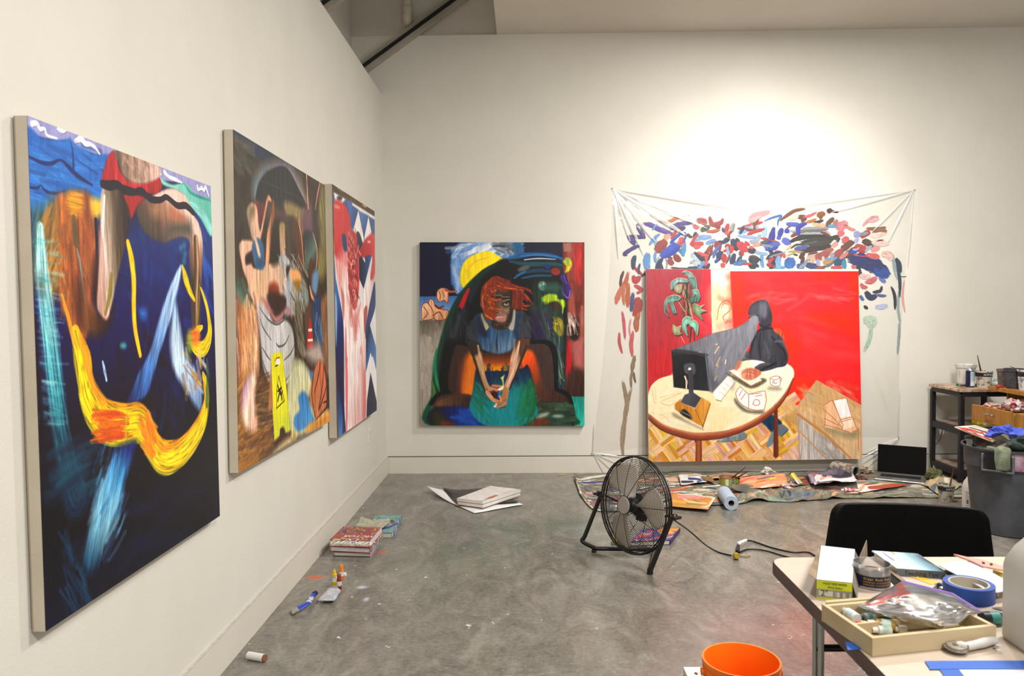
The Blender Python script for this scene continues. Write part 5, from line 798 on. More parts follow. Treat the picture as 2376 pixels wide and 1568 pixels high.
def stroke_mat():
    m = bpy.data.materials.new('brushed_paint'); m.use_nodes = True; N, L = nodes(m); b = N['Principled BSDF']; out = N['Material Output']
    oi = N.new('ShaderNodeObjectInfo'); uv = N.new('ShaderNodeUVMap'); uv.uv_map = 'uv'
    mp = N.new('ShaderNodeMapping'); L.new(uv.outputs[0], mp.inputs[0]); mp.inputs['Scale'].default_value = (1.5, 15., 1)
    ad = N.new('ShaderNodeVectorMath'); ad.operation = 'ADD'; L.new(mp.outputs[0], ad.inputs[0]); rn = N.new('ShaderNodeCombineXYZ'); ml = N.new('ShaderNodeMath'); ml.operation = 'MULTIPLY'; ml.inputs[1].default_value = 60; L.new(oi.outputs['Random'], ml.inputs[0]); L.new(ml.outputs[0], rn.inputs[0]); L.new(ml.outputs[0], rn.inputs[1]); L.new(rn.outputs[0], ad.inputs[1])
    n = N.new('ShaderNodeTexNoise'); n.inputs['Scale'].default_value = 1.; n.inputs['Detail'].default_value = 4; L.new(ad.outputs[0], n.inputs['Vector'])
    hs = N.new('ShaderNodeMapRange'); hs.inputs['From Min'].default_value = .3; hs.inputs['From Max'].default_value = .7; hs.inputs['To Min'].default_value = .4; hs.inputs['To Max'].default_value = 1.15; L.new(n.outputs['Fac'], hs.inputs['Value'])
    sc = N.new('ShaderNodeVectorMath'); sc.operation = 'SCALE'; L.new(oi.outputs['Color'], sc.inputs[0]); L.new(hs.outputs[0], sc.inputs['Scale']); L.new(sc.outputs[0], b.inputs['Base Color']); b.inputs['Roughness'].default_value = .4
    # ragged edges: coverage falls at the sides and ends
    sp = N.new('ShaderNodeSeparateXYZ'); L.new(uv.outputs[0], sp.inputs[0])
    def ab(src, off):
        a = N.new('ShaderNodeMath'); a.operation = 'SUBTRACT'; a.inputs[1].default_value = off; L.new(src, a.inputs[0]); c = N.new('ShaderNodeMath'); c.operation = 'ABSOLUTE'; L.new(a.outputs[0], c.inputs[0]); return c.outputs[0]
    vv = ab(sp.outputs['Y'], .5)
    e1 = N.new('ShaderNodeMapRange'); e1.inputs['From Min'].default_value = .30; e1.inputs['From Max'].default_value = .5; e1.inputs['To Min'].default_value = 0; e1.inputs['To Max'].default_value = .62; L.new(vv, e1.inputs['Value'])
    at = N.new('ShaderNodeAttribute'); at.attribute_type = 'OBJECT'; at.attribute_name = 'dry'
    s1 = N.new('ShaderNodeMath'); s1.operation = 'ADD'; L.new(e1.outputs[0], s1.inputs[0]); L.new(at.outputs['Fac'], s1.inputs[1])
    uu = N.new('ShaderNodeSeparateXYZ'); uv2 = N.new('ShaderNodeUVMap'); uv2.uv_map = 'ends'; L.new(uv2.outputs[0], uu.inputs[0]); e2 = N.new('ShaderNodeMapRange'); e2.inputs['From Min'].default_value = .28; e2.inputs['From Max'].default_value = .5; e2.inputs['To Min'].default_value = 0; e2.inputs['To Max'].default_value = .5; L.new(ab(uu.outputs['X'], .5), e2.inputs['Value'])
    s2 = N.new('ShaderNodeMath'); s2.operation = 'ADD'; L.new(s1.outputs[0], s2.inputs[0]); L.new(e2.outputs[0], s2.inputs[1])
    d = N.new('ShaderNodeMath'); d.operation = 'SUBTRACT'; L.new(n.outputs['Fac'], d.inputs[0]); L.new(s2.outputs[0], d.inputs[1])
    al = N.new('ShaderNodeMapRange'); al.inputs['From Min'].default_value = .02; al.inputs['From Max'].default_value = .16; L.new(d.outputs[0], al.inputs['Value']); L.new(al.outputs[0], b.inputs['Alpha']); return m
STROKE = stroke_mat()
def ribbon(P, w, col, dry=0., k=0):
    if len(P) == 2:
        (a, b), (c, d) = P; e, f = (c-a)*.28, (d-b)*.28; P = [(a-e, b-f), ((a+c)/2-f*.35, (b+d)/2+e*.35), (c+e, d+f)]; w *= .78
    Q = [on(x, y, 1, WALL_Y) for x, y in P]; w3 = w*WALL_Y/F_PX*1.25
    Q = smooth_path(Q, 5) if len(Q) > 2 else [Q[0].lerp(Q[-1], i/4) for i in range(5)]; n = len(Q); o = Q[n//2].copy(); mb = MB(); U2 = []
    V = []; s = 0.; S = []
    for i, p in enumerate(Q):
        t = (Q[min(i+1, n-1)]-Q[max(i-1, 0)]).normalized(); nrm = Vector((-t.z, 0, t.x)); ww = w3*(.55+.45*math.sin(math.pi*min(1, (i+.6)/n)))*(1+.22*vn(i*.9, k*3.7, 8))
        if i: s += (p-Q[i-1]).length
        S.append(s); y = -.0012-.0004*(k % 7)
        for c, h in ((-1, 0), (0, .0012), (1, 0)): V.append(p-o+nrm*ww*c+Vector((0, y-h, 0)))
    F = []; U = []; L_ = max(s, 1e-4)
    for i in range(n-1):
        for c in (0, 1):
            F.append((i*3+c, i*3+c+1, i*3+c+4, i*3+c+3)); U.append([(S[i]/.06, c/2), (S[i]/.06, (c+1)/2), (S[i+1]/.06, (c+1)/2), (S[i+1]/.06, c/2)]); U2.append([(S[i]/L_, c/2), (S[i]/L_, (c+1)/2), (S[i+1]/L_, (c+1)/2), (S[i+1]/L_, c/2)])
    mb.add(V, F, None, U); ob = mb.build('brush_stroke', STROKE, sheet, True, 180); l2 = ob.data.uv_layers.new(name='ends'); j = 0
    for u in U2:
        for q in u: l2.data[j].uv = q; j += 1
    ob.location = o-sheet.location; ob.color = rgb(col); ob['dry'] = dry
SA, SB_, SCc, SD = (1400, 460, 6.6), (1740, 460, 5.94), (1400, 600, 3.267), (1980, 580, 3.267)
RED, DRED, BLU, NAV, SKY, PUR, BRN, ORA, PNK, BLK, GRY, UMB, TEA = 'c42430', '84161c', '1f48b4', '12204c', '5c9cd4', '3c2480', '6a3216', 'c05020', 'e08c8c', '1a1a1c', '8c9094', '4a2c20', '2c7c94'
ST = [
 (SA, [(510, 390), (570, 500), (640, 620)], 34, '2e1e70'), (SA, [(560, 400), (700, 400), (850, 470), (980, 520), (1150, 590)], 38, '5a3c9c', .10), (SA, [(650, 600), (520, 590), (360, 580)], 26, PUR), (SA, [(370, 580), (450, 660), (480, 720)], 34, PUR), (SA, [(570, 730), (480, 750), (320, 850), (370, 870)], 28, PUR), (SA, [(1000, 450), (1180, 390), (1380, 380)], 30, '50388c', .1), (SA, [(1020, 480), (1140, 450), (1240, 450), (1170, 510), (1230, 570)], 20, '2c2060'),
 (SA, [(840, 350), (1000, 360), (1150, 290), (1340, 265)], 26, 'c86a3c', .06), (SA, [(1420, 340), (1520, 350), (1580, 400)], 44, 'a01c20'), (SA, [(1625, 270), (1660, 390), (1740, 400), (1810, 360), (1830, 300)], 36, 'a01e22'), (SA, [(1720, 420), (1780, 440)], 34, DRED), (SA, [(1390, 420), (1450, 450)], 34, 'd8606c'), (SA, [(1480, 500), (1560, 460), (1640, 420)], 40, '4c5450', .08), (SA, [(1290, 550), (1350, 590)], 30, '2c3830', .1), (SA, [(1420, 530), (1390, 600)], 30, '1e2a20', .1), (SA, [(1600, 500), (1760, 480)], 34, 'b85838', .12), (SA, [(1830, 460), (1850, 510)], 24, '1c3474'), (SA, [(1910, 410), (1890, 500)], 40, 'c01c24'), (SA, [(1870, 520), (1920, 530)], 36, 'd8505c', .1), (SA, [(1990, 390), (1960, 490)], 34, 'a0a0a0', .2), (SA, [(2010, 400), (1990, 500)], 24, '808484', .22),
 (SA, [(800, 600), (810, 720)], 34, '8cb0d8', .16), (SA, [(1010, 560), (950, 620)], 50, 'e4a888', .1), (SA, [(960, 640), (860, 760), (790, 810)], 72, '9c2c28'), (SA, [(1190, 590), (1200, 690), (1130, 680)], 50, 'd04c54'), (SA, [(1120, 680), (1020, 800), (870, 900)], 60, '2a50c4'), (SA, [(1180, 720), (1060, 830), (900, 910)], 34, '1c3cb0'), (SA, [(1250, 680), (1230, 760), (1220, 900)], 34, '4c94c4', .06), (SA, [(1130, 760), (1190, 820), (1230, 880)], 24, '3c84bc'),
 (SA, [(1360, 640), (1500, 600), (1680, 590)], 40, '84a8d8', .12), (SA, [(1560, 700), (1660, 660), (1740, 650)], 34, '7098d0', .12), (SA, [(1360, 690), (1500, 690)], 50, 'c83440'), (SA, [(1400, 740), (1470, 740)], 34, 'd8505c'), (SA, [(1740, 650), (1770, 740), (1810, 760)], 56, '941c20'), (SA, [(1890, 620), (1850, 680)], 32, '16264c'), (SA, [(1880, 720), (1940, 740)], 46, 'ac2c28'), (SA, [(1970, 620), (2010, 720), (2060, 800)], 44, '15244c'), (SA, [(2040, 620), (2080, 660)], 30, NAV), (SA, [(2050, 670), (2130, 750), (2210, 800)], 52, 'cc303c'), (SA, [(2180, 670), (2230, 710)], 28, 'd02c30'), (SA, [(2230, 790), (2310, 790)], 48, '14284c'), (SA, [(1970, 750), (1960, 820)], 40, 'e02820'), (SA, [(2110, 820), (2130, 870)], 46, 'c4242c'), (SA, [(2260, 650), (2370, 610)], 26, '84a4c8', .1),
 (SA, [(490, 870), (460, 960), (460, 1100)], 36, '16345c', .04), (SA, [(560, 1020), (545, 1140)], 22, '24406c', .1), (SA, [(680, 880), (680, 1060)], 66, '5c98d4'), (SA, [(800, 840), (800, 960)], 26, '6c9cd8', .08), (SA, [(890, 950), (830, 1070)], 44, '162c54'), (SA, [(870, 1000), (900, 1080)], 40, '1a3060'), (SA, [(1090, 860), (1130, 920), (1190, 960)], 44, '8c1c20'), (SA, [(1010, 940), (1060, 1000)], 50, '9c3034'), (SA, [(1080, 1060), (1260, 1070)], 24, '2c3454'), (SA, [(1320, 860), (1400, 880), (1440, 970), (1350, 1000)], 50, 'c0d0dc', .12), (SA, [(1390, 820), (1460, 900), (1560, 950)], 34, '2c1c3c'), (SA, [(1470, 830), (1580, 870)], 30, 'd85458', .05), (SA, [(1600, 860), (1560, 1000)], 58, 'd84c50'), (SA, [(1520, 960), (1560, 1060)], 46, 'c43c40'), (SA, [(1330, 1060), (1490, 1050)], 36, '24365c'), (SA, [(1620, 1010), (1600, 1070)], 30, '1c2848'), (SA, [(1640, 740), (1600, 820)], 30, '9c342c'), (SA, [(1660, 760), (1660, 850)], 26, '8c3028'), (SA, [(1770, 740), (1700, 880)], 34, '3c68b8', .05), (SA, [(1800, 830), (1770, 930)], 56, '162858'), (SA, [(1760, 940), (1720, 980)], 34, '24449c', .05), (SA, [(1850, 870), (1860, 960)], 48, 'b82c34'), (SA, [(1830, 1000), (1840, 1050)], 44, 'cc4450'), (SA, [(1910, 910), (1900, 960)], 28, 'dc2c24'), (SA, [(1900, 760), (1950, 870)], 34, '94b8dc', .1), (SA, [(2010, 840), (1980, 940), (1950, 1010)], 36, '182c58'), (SA, [(1980, 1000), (2080, 990), (2200, 960)], 38, '3c78b4'), (SA, [(2230, 900), (2290, 960), (2340, 1030)], 46, '16304c', .04), (SA, [(2100, 900), (2060, 960)], 22, '24406c'), (SA, [(2250, 1030), (2320, 1050)], 30, '14202c'),
 (SA, [(2220, 340), (2330, 280), (2376, 260)], 50, 'e0a0a4', .12), (SB_, [(0, 260), (100, 230), (290, 180)], 40, 'e49ca4', .1), (SB_, [(0, 300), (140, 240)], 44, 'e8b0b0', .16), (SA, [(2090, 460), (2240, 410), (2376, 380)], 22, 'b83038'), (SB_, [(-30, 380), (80, 350), (180, 325)], 22, 'c42830'), (SA, [(2050, 540), (2200, 470), (2376, 440)], 40, '8caed4', .08), (SA, [(2040, 560), (2200, 590), (2376, 600)], 24, '94b4dc', .1), (SB_, [(0, 410), (60, 390), (130, 390)], 30, 'a8b4bc', .12), (SB_, [(-40, 500), (60, 460), (205, 420)], 24, 'bc202c'), (SB_, [(140, 480), (110, 560), (0, 620)], 30, '9cb0c4', .12),
 (SB_, [(190, 320), (300, 270), (430, 240), (390, 310), (385, 390)], 14, '2c6cb4'), (SB_, [(210, 370), (200, 460), (205, 550)], 34, 'a4cce4', .1), (SB_, [(330, 390), (310, 490), (290, 570), (250, 620), (160, 630)], 40, '1c2c94'), (SB_, [(440, 430), (420, 510)], 44, '1c3aa0'), (SB_, [(520, 430), (510, 470)], 46, '2034b0'), (SB_, [(490, 350), (600, 360), (690, 360)], 30, '4858bc', .04), (SB_, [(790, 340), (690, 380), (660, 440), (680, 520)], 30, '2c34a8'), (SB_, [(380, 530), (420, 540)], 40, '4458c0', .06), (SB_, [(440, 560), (520, 600), (560, 570)], 44, '5868cc', .06), (SB_, [(200, 700), (300, 650), (420, 620)], 44, '4468b8', .04), (SB_, [(210, 710), (330, 690), (390, 660)], 24, '2448a8'), (SB_, [(100, 740), (220, 760)], 30, '8cb4dc', .1), (SB_, [(60, 640), (130, 620)], 34, 'ec9c8c'), (SB_, [(0, 670), (40, 680)], 26, 'd84c40'), (SB_, [(0, 720), (50, 740)], 34, '182038'),
 (SB_, [(410, 310), (520, 230), (620, 170), (770, 145)], 24, '7c4014'), (SB_, [(650, 260), (750, 265), (710, 330)], 32, '6c3410'), (SB_, [(760, 250), (890, 200)], 24, 'd8646c', .06), (SB_, [(800, 320), (890, 290)], 26, 'b8742c'), (SB_, [(920, 245), (980, 220), (1040, 215)], 34, '945018'), (SB_, [(970, 250), (990, 270)], 30, '84441a'), (SB_, [(1090, 150), (1110, 190)], 44, '40141a'), (SB_, [(1110, 160), (1200, 185)], 20, '4c1c18'), (SB_, [(900, 325), (990, 305)], 22, '20201e'), (SB_, [(850, 345), (950, 370), (1060, 370)], 28, 'ecb890', .12), (SB_, [(1140, 290), (1070, 370)], 38, '6a4034'), (SB_, [(1200, 310), (1160, 380)], 34, 'b87058', .08), (SB_, [(550, 280), (650, 240)], 40, 'e8d4c0', .2),
 (SB_, [(690, 420), (900, 420), (1120, 410)], 30, '9c9ca0', .14), (SB_, [(550, 480), (800, 450), (1100, 430)], 26, '6c6c70', .14), (SB_, [(690, 490), (900, 490), (1150, 480)], 24, 'b0b0b4', .18), (SB_, [(570, 590), (700, 540), (900, 520), (1100, 540)], 36, '1c1c1a', .02), (SB_, [(690, 620), (900, 580), (1100, 560), (1200, 520)], 40, '2c2c28', .02), (SB_, [(800, 640), (1000, 620), (1140, 580)], 34, '3a3430', .02), (SB_, [(640, 690), (760, 660)], 40, '5058a0'), (SB_, [(760, 700), (950, 680), (1130, 650)], 40, '201c1e', .02), (SB_, [(660, 740), (800, 720), (960, 690)], 28, '40181c'), (SB_, [(1180, 520), (1215, 550)], 40, '40362e'), (SB_, [(550, 700), (640, 640), (740, 640)], 14, '40382c', .1), (SB_, [(520, 740), (600, 730), (760, 745)], 12, 'c89c24'), (SB_, [(510, 700), (560, 650)], 12, 'dcb43c'), (SB_, [(560, 590), (620, 570)], 24, '101010'), (SB_, [(880, 560), (700, 600)], 16, 'd8d8d8', .12),
 (SB_, [(1200, 450), (1260, 380), (1360, 350)], 60, 'e0848c', .08), (SB_, [(1220, 490), (1280, 460)], 54, 'dc6c78', .06), (SB_, [(1280, 580), (1350, 560)], 60, 'd85c64', .06), (SB_, [(1390, 600), (1300, 670)], 34, '6c442c', .04), (SB_, [(1440, 500), (1500, 480)], 56, '98a0dc', .06), (SB_, [(1440, 590), (1490, 560)], 34, 'b0b8e4', .12), (SB_, [(1520, 540), (1590, 490), (1660, 460)], 40, 'b42c30', .02), (SB_, [(1540, 400), (1660, 280), (1790, 250)], 22, 'e09ca4', .12), (SB_, [(1650, 310), (1760, 280)], 34, 'ecb4bc', .16), (SB_, [(1650, 410), (1830, 400)], 28, '8c5c40', .02), (SB_, [(1680, 460), (1800, 430), (1890, 460)], 28, 'a06848', .03), (SB_, [(1540, 590), (1620, 610), (1700, 660)], 40, '4c3028'), (SB_, [(1700, 600), (1890, 610)], 50, 'f4d8cc', .18), (SB_, [(1690, 520), (1860, 470)], 40, 'f4dcd0', .2), (SB_, [(1660, 720), (1740, 690), (1790, 660)], 40, 'ec9c98', .08), (SB_, [(1440, 660), (1540, 680), (1610, 720)], 42, 'c43c44', .04), (SB_, [(1480, 690), (1560, 740)], 34, 'b82c34', .04), (SB_, [(1460, 780), (1600, 790)], 34, 'd05058', .06), (SB_, [(1630, 780), (1760, 800)], 54, 'dc6464', .08), (SB_, [(1800, 760), (1930, 790), (1900, 860)], 50, 'f4c8bc', .14),
 (SB_, [(1470, 670), (1380, 760), (1290, 810)], 46, '6c3434', .04), (SB_, [(1100, 720), (1000, 790), (850, 830)], 48, 'a8504c', .03), (SB_, [(1270, 730), (1180, 800)], 54, 'a84848', .06), (SB_, [(1120, 760), (1150, 800)], 40, '9ca4ac', .14), (SB_, [(1050, 720), (1130, 700)], 40, 'b85c54', .05), (SB_, [(1200, 620), (1150, 660)], 40, 'e49c90', .12), (SB_, [(740, 760), (700, 820)], 36, '4c2820'), (SB_, [(740, 830), (720, 940)], 30, '582c34'), (SB_, [(440, 740), (360, 800), (260, 900)], 60, 'b83440'), (SB_, [(450, 740), (300, 780), (220, 850)], 24, '1c1c48'), (SB_, [(380, 850), (300, 960)], 44, '281420'), (SB_, [(250, 910), (330, 930)], 34, '9c242c'), (SB_, [(560, 840), (560, 940)], 90, '2c68b8'), (SB_, [(400, 820), (400, 950)], 46, '7cb0dc', .08), (SB_, [(350, 950), (460, 950)], 30, '5c98d0', .06), (SB_, [(600, 760), (650, 780)], 20, '40342c', .1), (SB_, [(510, 800), (560, 770), (640, 760)], 10, 'a8a450', .06), (SB_, [(790, 910), (910, 930)], 50, '1c3c78', .05), (SB_, [(660, 930), (740, 920)], 50, '34549c', .06), (SB_, [(940, 850), (950, 920)], 34, '9ca8c4', .1), (SB_, [(1030, 880), (1120, 840)], 44, 'c09060', .06), (SB_, [(1060, 930), (1140, 870)], 30, '5c7474', .06), (SB_, [(1310, 820), (1220, 880), (1190, 940)], 56, '1c486c', .04), (SB_, [(1300, 850), (1310, 950)], 40, '2c8cac', .06), (SB_, [(920, 950), (1010, 955)], 34, 'b42c34'), (SB_, [(1140, 950), (1250, 950)], 34, 'c84450', .04), (SB_, [(0, 810), (60, 850), (130, 830)], 40, '16303c', .06), (SB_, [(40, 880), (110, 930)], 30, '1c3450', .06), (SB_, [(170, 800), (180, 930)], 34, '5c98d8', .1), (SB_, [(0, 920), (60, 960)], 34, '12181c'), (SB_, [(1010, 810), (1030, 900)], 26, 'd8d0b8', .16), (SB_, [(780, 790), (850, 830), (840, 900)], 50, 'd4b49c', .14), (SB_, [(470, 770), (480, 810)], 26, 'd05058', .05),
 (SB_, [(1340, 850), (1500, 850), (1660, 900), (1800, 980), (1920, 1080)], 92, '14286c', .0), (SB_, [(1700, 980), (1820, 1020), (1920, 1060)], 70, '1848a0', .03), (SB_, [(1800, 1080), (1860, 1150)], 40, '6c7cd0', .16), (SB_, [(2010, 820), (2050, 920), (2080, 1030)], 34, '0c3c5c', .02), (SB_, [(1980, 830), (2040, 1000)], 30, '9cb0b8', .16), (SB_, [(1410, 930), (1450, 950)], 34, 'd8606c', .06), (SB_, [(1490, 950), (1530, 1050)], 40, '1c2c2c', .08), (SB_, [(1530, 1060), (1640, 1080)], 50, 'f0c4c4', .12), (SB_, [(1630, 1150), (1720, 1100)], 46, 'd86870', .05),
 (SCc, [(155, 90), (135, 150), (128, 220)], 10, '5c2414'), (SCc, [(190, 95), (165, 190), (115, 270), (95, 350)], 18, 'cc5c34', .05), (SCc, [(150, 200), (110, 290), (95, 345)], 18, 'dc7050', .06), (SCc, [(190, 180), (185, 290), (185, 375)], 17, 'c4602c', .05), (SCc, [(165, 210), (160, 330)], 14, 'd07840', .1), (SCc, [(225, 125), (240, 170), (265, 150), (280, 130)], 20, 'c02c38'), (SCc, [(230, 200), (290, 235), (250, 265)], 14, 'c83844', .03), (SCc, [(225, 250), (218, 330), (210, 410)], 16, '3c4c84', .08), (SCc, [(255, 290), (265, 360), (230, 440)], 30, 'b02c28', .02), (SCc, [(270, 400), (250, 480), (255, 560)], 20, 'b8602c', .06), (SCc, [(140, 390), (155, 480), (165, 620)], 11, 'd84c5c', .1), (SCc, [(210, 470), (205, 570)], 9, 'e0909c', .16), (SCc, [(125, 585), (140, 690)], 13, 'd0484c'), (SCc, [(225, 580), (222, 710)], 17, 'd8585c'), (SCc, [(240, 730), (225, 800), (215, 860)], 14, '8c7c5c', .04), (SCc, [(225, 850), (215, 960)], 14, '947c5c', .14), (SCc, [(140, 900), (165, 1010), (180, 1120), (165, 1230)], 16, 'a08864', .17), (SCc, [(225, 940), (190, 1060), (165, 1200), (145, 1480)], 17, 'a48c6c', .20), (SCc, [(165, 1240), (160, 1480)], 16, 'b09878', .24), (SCc, [(235, 870), (245, 930)], 10, '6c5c48', .12),
 (SD, [(325, 60), (340, 160), (352, 250), (350, 360)], 11, '12344c'), (SD, [(310, 60), (330, 200)], 12, 'a8b4b8', .16), (SD, [(352, 340), (358, 520)], 15, 'a4b4b8', .16), (SD, [(350, 520), (345, 650), (332, 820)], 11, '9cacac', .2), (SD, [(285, 275), (305, 320), (315, 370), (315, 455)], 11, '0c1424'), (SD, [(388, 265), (392, 440)], 10, 'ecb0a8', .1), (SD, [(90, 310), (130, 360), (180, 340)], 22, '1c2458', .04), (SD, [(140, 320), (200, 310), (215, 270)], 12, '1c2444', .04), (SD, [(190, 340), (240, 345)], 14, '5460a0', .1), (SD, [(180, 430), (245, 420)], 26, 'c4c8ec', .06), (SD, [(85, 425), (105, 440)], 14, '182030'), (SD, [(55, 250), (75, 280), (110, 280)], 14, 'd85c5c', .05), (SD, [(100, 240), (165, 215)], 18, 'dc8080', .1), (SD, [(60, 540), (150, 530), (110, 600)], 34, 'c4d8c4', .16), (SD, [(140, 540), (120, 680), (70, 780)], 16, 'b4d0bc', .18), (SD, [(55, 350), (75, 375)], 16, '3c6cb0'), (SD, [(365, 200), (395, 200)], 4, '24405c'),
]
for k, s_ in enumerate(ST):
    fr_, P_, w_, c_ = s_[:4]; d_ = s_[4] if len(s_) > 4 else 0.
    ribbon([(fr_[0]+x/fr_[2], fr_[1]+y/fr_[2]) for x, y in P_], w_/fr_[2], c_, d_*1.05-.04, k)

rs = np.random.RandomState(3)
for k in range(60):
    x = 1470+570*rs.rand()**.9; y = 520+100*rs.rand()+(20 if x < 1520 else 0); a = -.5+.9*rs.randn() if x < 1800 else -.35+.35*rs.randn(); l = 9+15*rs.rand(); c = [NAV, RED, SKY, DRED, BLU, '4c5058', 'a8b8d0', 'd88880', '6c3a34', '8c94a4'][rs.randint(10)]
    dx, dy = math.cos(a)*l, math.sin(a)*l; ribbon([(x-dx, y-dy), (x+3*rs.randn(), y+3*rs.randn()), (x+dx, y+dy)], 2+2.6*rs.rand(), c, .02+.12*rs.rand(), k+3)
# pleats: strips towards the pins, fold highlights put in as white haze
pleat_m = film_mat('pleat_glint_film', .42, .6, .1, 'ffffff')
def pleat_glint(p0, p1, w):
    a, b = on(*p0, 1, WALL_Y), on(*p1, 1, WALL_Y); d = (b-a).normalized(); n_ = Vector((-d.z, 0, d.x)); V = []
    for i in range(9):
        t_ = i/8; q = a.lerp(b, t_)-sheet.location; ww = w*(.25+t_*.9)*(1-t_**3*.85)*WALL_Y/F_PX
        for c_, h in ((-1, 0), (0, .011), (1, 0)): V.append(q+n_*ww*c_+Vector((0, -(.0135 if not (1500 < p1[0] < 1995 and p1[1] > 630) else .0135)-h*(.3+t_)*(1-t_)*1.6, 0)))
    MB().add(V, [(i*3+c_, i*3+c_+1, i*3+c_+4, i*3+c_+3) for i in range(8) for c_ in (0, 1)]).build('pleat_glint', pleat_m, sheet, True, 180)
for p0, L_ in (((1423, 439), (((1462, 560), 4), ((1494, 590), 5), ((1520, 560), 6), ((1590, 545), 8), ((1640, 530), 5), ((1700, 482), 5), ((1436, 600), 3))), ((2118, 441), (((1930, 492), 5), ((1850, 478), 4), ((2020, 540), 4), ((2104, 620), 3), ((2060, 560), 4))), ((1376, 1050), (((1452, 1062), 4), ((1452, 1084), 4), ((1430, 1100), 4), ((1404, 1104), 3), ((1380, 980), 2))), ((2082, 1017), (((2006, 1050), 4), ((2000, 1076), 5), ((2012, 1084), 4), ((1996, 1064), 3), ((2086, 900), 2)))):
    for p1, w in L_: pleat_glint(p0, p1, w)
# ---------------------------------------------------------------- floor fan
blk = M('black_enamel', '0e0d0d', '161413', 30, .38, .0, spec=.5); blkwire = M('black_wire', '0c0b0b', '141212', 30, .4)
fan_c = Vector((.600, 4.135, .326)); nz_ = Vector((-.815, -.555, .12)).normalized(); fx = Vector((.555, -.815, 0)).normalized(); fy = nz_.cross(fx).normalized()
fan = thing('floor_fan', 'black round floor fan on a bent tube stand facing left', 'fan', (fan_c.x, fan_c.y, 0))
FO = fan_c-fan.location
def FP(a, b, c): return FO+fx*a+fy*b+nz_*c
R_F = .262
def ring(r, c, w, seg=56, s=4): return [FP(r*math.cos(2*math.pi*k/seg), r*math.sin(2*math.pi*k/seg), c) for k in range(seg)]
def grille(name, sgn, dome):
    mb = MB()
    def prof(r): return sgn*(.018+dome*(1-(r/R_F)**2))
    for i in range(25):
        r = .046+(R_F-.05)*i/25; mb.tube(ring(r, prof(r), 0), .0012, 4, True)
    for k in range(12):
        a = 2*math.pi*k/12+.1; mb.tube([FP(math.cos(a)*r, math.sin(a)*r, prof(r)+sgn*.002) for r in (.04, .09, .14, .19, .23, R_F)], .0017, 4)
    o = mb.build(name, blkwire, fan, True); return o
grille('front_grille', 1, .062); grille('rear_grille', -1, .072)
mb = MB(); mb.tube(ring(R_F, .018, 0, 64), .0042, 8, True); mb.tube(ring(R_F, -.018, 0, 64), .0042, 8, True); mb.tube(ring(R_F+.002, 0, 0, 64), .005, 6, True); mb.build('rim', blk, fan, True)
TF = Matrix.Translation(FO) @ Matrix((fx, fy, nz_)).transposed().to_4x4()
bd = MB().lathe([(.047, .076), (.047, .082), (.044, .085), (0, .086)], 28, TF).build('hub_badge', M('grey_badge', '9c9690', 'a49e98', 10, .5), fan, True); MB().lathe([(.05, .074), (.05, .081), (.047, .081)], 28, TF, False).build('badge_ring', blk, bd, True)
alu = M('blade_metal', 'd4ccc0', 'dcd4c8', 8, .42, .1)
MB().lathe([(.038, -.01), (.04, .03), (.03, .045), (0, .048)], 20, TF).build('blade_hub', blk, fan, True)
for k, a0 in enumerate((2.05, 2.05+2.094, 2.05+4.189)):
    def bl(u, v):
        r = .035+(.205)*v; wd = (.35+.62*math.sin(min(1, v*1.15)*1.75)**1.2)*(1 if v < .93 else .93); a = a0+(u-.5)*wd*1.25+v*.15
        rr = r-(.035*(abs(u-.5)*2)**3)*v; return FP(rr*math.cos(a), rr*math.sin(a), .012+(u-.5)*.05*(1-.3*v))
    MB().grid(bl, 10, 12).build('blade', alu, fan, True, 180, solid=.0015)
mot = MB(); mot.lathe([(.03, -.012), (.062, -.02), (.066, -.075), (.05, -.1), (.0, -.104)], 24, TF); mot.build('motor_housing', blk, fan, True)
for s in (-1, 1):
    MB().tube([FP(s*.04, -.02, -.06), FP(s*.12, -.04, -.075), FP(s*.2, -.02, -.05), FP(s*.262, 0, -.01)], .0065, 6).build('support_bracket', blk, fan, True)
MB().box((0, -.055, -.06), (.055, .07, .05), TF, bev=.008).build('switch_box', blk, fan, True)
pl, pr = FP(-.285, 0, 0), FP(.285, 0, 0)
W0 = fan.location
def W(p): return Vector(p)-W0
bl_ = fl(1352, 1256, .05); bar0 = fl(1384, 1272.5, .02); bar1 = fl(1500, 1274, .02); corner = fl(1517, 1279, .02); foot = fl(1508, 1326, .012)
stand = smooth_path([W(W0+pl), W(W0+pl).lerp(W(bl_), .5), W(bl_).lerp(W(W0+pl), .12), W(bl_), W(bar0)], 7)+smooth_path([W(bar0), W(bar0).lerp(W(bar1), .5), W(bar1), W(corner), W(corner).lerp(W(foot), .5), W(foot)], 6)[1:]
MB().tube(stand, .0125, 12).build('stand_tube', blk, fan, True, 60)
MB().tube([W(foot)+Vector((0, 0, .0)), W(foot).lerp(pr, .5), pr], .0135, 12).build('side_leg', blk, fan, True, 60)
rub = M('black_rubber', '0c0c0c', '141414', 20, .7)
for p in (fl(1378, 1278, .006), fl(1500, 1281, .006)): MB().box(W(p), (.026, .03, .012), bev=.003).build('rubber_foot', rub, fan)
MB().cyl(W(foot)+Vector((0, 0, -.012)), W(foot)+Vector((.002, -.004, .02)), .0165, .0155, 14).build('rubber_foot', rub, fan, True)
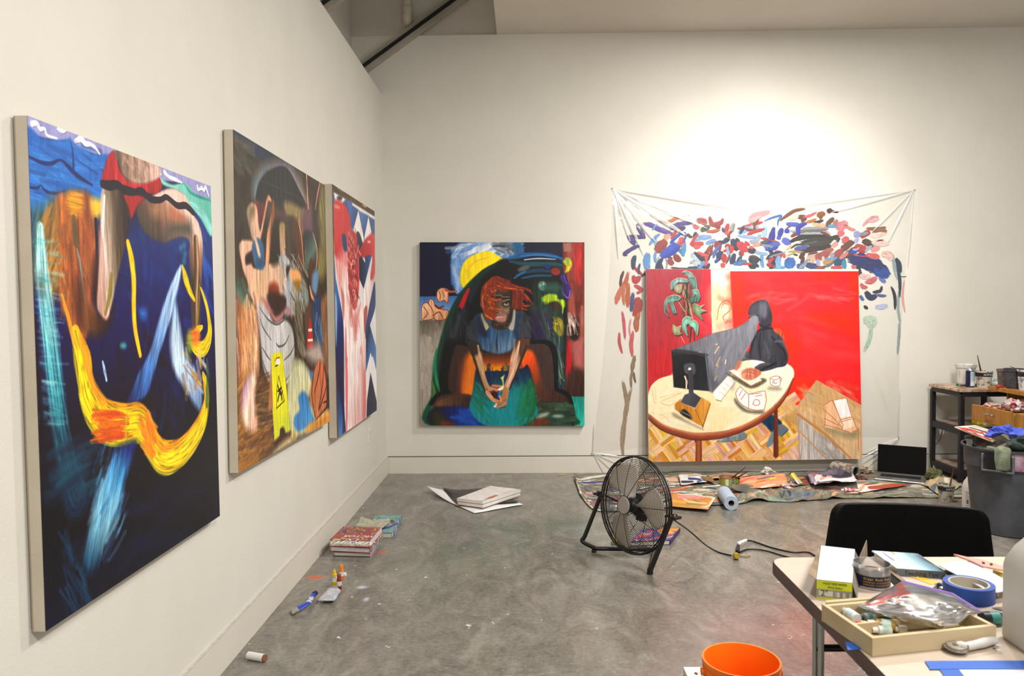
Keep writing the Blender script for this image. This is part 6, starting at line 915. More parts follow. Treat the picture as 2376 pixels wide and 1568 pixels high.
for s, p in ((-1, pl), (1, pr)):
    k = MB(); k.lathe([(.008, 0), (.016, .004), (.018, .02), (.012, .026)], 10, Matrix.Translation(p+fx*s*.004) @ (fx*s).to_track_quat('Z', 'Y').to_matrix().to_4x4())
    k.box((0, 0, .032), (.05, .016, .022), Matrix.Translation(p+fx*s*.004) @ (fx*s).to_track_quat('Z', 'Y').to_matrix().to_4x4(), bev=.005); k.build('tilt_knob', blk, fan, True)
rubc = M('black_cable', '0d0d0d', '151515', 20, .5)
cp = [(W0+pr)+Vector((.01, 0, -.02)), fl(1600, 1232, .12), fl(1636, 1263, .03), fl(1665, 1280, .006), fl(1697, 1288.5, .006)]
pc = MB().tube(smooth_path([W(p) for p in cp], 8), .0042, 8).build('power_cord', rubc, fan, True)
amber = M('amber_plastic', 'a08420', 'b89a2c', 10, .25, spec=.6); clear_am = film_mat('amber_film', .35, .4, .1, 'b8a060')
plug = MB().lathe([(.016, -.016), (.018, -.012), (.018, .012), (.014, .02)], 16, Matrix.Translation(W(fl(1708, 1289, .02))) @ Matrix.Rotation(math.radians(80), 4, 'X')).build('plug', amber, pc, True)
# extension cord
ep = fl(1711, 1280, .012); ext = thing('extension_cord', 'black extension cord lying on the floor, plugged to the fan cord', 'cord', (ep.x, ep.y, 0))
def E(u, v, z=.006): return fl(u, v, z)-ext.location
MB().tube(smooth_path([E(1716, 1281), E(1738, 1274), E(1775, 1277), E(1820, 1290), E(1870, 1301), E(1960, 1318), E(2120, 1345)], 8), .0045, 8).build('cable', rubc, ext, True)
MB().tube(smooth_path([E(1727, 1256, .03), E(1745, 1255, .008), E(1790, 1270), E(1840, 1281), E(1875, 1281), E(1910, 1296), E(2050, 1330)], 8), .0045, 8).build('cable', rubc, ext, True)
MB().tube([E(1711, 1281, .012), E(1712, 1272, .018), E(1713, 1264, .022)], [.013, .011, .008], 10).build('socket_end', rubc, ext, True)
a, b = E(1711, 1262, .03), E(1731, 1253, .034); tg = MB().tube([a, a.lerp(b, .5), b], [.011, .0105, .009], 8); tg.build('cable_tag', M('white_tag', 'd8d8d8', 'e4e4e4', 20, .5), ext, True)
MB().lathe([(.018, 0), (.022, .002), (.022, .005), (0, .006)], 18, Matrix.Translation(E(1728, 1290, .001)), sx=1.4).build('outlet_cap', clear_am, ext, True)
# ---------------------------------------------------------------- drop cloth and what lies on it
def cloth_board():
    b = Board([(1331, 1098), (2240, 1086), (2240, 1157), (1345, 1188)], 1200, 240, '7c7868', (0, 0, 1))
    a = b.a; Y, X = np.mgrid[0:b.h, 0:b.w].astype(np.float32); n = noise2(X/40, Y/14); n2 = noise2(X/9+50, Y/5)
    a[:] = (hx('62624f')*(1-n)[..., None]+hx('8e8878')*n[..., None])*(.86+.28*n2)[..., None]
    S = b.stroke
    r = np.random.RandomState(12); C1 = ['c8c4bc', '5c6c84', 'a86858', 'c4946c', '4c5c54', '7c8c78', 'd8d0c4', '9c6c60', '6c7484', 'b4a48c', '8c4438', '38424c']
    for i in range(560):
        x = 1335+905*r.rand(); y = 1092+80*r.rand(); l = 8+30*r.rand(); k = 1.0 if x < 1660 or y < 1125 else .45
        S([(x-l, y+2*r.randn()), (x, y+1.5*r.randn()), (x+l, y+2*r.randn())], .8+1.8*r.rand(), C1[r.randint(len(C1))], op=k*(.45+.55*r.rand()), sm=3, soft=.5)
    for i in range(170):
        x = 1340+(380 if i < 110 else 880)*r.rand(); y = 1096+70*r.rand()*(.5 if x > 1720 else 1); l = 5+14*r.rand(); S([(x-l, y+2*r.randn()), (x+l, y+2*r.randn())], 1.2+2.2*r.rand(), ['e4e0d8', '2c3850', 'd8a890', 'c87858', 'dcd4cc', '7c94b4', 'b85048', '3c3a38', 'e0c0a8', '8ca890'][r.randint(10)], op=.85, sm=2)
    for L, w, c in (([(1345, 1112), (1360, 1120), (1350, 1140)], 5, 'dcd6cc'), ([(1400, 1118), (1500, 1114), (1560, 1112)], 4, '5c5c88'), ([(1360, 1125), (1420, 1128), (1490, 1120)], 3, 'b8747c'), ([(1350, 1150), (1390, 1160), (1440, 1166)], 3, 'd0c8bc'), ([(1370, 1168), (1420, 1172), (1520, 1180)], 5, 'dcd4cc'), ([(1400, 1160), (1470, 1160)], 4, '2c3c80'), ([(1360, 1140), (1400, 1148)], 4, '6c9484'), ([(1560, 1128), (1640, 1132), (1680, 1142)], 3, 'c87050'), ([(1660, 1140), (1690, 1146)], 4, 'bcb4ac'), ([(1560, 1112), (1600, 1108), (1640, 1112)], 4, 'e0dcd8'), ([(1580, 1104), (1620, 1112)], 4, '24304c'), ([(1860, 1150), (1900, 1146), (1960, 1147)], 1.6, 'b8343c'), ([(1760, 1140), (1830, 1150)], 3, '545c58'), ([(2000, 1148), (2090, 1150)], 3, '9c9484'), ([(2090, 1120), (2160, 1118)], 4, '548c64'), ([(2130, 1130), (2200, 1128)], 4, 'd0b898'), ([(2150, 1142), (2230, 1146)], 4, '5c6470'), ([(2180, 1150), (2236, 1152)], 3, 'd8b480'), ([(2160, 1110), (2230, 1106)], 5, 'c8c0b0'), ([(1740, 1100), (1820, 1096)], 3, '6c8488'), ([(1850, 1094), (1900, 1092)], 3, '80988c'), ([(2000, 1112), (2040, 1108)], 6, '6c3c34')): S(L, w, c, op=.9, sm=4)
    return b.finish(.12)
front = [(1345, 1150), (1378, 1184), (1440, 1188), (1510, 1184), (1580, 1176), (1648, 1174), (1714, 1171), (1755, 1163), (1800, 1165), (1845, 1166), (1900, 1162), (1950, 1158), (2020, 1157), (2100, 1156), (2170, 1157), (2240, 1157)]
back = [(1331, 1106), (1360, 1103), (1440, 1100), (1520, 1098), (1600, 1096), (1680, 1095), (1760, 1093), (1840, 1091), (1900, 1090), (1980, 1088), (2060, 1087), (2140, 1086), (2240, 1088)]
FR = smooth_path([fl(*p) for p in front], 12); BK = smooth_path([fl(*p) for p in back], 12)
dcl = thing('drop_cloth', 'paint stained canvas drop cloth spread along the foot of the back wall', 'drop cloth', (2.0, 5.9, 0))
def along(Lp, u):
    t = u*(len(Lp)-1); i = min(int(t), len(Lp)-2); return Lp[i].lerp(Lp[i+1], t-i)
def cloth_z(x, y):
    z = .004+.010*max(0, vn(x*3.2, y*5, 1)+.25)+.006*(vn(x*13, y*15, 4)+.5)
    # long folds near the front edge
    d = math.exp(-((x-1.95)/.55)**2); e = (y-5.50)/.16
    z += d*.05*max(0, 1-abs((y-5.52-.06*math.sin(x*7))/.045))+d*.04*max(0, 1-abs((y-5.62-.05*math.sin(x*6+2))/.035))
    z += .03*max(0, 1-abs((x-2.62)/.08))*max(0, 1-abs((y-5.52)/.06))+.02*max(0, 1-abs((x-2.0)/.05))*max(0, 1-abs((y-5.46)/.07))
    return z
def cl(u, v):
    p = along(BK, u).lerp(along(FR, u), v); z = cloth_z(p.x, p.y); w = vn(p.x*6, v*4, 9)*.03
    p.y = min(p.y+w*(v > .5), WALL_Y-.03); p.z = z*(1 if v < .93 else .55)+(.02*max(0, 1-abs((u-.0)/.05)) if v < .4 else 0)+.01*max(0, vn(u*22, 3, 3))*(v > .93); return p-dcl.location
MB().grid(cl, 230, 44).build('cloth', board_mat('stained_cloth', cloth_board(), 1.0, .9, .5), dcl, True, 180, solid=.004)
def flat_sheet(name, label, cat, pix, z, board, thick=.0015, bumpy=.006, gain=1., n=14, group=None, rough=.6, curl=None, side=None):
    """a loose sheet: four outline corners read on the plane z, slightly rumpled, with its painted face"""
    P4 = [fl(u, v, z) for u, v in pix]; o = sum(P4, Vector())/4; o.z = z; t = thing(name, label, cat, o, 0, group)
    def fn(u, v):
        p = P4[0].lerp(P4[1], u).lerp(P4[3].lerp(P4[2], u), v)
        p.z += bumpy*(vn(p.x*7, p.y*9, 11)+.5)*(1+.6*vn(p.x*23, p.y*20, 2))
        if curl: p.z += curl[2]*max(0, 1-math.hypot(u-curl[0], v-curl[1])/curl[3])**2
        return p-o
    m = board if isinstance(board, bpy.types.Material) else board_mat(name+'_face_%d' % len(bpy.data.images), board, gain, rough, .2)
    MB().grid(fn, n, n).build('sheet', m, t, True, 180, solid=thick); return t
def quick(corners, w, h, bg, strokes, rubs=()):
    b = Board(corners, w, h, bg)
    for q in rubs: b.rub(*q)
    b.many(strokes); return b.finish(.06)
K1 = [(1556, 1145), (1662, 1154), (1643, 1183), (1556, 1175)]
flat_sheet('painted_cardboard', 'orange and yellow painted cardboard lying at the cloth edge behind the fan', 'cardboard', K1, .022, quick(K1, 260, 130, 'cc8840', [([(1560, 1150), (1600, 1152), (1640, 1156)], 4, 'b88c3c'), ([(1600, 1158), (1630, 1163), (1610, 1168)], 4, '8c7c48'), ([(1585, 1168), (1600, 1163), (1640, 1166)], 3, 'ecc490'), ([(1575, 1170), (1600, 1174), (1620, 1178)], 5, 'e48c8c'), ([(1570, 1176), (1610, 1180), (1645, 1181)], 2.4, 'f0d4c0'), ([(1640, 1156), (1652, 1162), (1642, 1180)], 3, 'e8c8a8'), ([(1560, 1158), (1590, 1160)], 4, 'd89c40'), ([(1620, 1172), (1640, 1174)], 4, 'd08c3c'), ([(1640, 1155), (1660, 1156)], 3, 'b09c84')]), .004, .003, rough=.5)
# blue shop towel roll
ra, rb = fl(1697, 1184), fl(1680, 1159); dv = (rb-ra).normalized(); rr_ = .05; t = thing('paper_towel_roll', 'light blue paper towel roll lying on the cloth edge', 'paper roll', ra)
ax0 = Vector((0, 0, rr_)); TT = Matrix.Translation(ax0) @ dv.to_track_quat('Z', 'Y').to_matrix().to_4x4()
bt = M('blue_towel', 'a6b8cc', 'b0c0d2', 30, .9, bump=.3, bscale=120); L_ = (rb-ra).length
MB().lathe([(.021, 0), (.049, 0), (.05, .004), (.05, L_), (.021, L_), (.021, 0)], 32, TT, False).build('towel', bt, t, True); MB().lathe([(.0195, .001), (.0212, .001), (.0212, L_*.99), (.0195, L_*.99), (.0195, .001)], 24, TT, False).build('cardboard_core', M('core_card', '7c6048', '8c6e54', 20, .9), t, True)
# tin with brushes
wood_dk = M('brush_wood', '4a2c1c', '6a4428', 40, .5, stretch=(1, 1, .1)); ferr = M('ferrule', 'a8a8a4', None, 20, .3, .9)
def brush(parent_label, name, p0, p1, r=.0045, hair=None):
    p0, p1 = Vector(p0), Vector(p1); t = thing(name, parent_label, 'paint brush', p0); d = p1-p0
    MB().tube([d*.12, d*.3, d*.7, d], [r, r*1.25, r*.8, r*.45], 8).build('handle', wood_dk, t, True); MB().tube([d*.03, d*.12], [r*1.1, r], 8).build('ferrule', ferr, t, True); MB().tube([Vector(), d*.03], [r*.5, r*1.1], 8).build('bristles', M('bristle', '2a2018', '40301f', 50, .9), t, True); return t
q = fl(1690, 1124, .012); t = thing('paint_tin', 'low tin with a green label holding two brushes on the cloth', 'tin', q)
lab = quick([(0, 0), (220, 0), (220, 60), (0, 60)], 220, 60, '8c9c30', [([(30, 0), (30, 60)], 14, 'e0dcd0'), ([(78, 10), (78, 50)], 12, '4c4c8c'), ([(120, 30), (150, 34)], 10, 'b4c030'), ([(165, 5), (165, 55)], 10, 'd8c8c8'), ([(195, 10), (200, 50)], 10, 'c06858'), ([(76, 20), (80, 20)], 3, 'e8e8f0')])
mb = MB(); seg = 32
V = []; 
for z in (.006, .058):
    for k in range(seg+1): V.append((.0705*math.cos(2*math.pi*k/seg-2.4), .0705*math.sin(2*math.pi*k/seg-2.4), z))
mb.add(V, [(k, k+1, seg+2+k, seg+1+k) for k in range(seg)], None, [[(k/seg*2 % 1.0001 if k < seg/2 else (k/seg*2-1), 0), ((k+1)/seg*2 if k < seg/2 else (k+1)/seg*2-1, 0), ((k+1)/seg*2 if k < seg/2 else (k+1)/seg*2-1, 1), (k/seg*2 if k < seg/2 else k/seg*2-1, 1)] for k in range(seg)])
tin_in = M('rusty_tin', '8c5c3c', 'b48c64', 14, .6, .3); mb.build('label', board_mat('tin_label', lab, 1., .5, 0), t, True)
MB().lathe([(0, .001), (.07, .001), (.071, .004), (.07, .008), (.07, .058), (.072, .06), (.072, .064), (.068, .064), (.067, .02), (0, .02)], 32, caps=False).build('tin_body', tin_in, t, True)
brush('longer brush leaning in the green labelled tin', 'paint_brush', q+Vector((.0, .0, .03)), fl(1731, 1083, .18)+Vector((.0, .0, 0)), .005); brush('shorter brush leaning in the green labelled tin', 'paint_brush', q+Vector((.02, -.01, .03)), fl(1735, 1094, .15), .006)
# palette papers and papers
K2 = [(1718, 1106), (1820, 1100), (1836, 1128), (1712, 1136)]
flat_sheet('palette_paper', 'oval palette sheet smeared orange and peach beside the green tin', 'palette', K2, .03, quick(K2, 240, 120, 'd89468', [([(1715, 1122), (1745, 1116), (1780, 1110), (1815, 1108)], 5, 'e4a884'), ([(1715, 1118), (1735, 1124), (1760, 1130)], 4, 'd86858'), ([(1755, 1113), (1775, 1115)], 2.5, 'e07838'), ([(1760, 1120), (1785, 1122), (1800, 1123)], 3, '74687c'), ([(1790, 1118), (1802, 1119)], 2.5, 'f0c83c'), ([(1720, 1132), (1760, 1134), (1800, 1132)], 2, '3c4470'), ([(1740, 1128), (1770, 1129), (1790, 1126)], 3, 'e4987c'), ([(1765, 1104), (1790, 1106)], 3, 'ecd0c0'), ([(1800, 1128), (1830, 1124)], 3, 'd8a074')]), .003, .012)
K3 = [(1574, 1106), (1625, 1104), (1640, 1122), (1580, 1126)]
flat_sheet('painted_paper', 'crumpled white paper with dark blue dabs beside the fan', 'paper', K3, .02, quick(K3, 160, 80, 'd4d4d8', [([(1580, 1110), (1600, 1108)], 3, '1c2c4c'), ([(1600, 1114), (1620, 1110)], 3, '24386c'), ([(1585, 1120), (1600, 1122)], 3, 'dcd8d4'), ([(1605, 1120), (1630, 1118)], 3, 'b49070'), ([(1610, 1106), (1620, 1108)], 2.5, '3c5c8c')]), .002, .022)
K4 = [(1625, 1108), (1652, 1112), (1662, 1122), (1632, 1116)]
flat_sheet('cardboard_scrap', 'narrow brown cardboard scrap left of the green tin', 'cardboard', K4, .03, M('scrap_card', '6c5238', '8c6e4c', 30, .8, bump=.3), .004, .012)
K10 = [(1642, 1103), (1728, 1099), (1742, 1108), (1652, 1116)]
flat_sheet('painted_cardboard', 'peach smeared cardboard lying behind the green labelled tin', 'cardboard', K10, .016, quick(K10, 160, 60, 'b89470', [([(1650, 1106), (1690, 1104)], 3, 'd8a078'), ([(1660, 1111), (1700, 1109)], 2.5, '8c7c64'), ([(1690, 1104), (1735, 1104)], 2.5, 'e0b090'), ([(1700, 1108), (1735, 1107)], 2, '7c8c7c')]), .003, .02)
K11 = [(1838, 1109), (1884, 1105), (1892, 1124), (1846, 1131)]
flat_sheet('painted_paper', 'dark rust smeared paper left of the large crumpled paper', 'paper', K11, .012, quick(K11, 120, 80, '6c4c40', [([(1845, 1114), (1880, 1110)], 4, '8c3c30'), ([(1850, 1124), (1885, 1120)], 4, 'a47c5c'), ([(1845, 1118), (1870, 1118)], 2, '34302c')]), .002, .016)
K12 = [(1700, 1133), (1790, 1136), (1800, 1148), (1690, 1146)]
flat_sheet('cloth_scrap', 'grey folded cloth scrap in front of the orange palette sheet', 'cloth', K12, .012, M('grey_scrap', '54524a', '7c7868', 14, .9, bump=.6), .003, .045, n=24)
K5 = [(1866, 1104), (1966, 1094), (1992, 1120), (1890, 1134)]
flat_sheet('crumpled_paper', 'large crumpled paper smeared grey black and white before the tipped can', 'paper', K5, .03, quick(K5, 240, 140, '5c5868', [([(1870, 1106), (1890, 1114), (1910, 1118)], 4, 'd4c8cc'), ([(1900, 1112), (1925, 1104), (1950, 1100), (1964, 1098)], 6, 'ece8ea'), ([(1955, 1098), (1975, 1108), (1985, 1118)], 7, 'f0ecec'), ([(1925, 1114), (1945, 1110), (1968, 1108)], 8, '2c2a34'), ([(1880, 1122), (1910, 1122), (1940, 1118)], 7, '6c6478'), ([(1900, 1112), (1925, 1110)], 3, 'd89c80'), ([(1960, 1114), (1980, 1120)], 6, '484454'), ([(1880, 1110), (1890, 1124)], 4, '8c8498'), ([(1975, 1120), (1988, 1116)], 4, 'e8b4b0')]), .002, .05, n=22)
K6 = [(1988, 1123), (2050, 1121), (2112, 1127), (1992, 1144)]
flat_sheet('palette_paper', 'long palette paper streaked rust and salmon before the laptop', 'palette', K6, .02, quick(K6, 240, 100, 'c89070', [([(1985, 1118), (2030, 1116), (2060, 1114)], 2, 'ece4e0'), ([(2020, 1124), (2060, 1120), (2108, 1124)], 5, 'a4482c'), ([(2030, 1130), (2080, 1128)], 4, '8c3c28'), ([(2000, 1126), (2040, 1134)], 4, 'd8a888'), ([(1995, 1138), (2050, 1134)], 4, 'd89078'), ([(2080, 1120), (2110, 1122)], 3, 'd0582c')]), .002, .014)
K7 = [(2136, 1126), (2192, 1113), (2238, 1130), (2180, 1150)]
flat_sheet('painted_paper', 'crumpled green and cream smeared paper by the shelf leg', 'paper', K7, .016, quick(K7, 200, 90, 'a49c80', [([(2130, 1122), (2160, 1116)], 4, '4c8c58'), ([(2150, 1124), (2190, 1120)], 4, '88b068'), ([(2140, 1134), (2190, 1134)], 4, '5c6870'), ([(2180, 1140), (2225, 1136)], 4, 'd8b888'), ([(2190, 1124), (2225, 1128)], 4, 'd8d0bc'), ([(2110, 1126), (2140, 1128)], 3, 'd4c8b8')]), .002, .04, n=18)
# paint tubes
def tube_of_paint(label, p, q, r, col, lab_col, cap_col, flat=.45, group=None, name='paint_tube'):
    p, q = Vector(p), Vector(q); d = q-p; Ln = d.length; t = thing(name, label, 'paint tube', p, group=group); T = d.to_track_quat('Z', 'Y').to_matrix().to_4x4()
    V = []; F = []; seg = 14; NZ = 7
    for i in range(NZ+1):
        u = i/NZ; a = r*1.15*(1-u*.12); b = r*(flat*.16+flat*1.2*u**.8)
        for k in range(seg):
            g = 2*math.pi*k/seg; w = 1+.18*vn(k*1.3, i*.9, p.x*9)
            V.append((a*w*math.cos(g), b*w*math.sin(g), Ln*.84*u))
    for i in range(NZ):
        for k in range(seg): F.append((i*seg+k, i*seg+(k+1) % seg, (i+1)*seg+(k+1) % seg, (i+1)*seg+k))
    F.append(list(range(seg))[::-1]); F.append([NZ*seg+k for k in range(seg)])
    mb = MB().add(V, F, T); mb.build('tube_body', M('tube_'+col+lab_col, col, lab_col, 38, .35, .25, bump=.4, bscale=60, edge=(.45, .52)), t, True, 50)
    MB().lathe([(r*.8, Ln*.82), (r*.5, Ln*.88), (r*.42, Ln*.88), (r*.42, Ln*.9)], 12, T).build('shoulder', M('tube_metal', 'b0b0ac', None, 30, .35, .8), t, True); MB().lathe([(r*.52, Ln*.89), (r*.5, Ln), (0, Ln)], 12, T).build('cap', M('cap_'+cap_col, cap_col, None, 20, .5), t, True); return t
z0 = .03
tube_of_paint('silver paint tube with a yellow band standing behind its twin', fl(1858, 1122, z0), fl(1834, 1098, z0+.06), .024, 'b8b8b8', 'd8c428', '3c3c3c', .7)
tube_of_paint('smaller silver paint tube in front of the yellow banded one', fl(1843, 1126, z0), fl(1829, 1112, z0+.03), .018, 'a8a8a8', '5c5c5c', '2c2420', .7)
tube_of_paint('white speckled paint tube lying right of the orange palette sheet', fl(1850, 1139, z0), fl(1812, 1124, z0+.02), .022, 'd8d8dc', '8c90a8', 'c8a43c', .6)
tube_of_paint('red and white paint tube on the near edge of the crumpled paper', fl(1999, 1136, .05), fl(1952, 1137, .04), .022, 'd8d0c8', 'cc5450', 'c8c8c8', .7)
tube_of_paint('dark navy paint tube beside the white speckled tube', fl(1796, 1139, .03), fl(1818, 1132, .03), .016, '2c2c54', '50507c', '1c1c1c', .7)
def crumple(name, label, cat, p, d, mat, seed=1, sub=3, amp=.25, group=None):
    t = bmesh.new(); bmesh.ops.create_icosphere(t, subdivisions=sub, radius=1); me = bpy.data.meshes.new(name)
    for v in t.verts:
        n = v.co.copy(); w = 1+amp*2*(vn(n.x*3.1+5, n.y*3.1+n.z*2.2+5, seed)+.6*vn(n.x*7, n.y*7+n.z*6, seed+3)); v.co = Vector((n.x*d[0]*w, n.y*d[1]*w, max(-d[2]*.7, n.z*d[2]*w)))
    zmin = min(v.co.z for v in t.verts)
    for v in t.verts: v.co.z -= zmin
    t.to_mesh(me); t.free(); me.materials.append(mat); me.polygons.foreach_set('use_smooth', [True]*len(me.polygons)); me.set_sharp_from_angle(angle=.7)
    o = bpy.data.objects.new(name, me); COL.objects.link(o); o.location = p; return tag(o, label, cat, group)
crumple('crumpled_rag', 'small orange and rust stained rag by the tipped can', 'rag', fl(1895, 1110, .03), (.062, .05, .022), M('rust_rag', '8c3c18', 'c8743c', 40, .8, bump=.4), 4, 3, .4)
crumple('crumpled_rag', 'tan and brown crumpled cloth between tipped can and laptop', 'rag', fl(2003, 1096, .015), (.055, .06, .03), M('tan_rag', '8c7460', 'b8a48c', 22, .9, bump=.5), 8, 3, .45)
crumple('crumpled_rag', 'dark reddish brown stained cloth left of the laptop', 'rag', fl(1998, 1112, .012), (.04, .04, .02), M('maroon_rag', '4c2c28', '7c544c', 30, .9, bump=.5), 13, 3, .45)
crumple('crumpled_rag', 'olive green crumpled rag at the foot of the shelf leg', 'rag', fl(2166, 1114, .01), (.06, .05, .055), M('olive_rag', '4c5034', '7c7c54', 30, .9, bump=.5), 17, 3, .45)
crumple('crumpled_rag', 'pale crumpled cloth behind the laptop at the wall', 'rag', fl(2030, 1082, .004)+Vector((0, -.03, 0)), (.17, .05, .03), M('pale_rag', 'b4a892', 'c8bea8', 14, .9, bump=.4), 21, 3, .4)
crumple('paper_ball', 'crumpled clear and white wrapper behind the orange palette sheet', 'wrapper', fl(1782, 1101, .016), (.055, .035, .03), M('wrapper', 'a8a49c', 'd0ccc4', 40, .4, bump=.4), 25, 3, .5)
# tipped can
ca, cb = fl(1986, 1110, .012), fl(1938, 1100, .012); dv = Vector(((cb-ca).x, (cb-ca).y, 0)).normalized(); r_ = .056; t = thing('metal_can', 'paint covered metal can tipped on its side under the red painting', 'can', ca)
T = Matrix.Translation((0, 0, r_)) @ dv.to_track_quat('Z', 'Y').to_matrix().to_4x4()
MB().lathe([(.038, 0), (r_-.004, 0), (r_, .004), (r_, .2), (r_*.9, .212), (0, .212), (0, .2), (.05, .19), (.05, .02), (.038, .015), (.038, 0)], 32, T, False).build('can_body', M('splattered_can', '6c5c50', 'b0a8a0', 26, .55, .2, bump=.5, bscale=40, edge=(.4, .6)), t, True, 40)
MB().lathe([(.0375, -.001), (r_-.003, -.001), (r_-.003, .001), (.0375, .001), (.0375, -.001)], 32, T, False).build('can_rim', M('can_rim', 'a8b0b0', 'c0c8c8', 30, .4, .5), t, True)
MB().lathe([(.037, .014), (.037, .17), (0, .17)], 24, T, False).build('can_inside', M('can_dark', '181a18', '262a26', 20, .6), t, True)
# laptop
lp = [fl(2041, 1097, .03), fl(2143, 1106.5, .03)]; lf = [fl(2012, 1110, .03), fl(2124, 1120, .03)]
o_ = (lp[0]+lp[1]+lf[0]+lf[1])/4; t = thing('laptop', 'open grey laptop with a black screen on the drop cloth', 'laptop', (o_.x, o_.y, .018))
alu2 = M('laptop_alu', '8c8a86', '94928e', 30, .35, .6); ltx = (lp[1]-lp[0]); ltx.z = 0; wd = .36; ltx.normalize(); lty = Vector((-ltx.y, ltx.x, 0)); mid = (lp[0]+lp[1])/2-t.location; mid.z = 0
LT = Matrix(((ltx.x, lty.x, 0, mid.x), (ltx.y, lty.y, 0, mid.y), (0, 0, 1, 0), (0, 0, 0, 1))); dp = .25
bs = MB().box((0, -dp/2, .008), (wd, dp, .014), LT, bev=.006).build('base', alu2, t)
MB().box((0, -.085, .0155), (.29, .105, .001), LT).build('keyboard', M('laptop_keys', '121214', '1c1c1e', 60, .5), t); MB().box((0, -.19, .0155), (.105, .07, .0008), LT).build('trackpad', M('trackpad', 'a09e9a', None, 30, .3, .5), t); MB().box((0, -.2495, .012), (.05, .002, .004), LT).build('lid_notch', M('notch', 'd8d6d0', None, 20, .4), t)
SCR = LT @ Matrix.Translation((0, .0, .016)) @ Matrix.Rotation(math.radians(-14), 4, 'X')
MB().box((0, .004, .118), (wd, .006, .236), SCR, bev=.003).build('lid', alu2, t); MB().box((0, .0005, .12), (wd-.006, .0012, .228), SCR).build('screen', M('black_glass', '010102', '030203', 8, .25, spec=.12), t)
# cup with brush on the floor
def paint_cup(label, p, r, h, stick=None, name='paint_cup', body=('c8c0b4', '6c6458'), band=True):
    t = thing(name, label, 'cup', p); m = M('cup_'+body[0]+body[1], body[0], body[1], 34, .5, bump=.2, edge=(.5, .62))
    MB().lathe([(0, .002), (r*.76, .002), (r*.78, .0), (r*.8, .004), (r*.98, h*.93), (r*1.03, h*.94), (r*1.03, h), (r*.95, h), (r*.78, h*.3), (0, h*.3)], 26, caps=False).build('cup_body', m, t, True)
    if band: MB().lathe([(r*.955, h*.68), (r*1.0, h*.9)], 26, caps=False).build('printed_band', M('cup_band', '16161a', '2a2a2e', 50, .5, edge=(.5, .7)), t, True)
    return t
p = fl(2195, 1163); paint_cup('white paint cup with a black band on the bare floor by the bin', p, .056, .125); brush('brush standing in the paint cup on the floor', 'paint_brush', p+Vector((.015, 0, .05)), p+Vector((.055, .0, .255)), .005)
tx = text('lettering', 'ACRYLIC', .02, M('cup_print', 'e0e0e0', None, 20, .5), bpy.data.objects['paint_cup'], (0, -.0558, .099), (math.radians(86), 0, 0), .0002); tx.scale = (.8, 1, 1)
# jug by the bin
p = fl(2262, 1186); t = thing('plastic_jug', 'white plastic gallon jug standing behind the grey bin', 'jug', p); jm = M('jug_plastic', 'd0ccc8', 'dcd8d4', 6, .4)
MB().lathe([(.07, 0), (.078, .008), (.078, .16), (.07, .2), (.03, .265), (.026, .27), (.026, .285), (0, .285)], 24, sx=1, sy=1).build('jug_body', jm, t, True); MB().lathe([(.029, .284), (.029, .308), (0, .31)], 18).build('cap', M('jug_cap', 'c4c0bc', None, 10, .5), t, True)
jl = quick([(0, 0), (100, 0), (100, 120), (0, 120)], 100, 120, 'd8d4d0', [([(8, 10+12*i), (60+18*(i % 3), 10+12*i)], 2.2, '5c5858') for i in range(9)]+[([(15, 60), (15, 80)], 3, '3c3c3c')])
V = []; n_ = 10
for z in (.02, .15):
    for k in range(n_+1): a = math.radians(-175+14*k); V.append((.0787*math.cos(a), .0787*math.sin(a), z))
MB().add(V, [(k, k+1, n_+2+k, n_+1+k) for k in range(n_)], None, [[(k/n_, 0), ((k+1)/n_, 0), ((k+1)/n_, 1), (k/n_, 1)] for k in range(n_)]).build('label', board_mat('jug_label', jl, 1, .5, 0), t, True)
# ---------------------------------------------------------------- books, bottles and small things on the bare floor
pg_m = M('page_block', 'cfc8b8', 'ddd6c8', 8, .8, bump=.15, bscale=300, stretch=(.02, .02, 1.6))
def book(label, A, B, Dp, h, z, cover, back=None, hard=True, group=None, spine_right=True, face=None, name='book', pages=None, spine_mat=None):
    """A,B: near left and near right bottom corners on the plane z, Dp: far left corner"""
    A, B, Dp = Vector(A), Vector(B), Vector(Dp); o = (B+Dp)/2; o.z = z; t = thing(name, label, 'book', o, 0, group)
    ex, ey = B-A, Dp-A; ex.z = ey.z = 0; a0 = A-o; a0.z = 0; c = .0028
    def P(u, v, zz): return a0+ex*u+ey*v+Vector((0, 0, zz))
    i = .004/ex.length; j = .004/ey.length
    MB().slab([P(i, j*1.3, h-c), P(1-i, j*1.3, h-c), P(1-i, 1-j*1.3, h-c), P(i, 1-j*1.3, h-c)], (0, 0, -(h-2*c))).build('pages', pages or pg_m, t)
    MB().slab([P(0, 0, c), P(1, 0, c), P(1, 1, c), P(0, 1, c)], (0, 0, -c)).build('back_cover', back or cover, t)
    MB().slab([P(0, 0, h), P(1, 0, h), P(1, 1, h), P(0, 1, h)], (0, 0, -c)).build('front_cover', cover, t)
    u0, u1 = (1-i*.9, 1.0+i*.4) if spine_right else (-i*.4, i*.9)
    MB().slab([P(u0, 0, h-.001), P(u1, 0, h), P(u1, 1, h), P(u0, 1, h)], (0, 0, -h)).build('spine', spine_mat or cover, t)
    if face is not None: quad_face('cover_picture', [P(0, 1, h+.0006), P(1, 1, h+.0006), P(1, 0, h+.0006), P(0, 0, h+.0006)], face, t)
    return t
def cover_board(w, h, bg, cols, seed, extra=(), n=60, l=26, wd=7):
    b = Board([(0, 0), (w, 0), (w, h), (0, h)], w, h, bg); b.rub(0, 0, w, h, n, cols, l, wd, .2, 1.4, .85, seed); b.many(extra); return b.finish(.05)
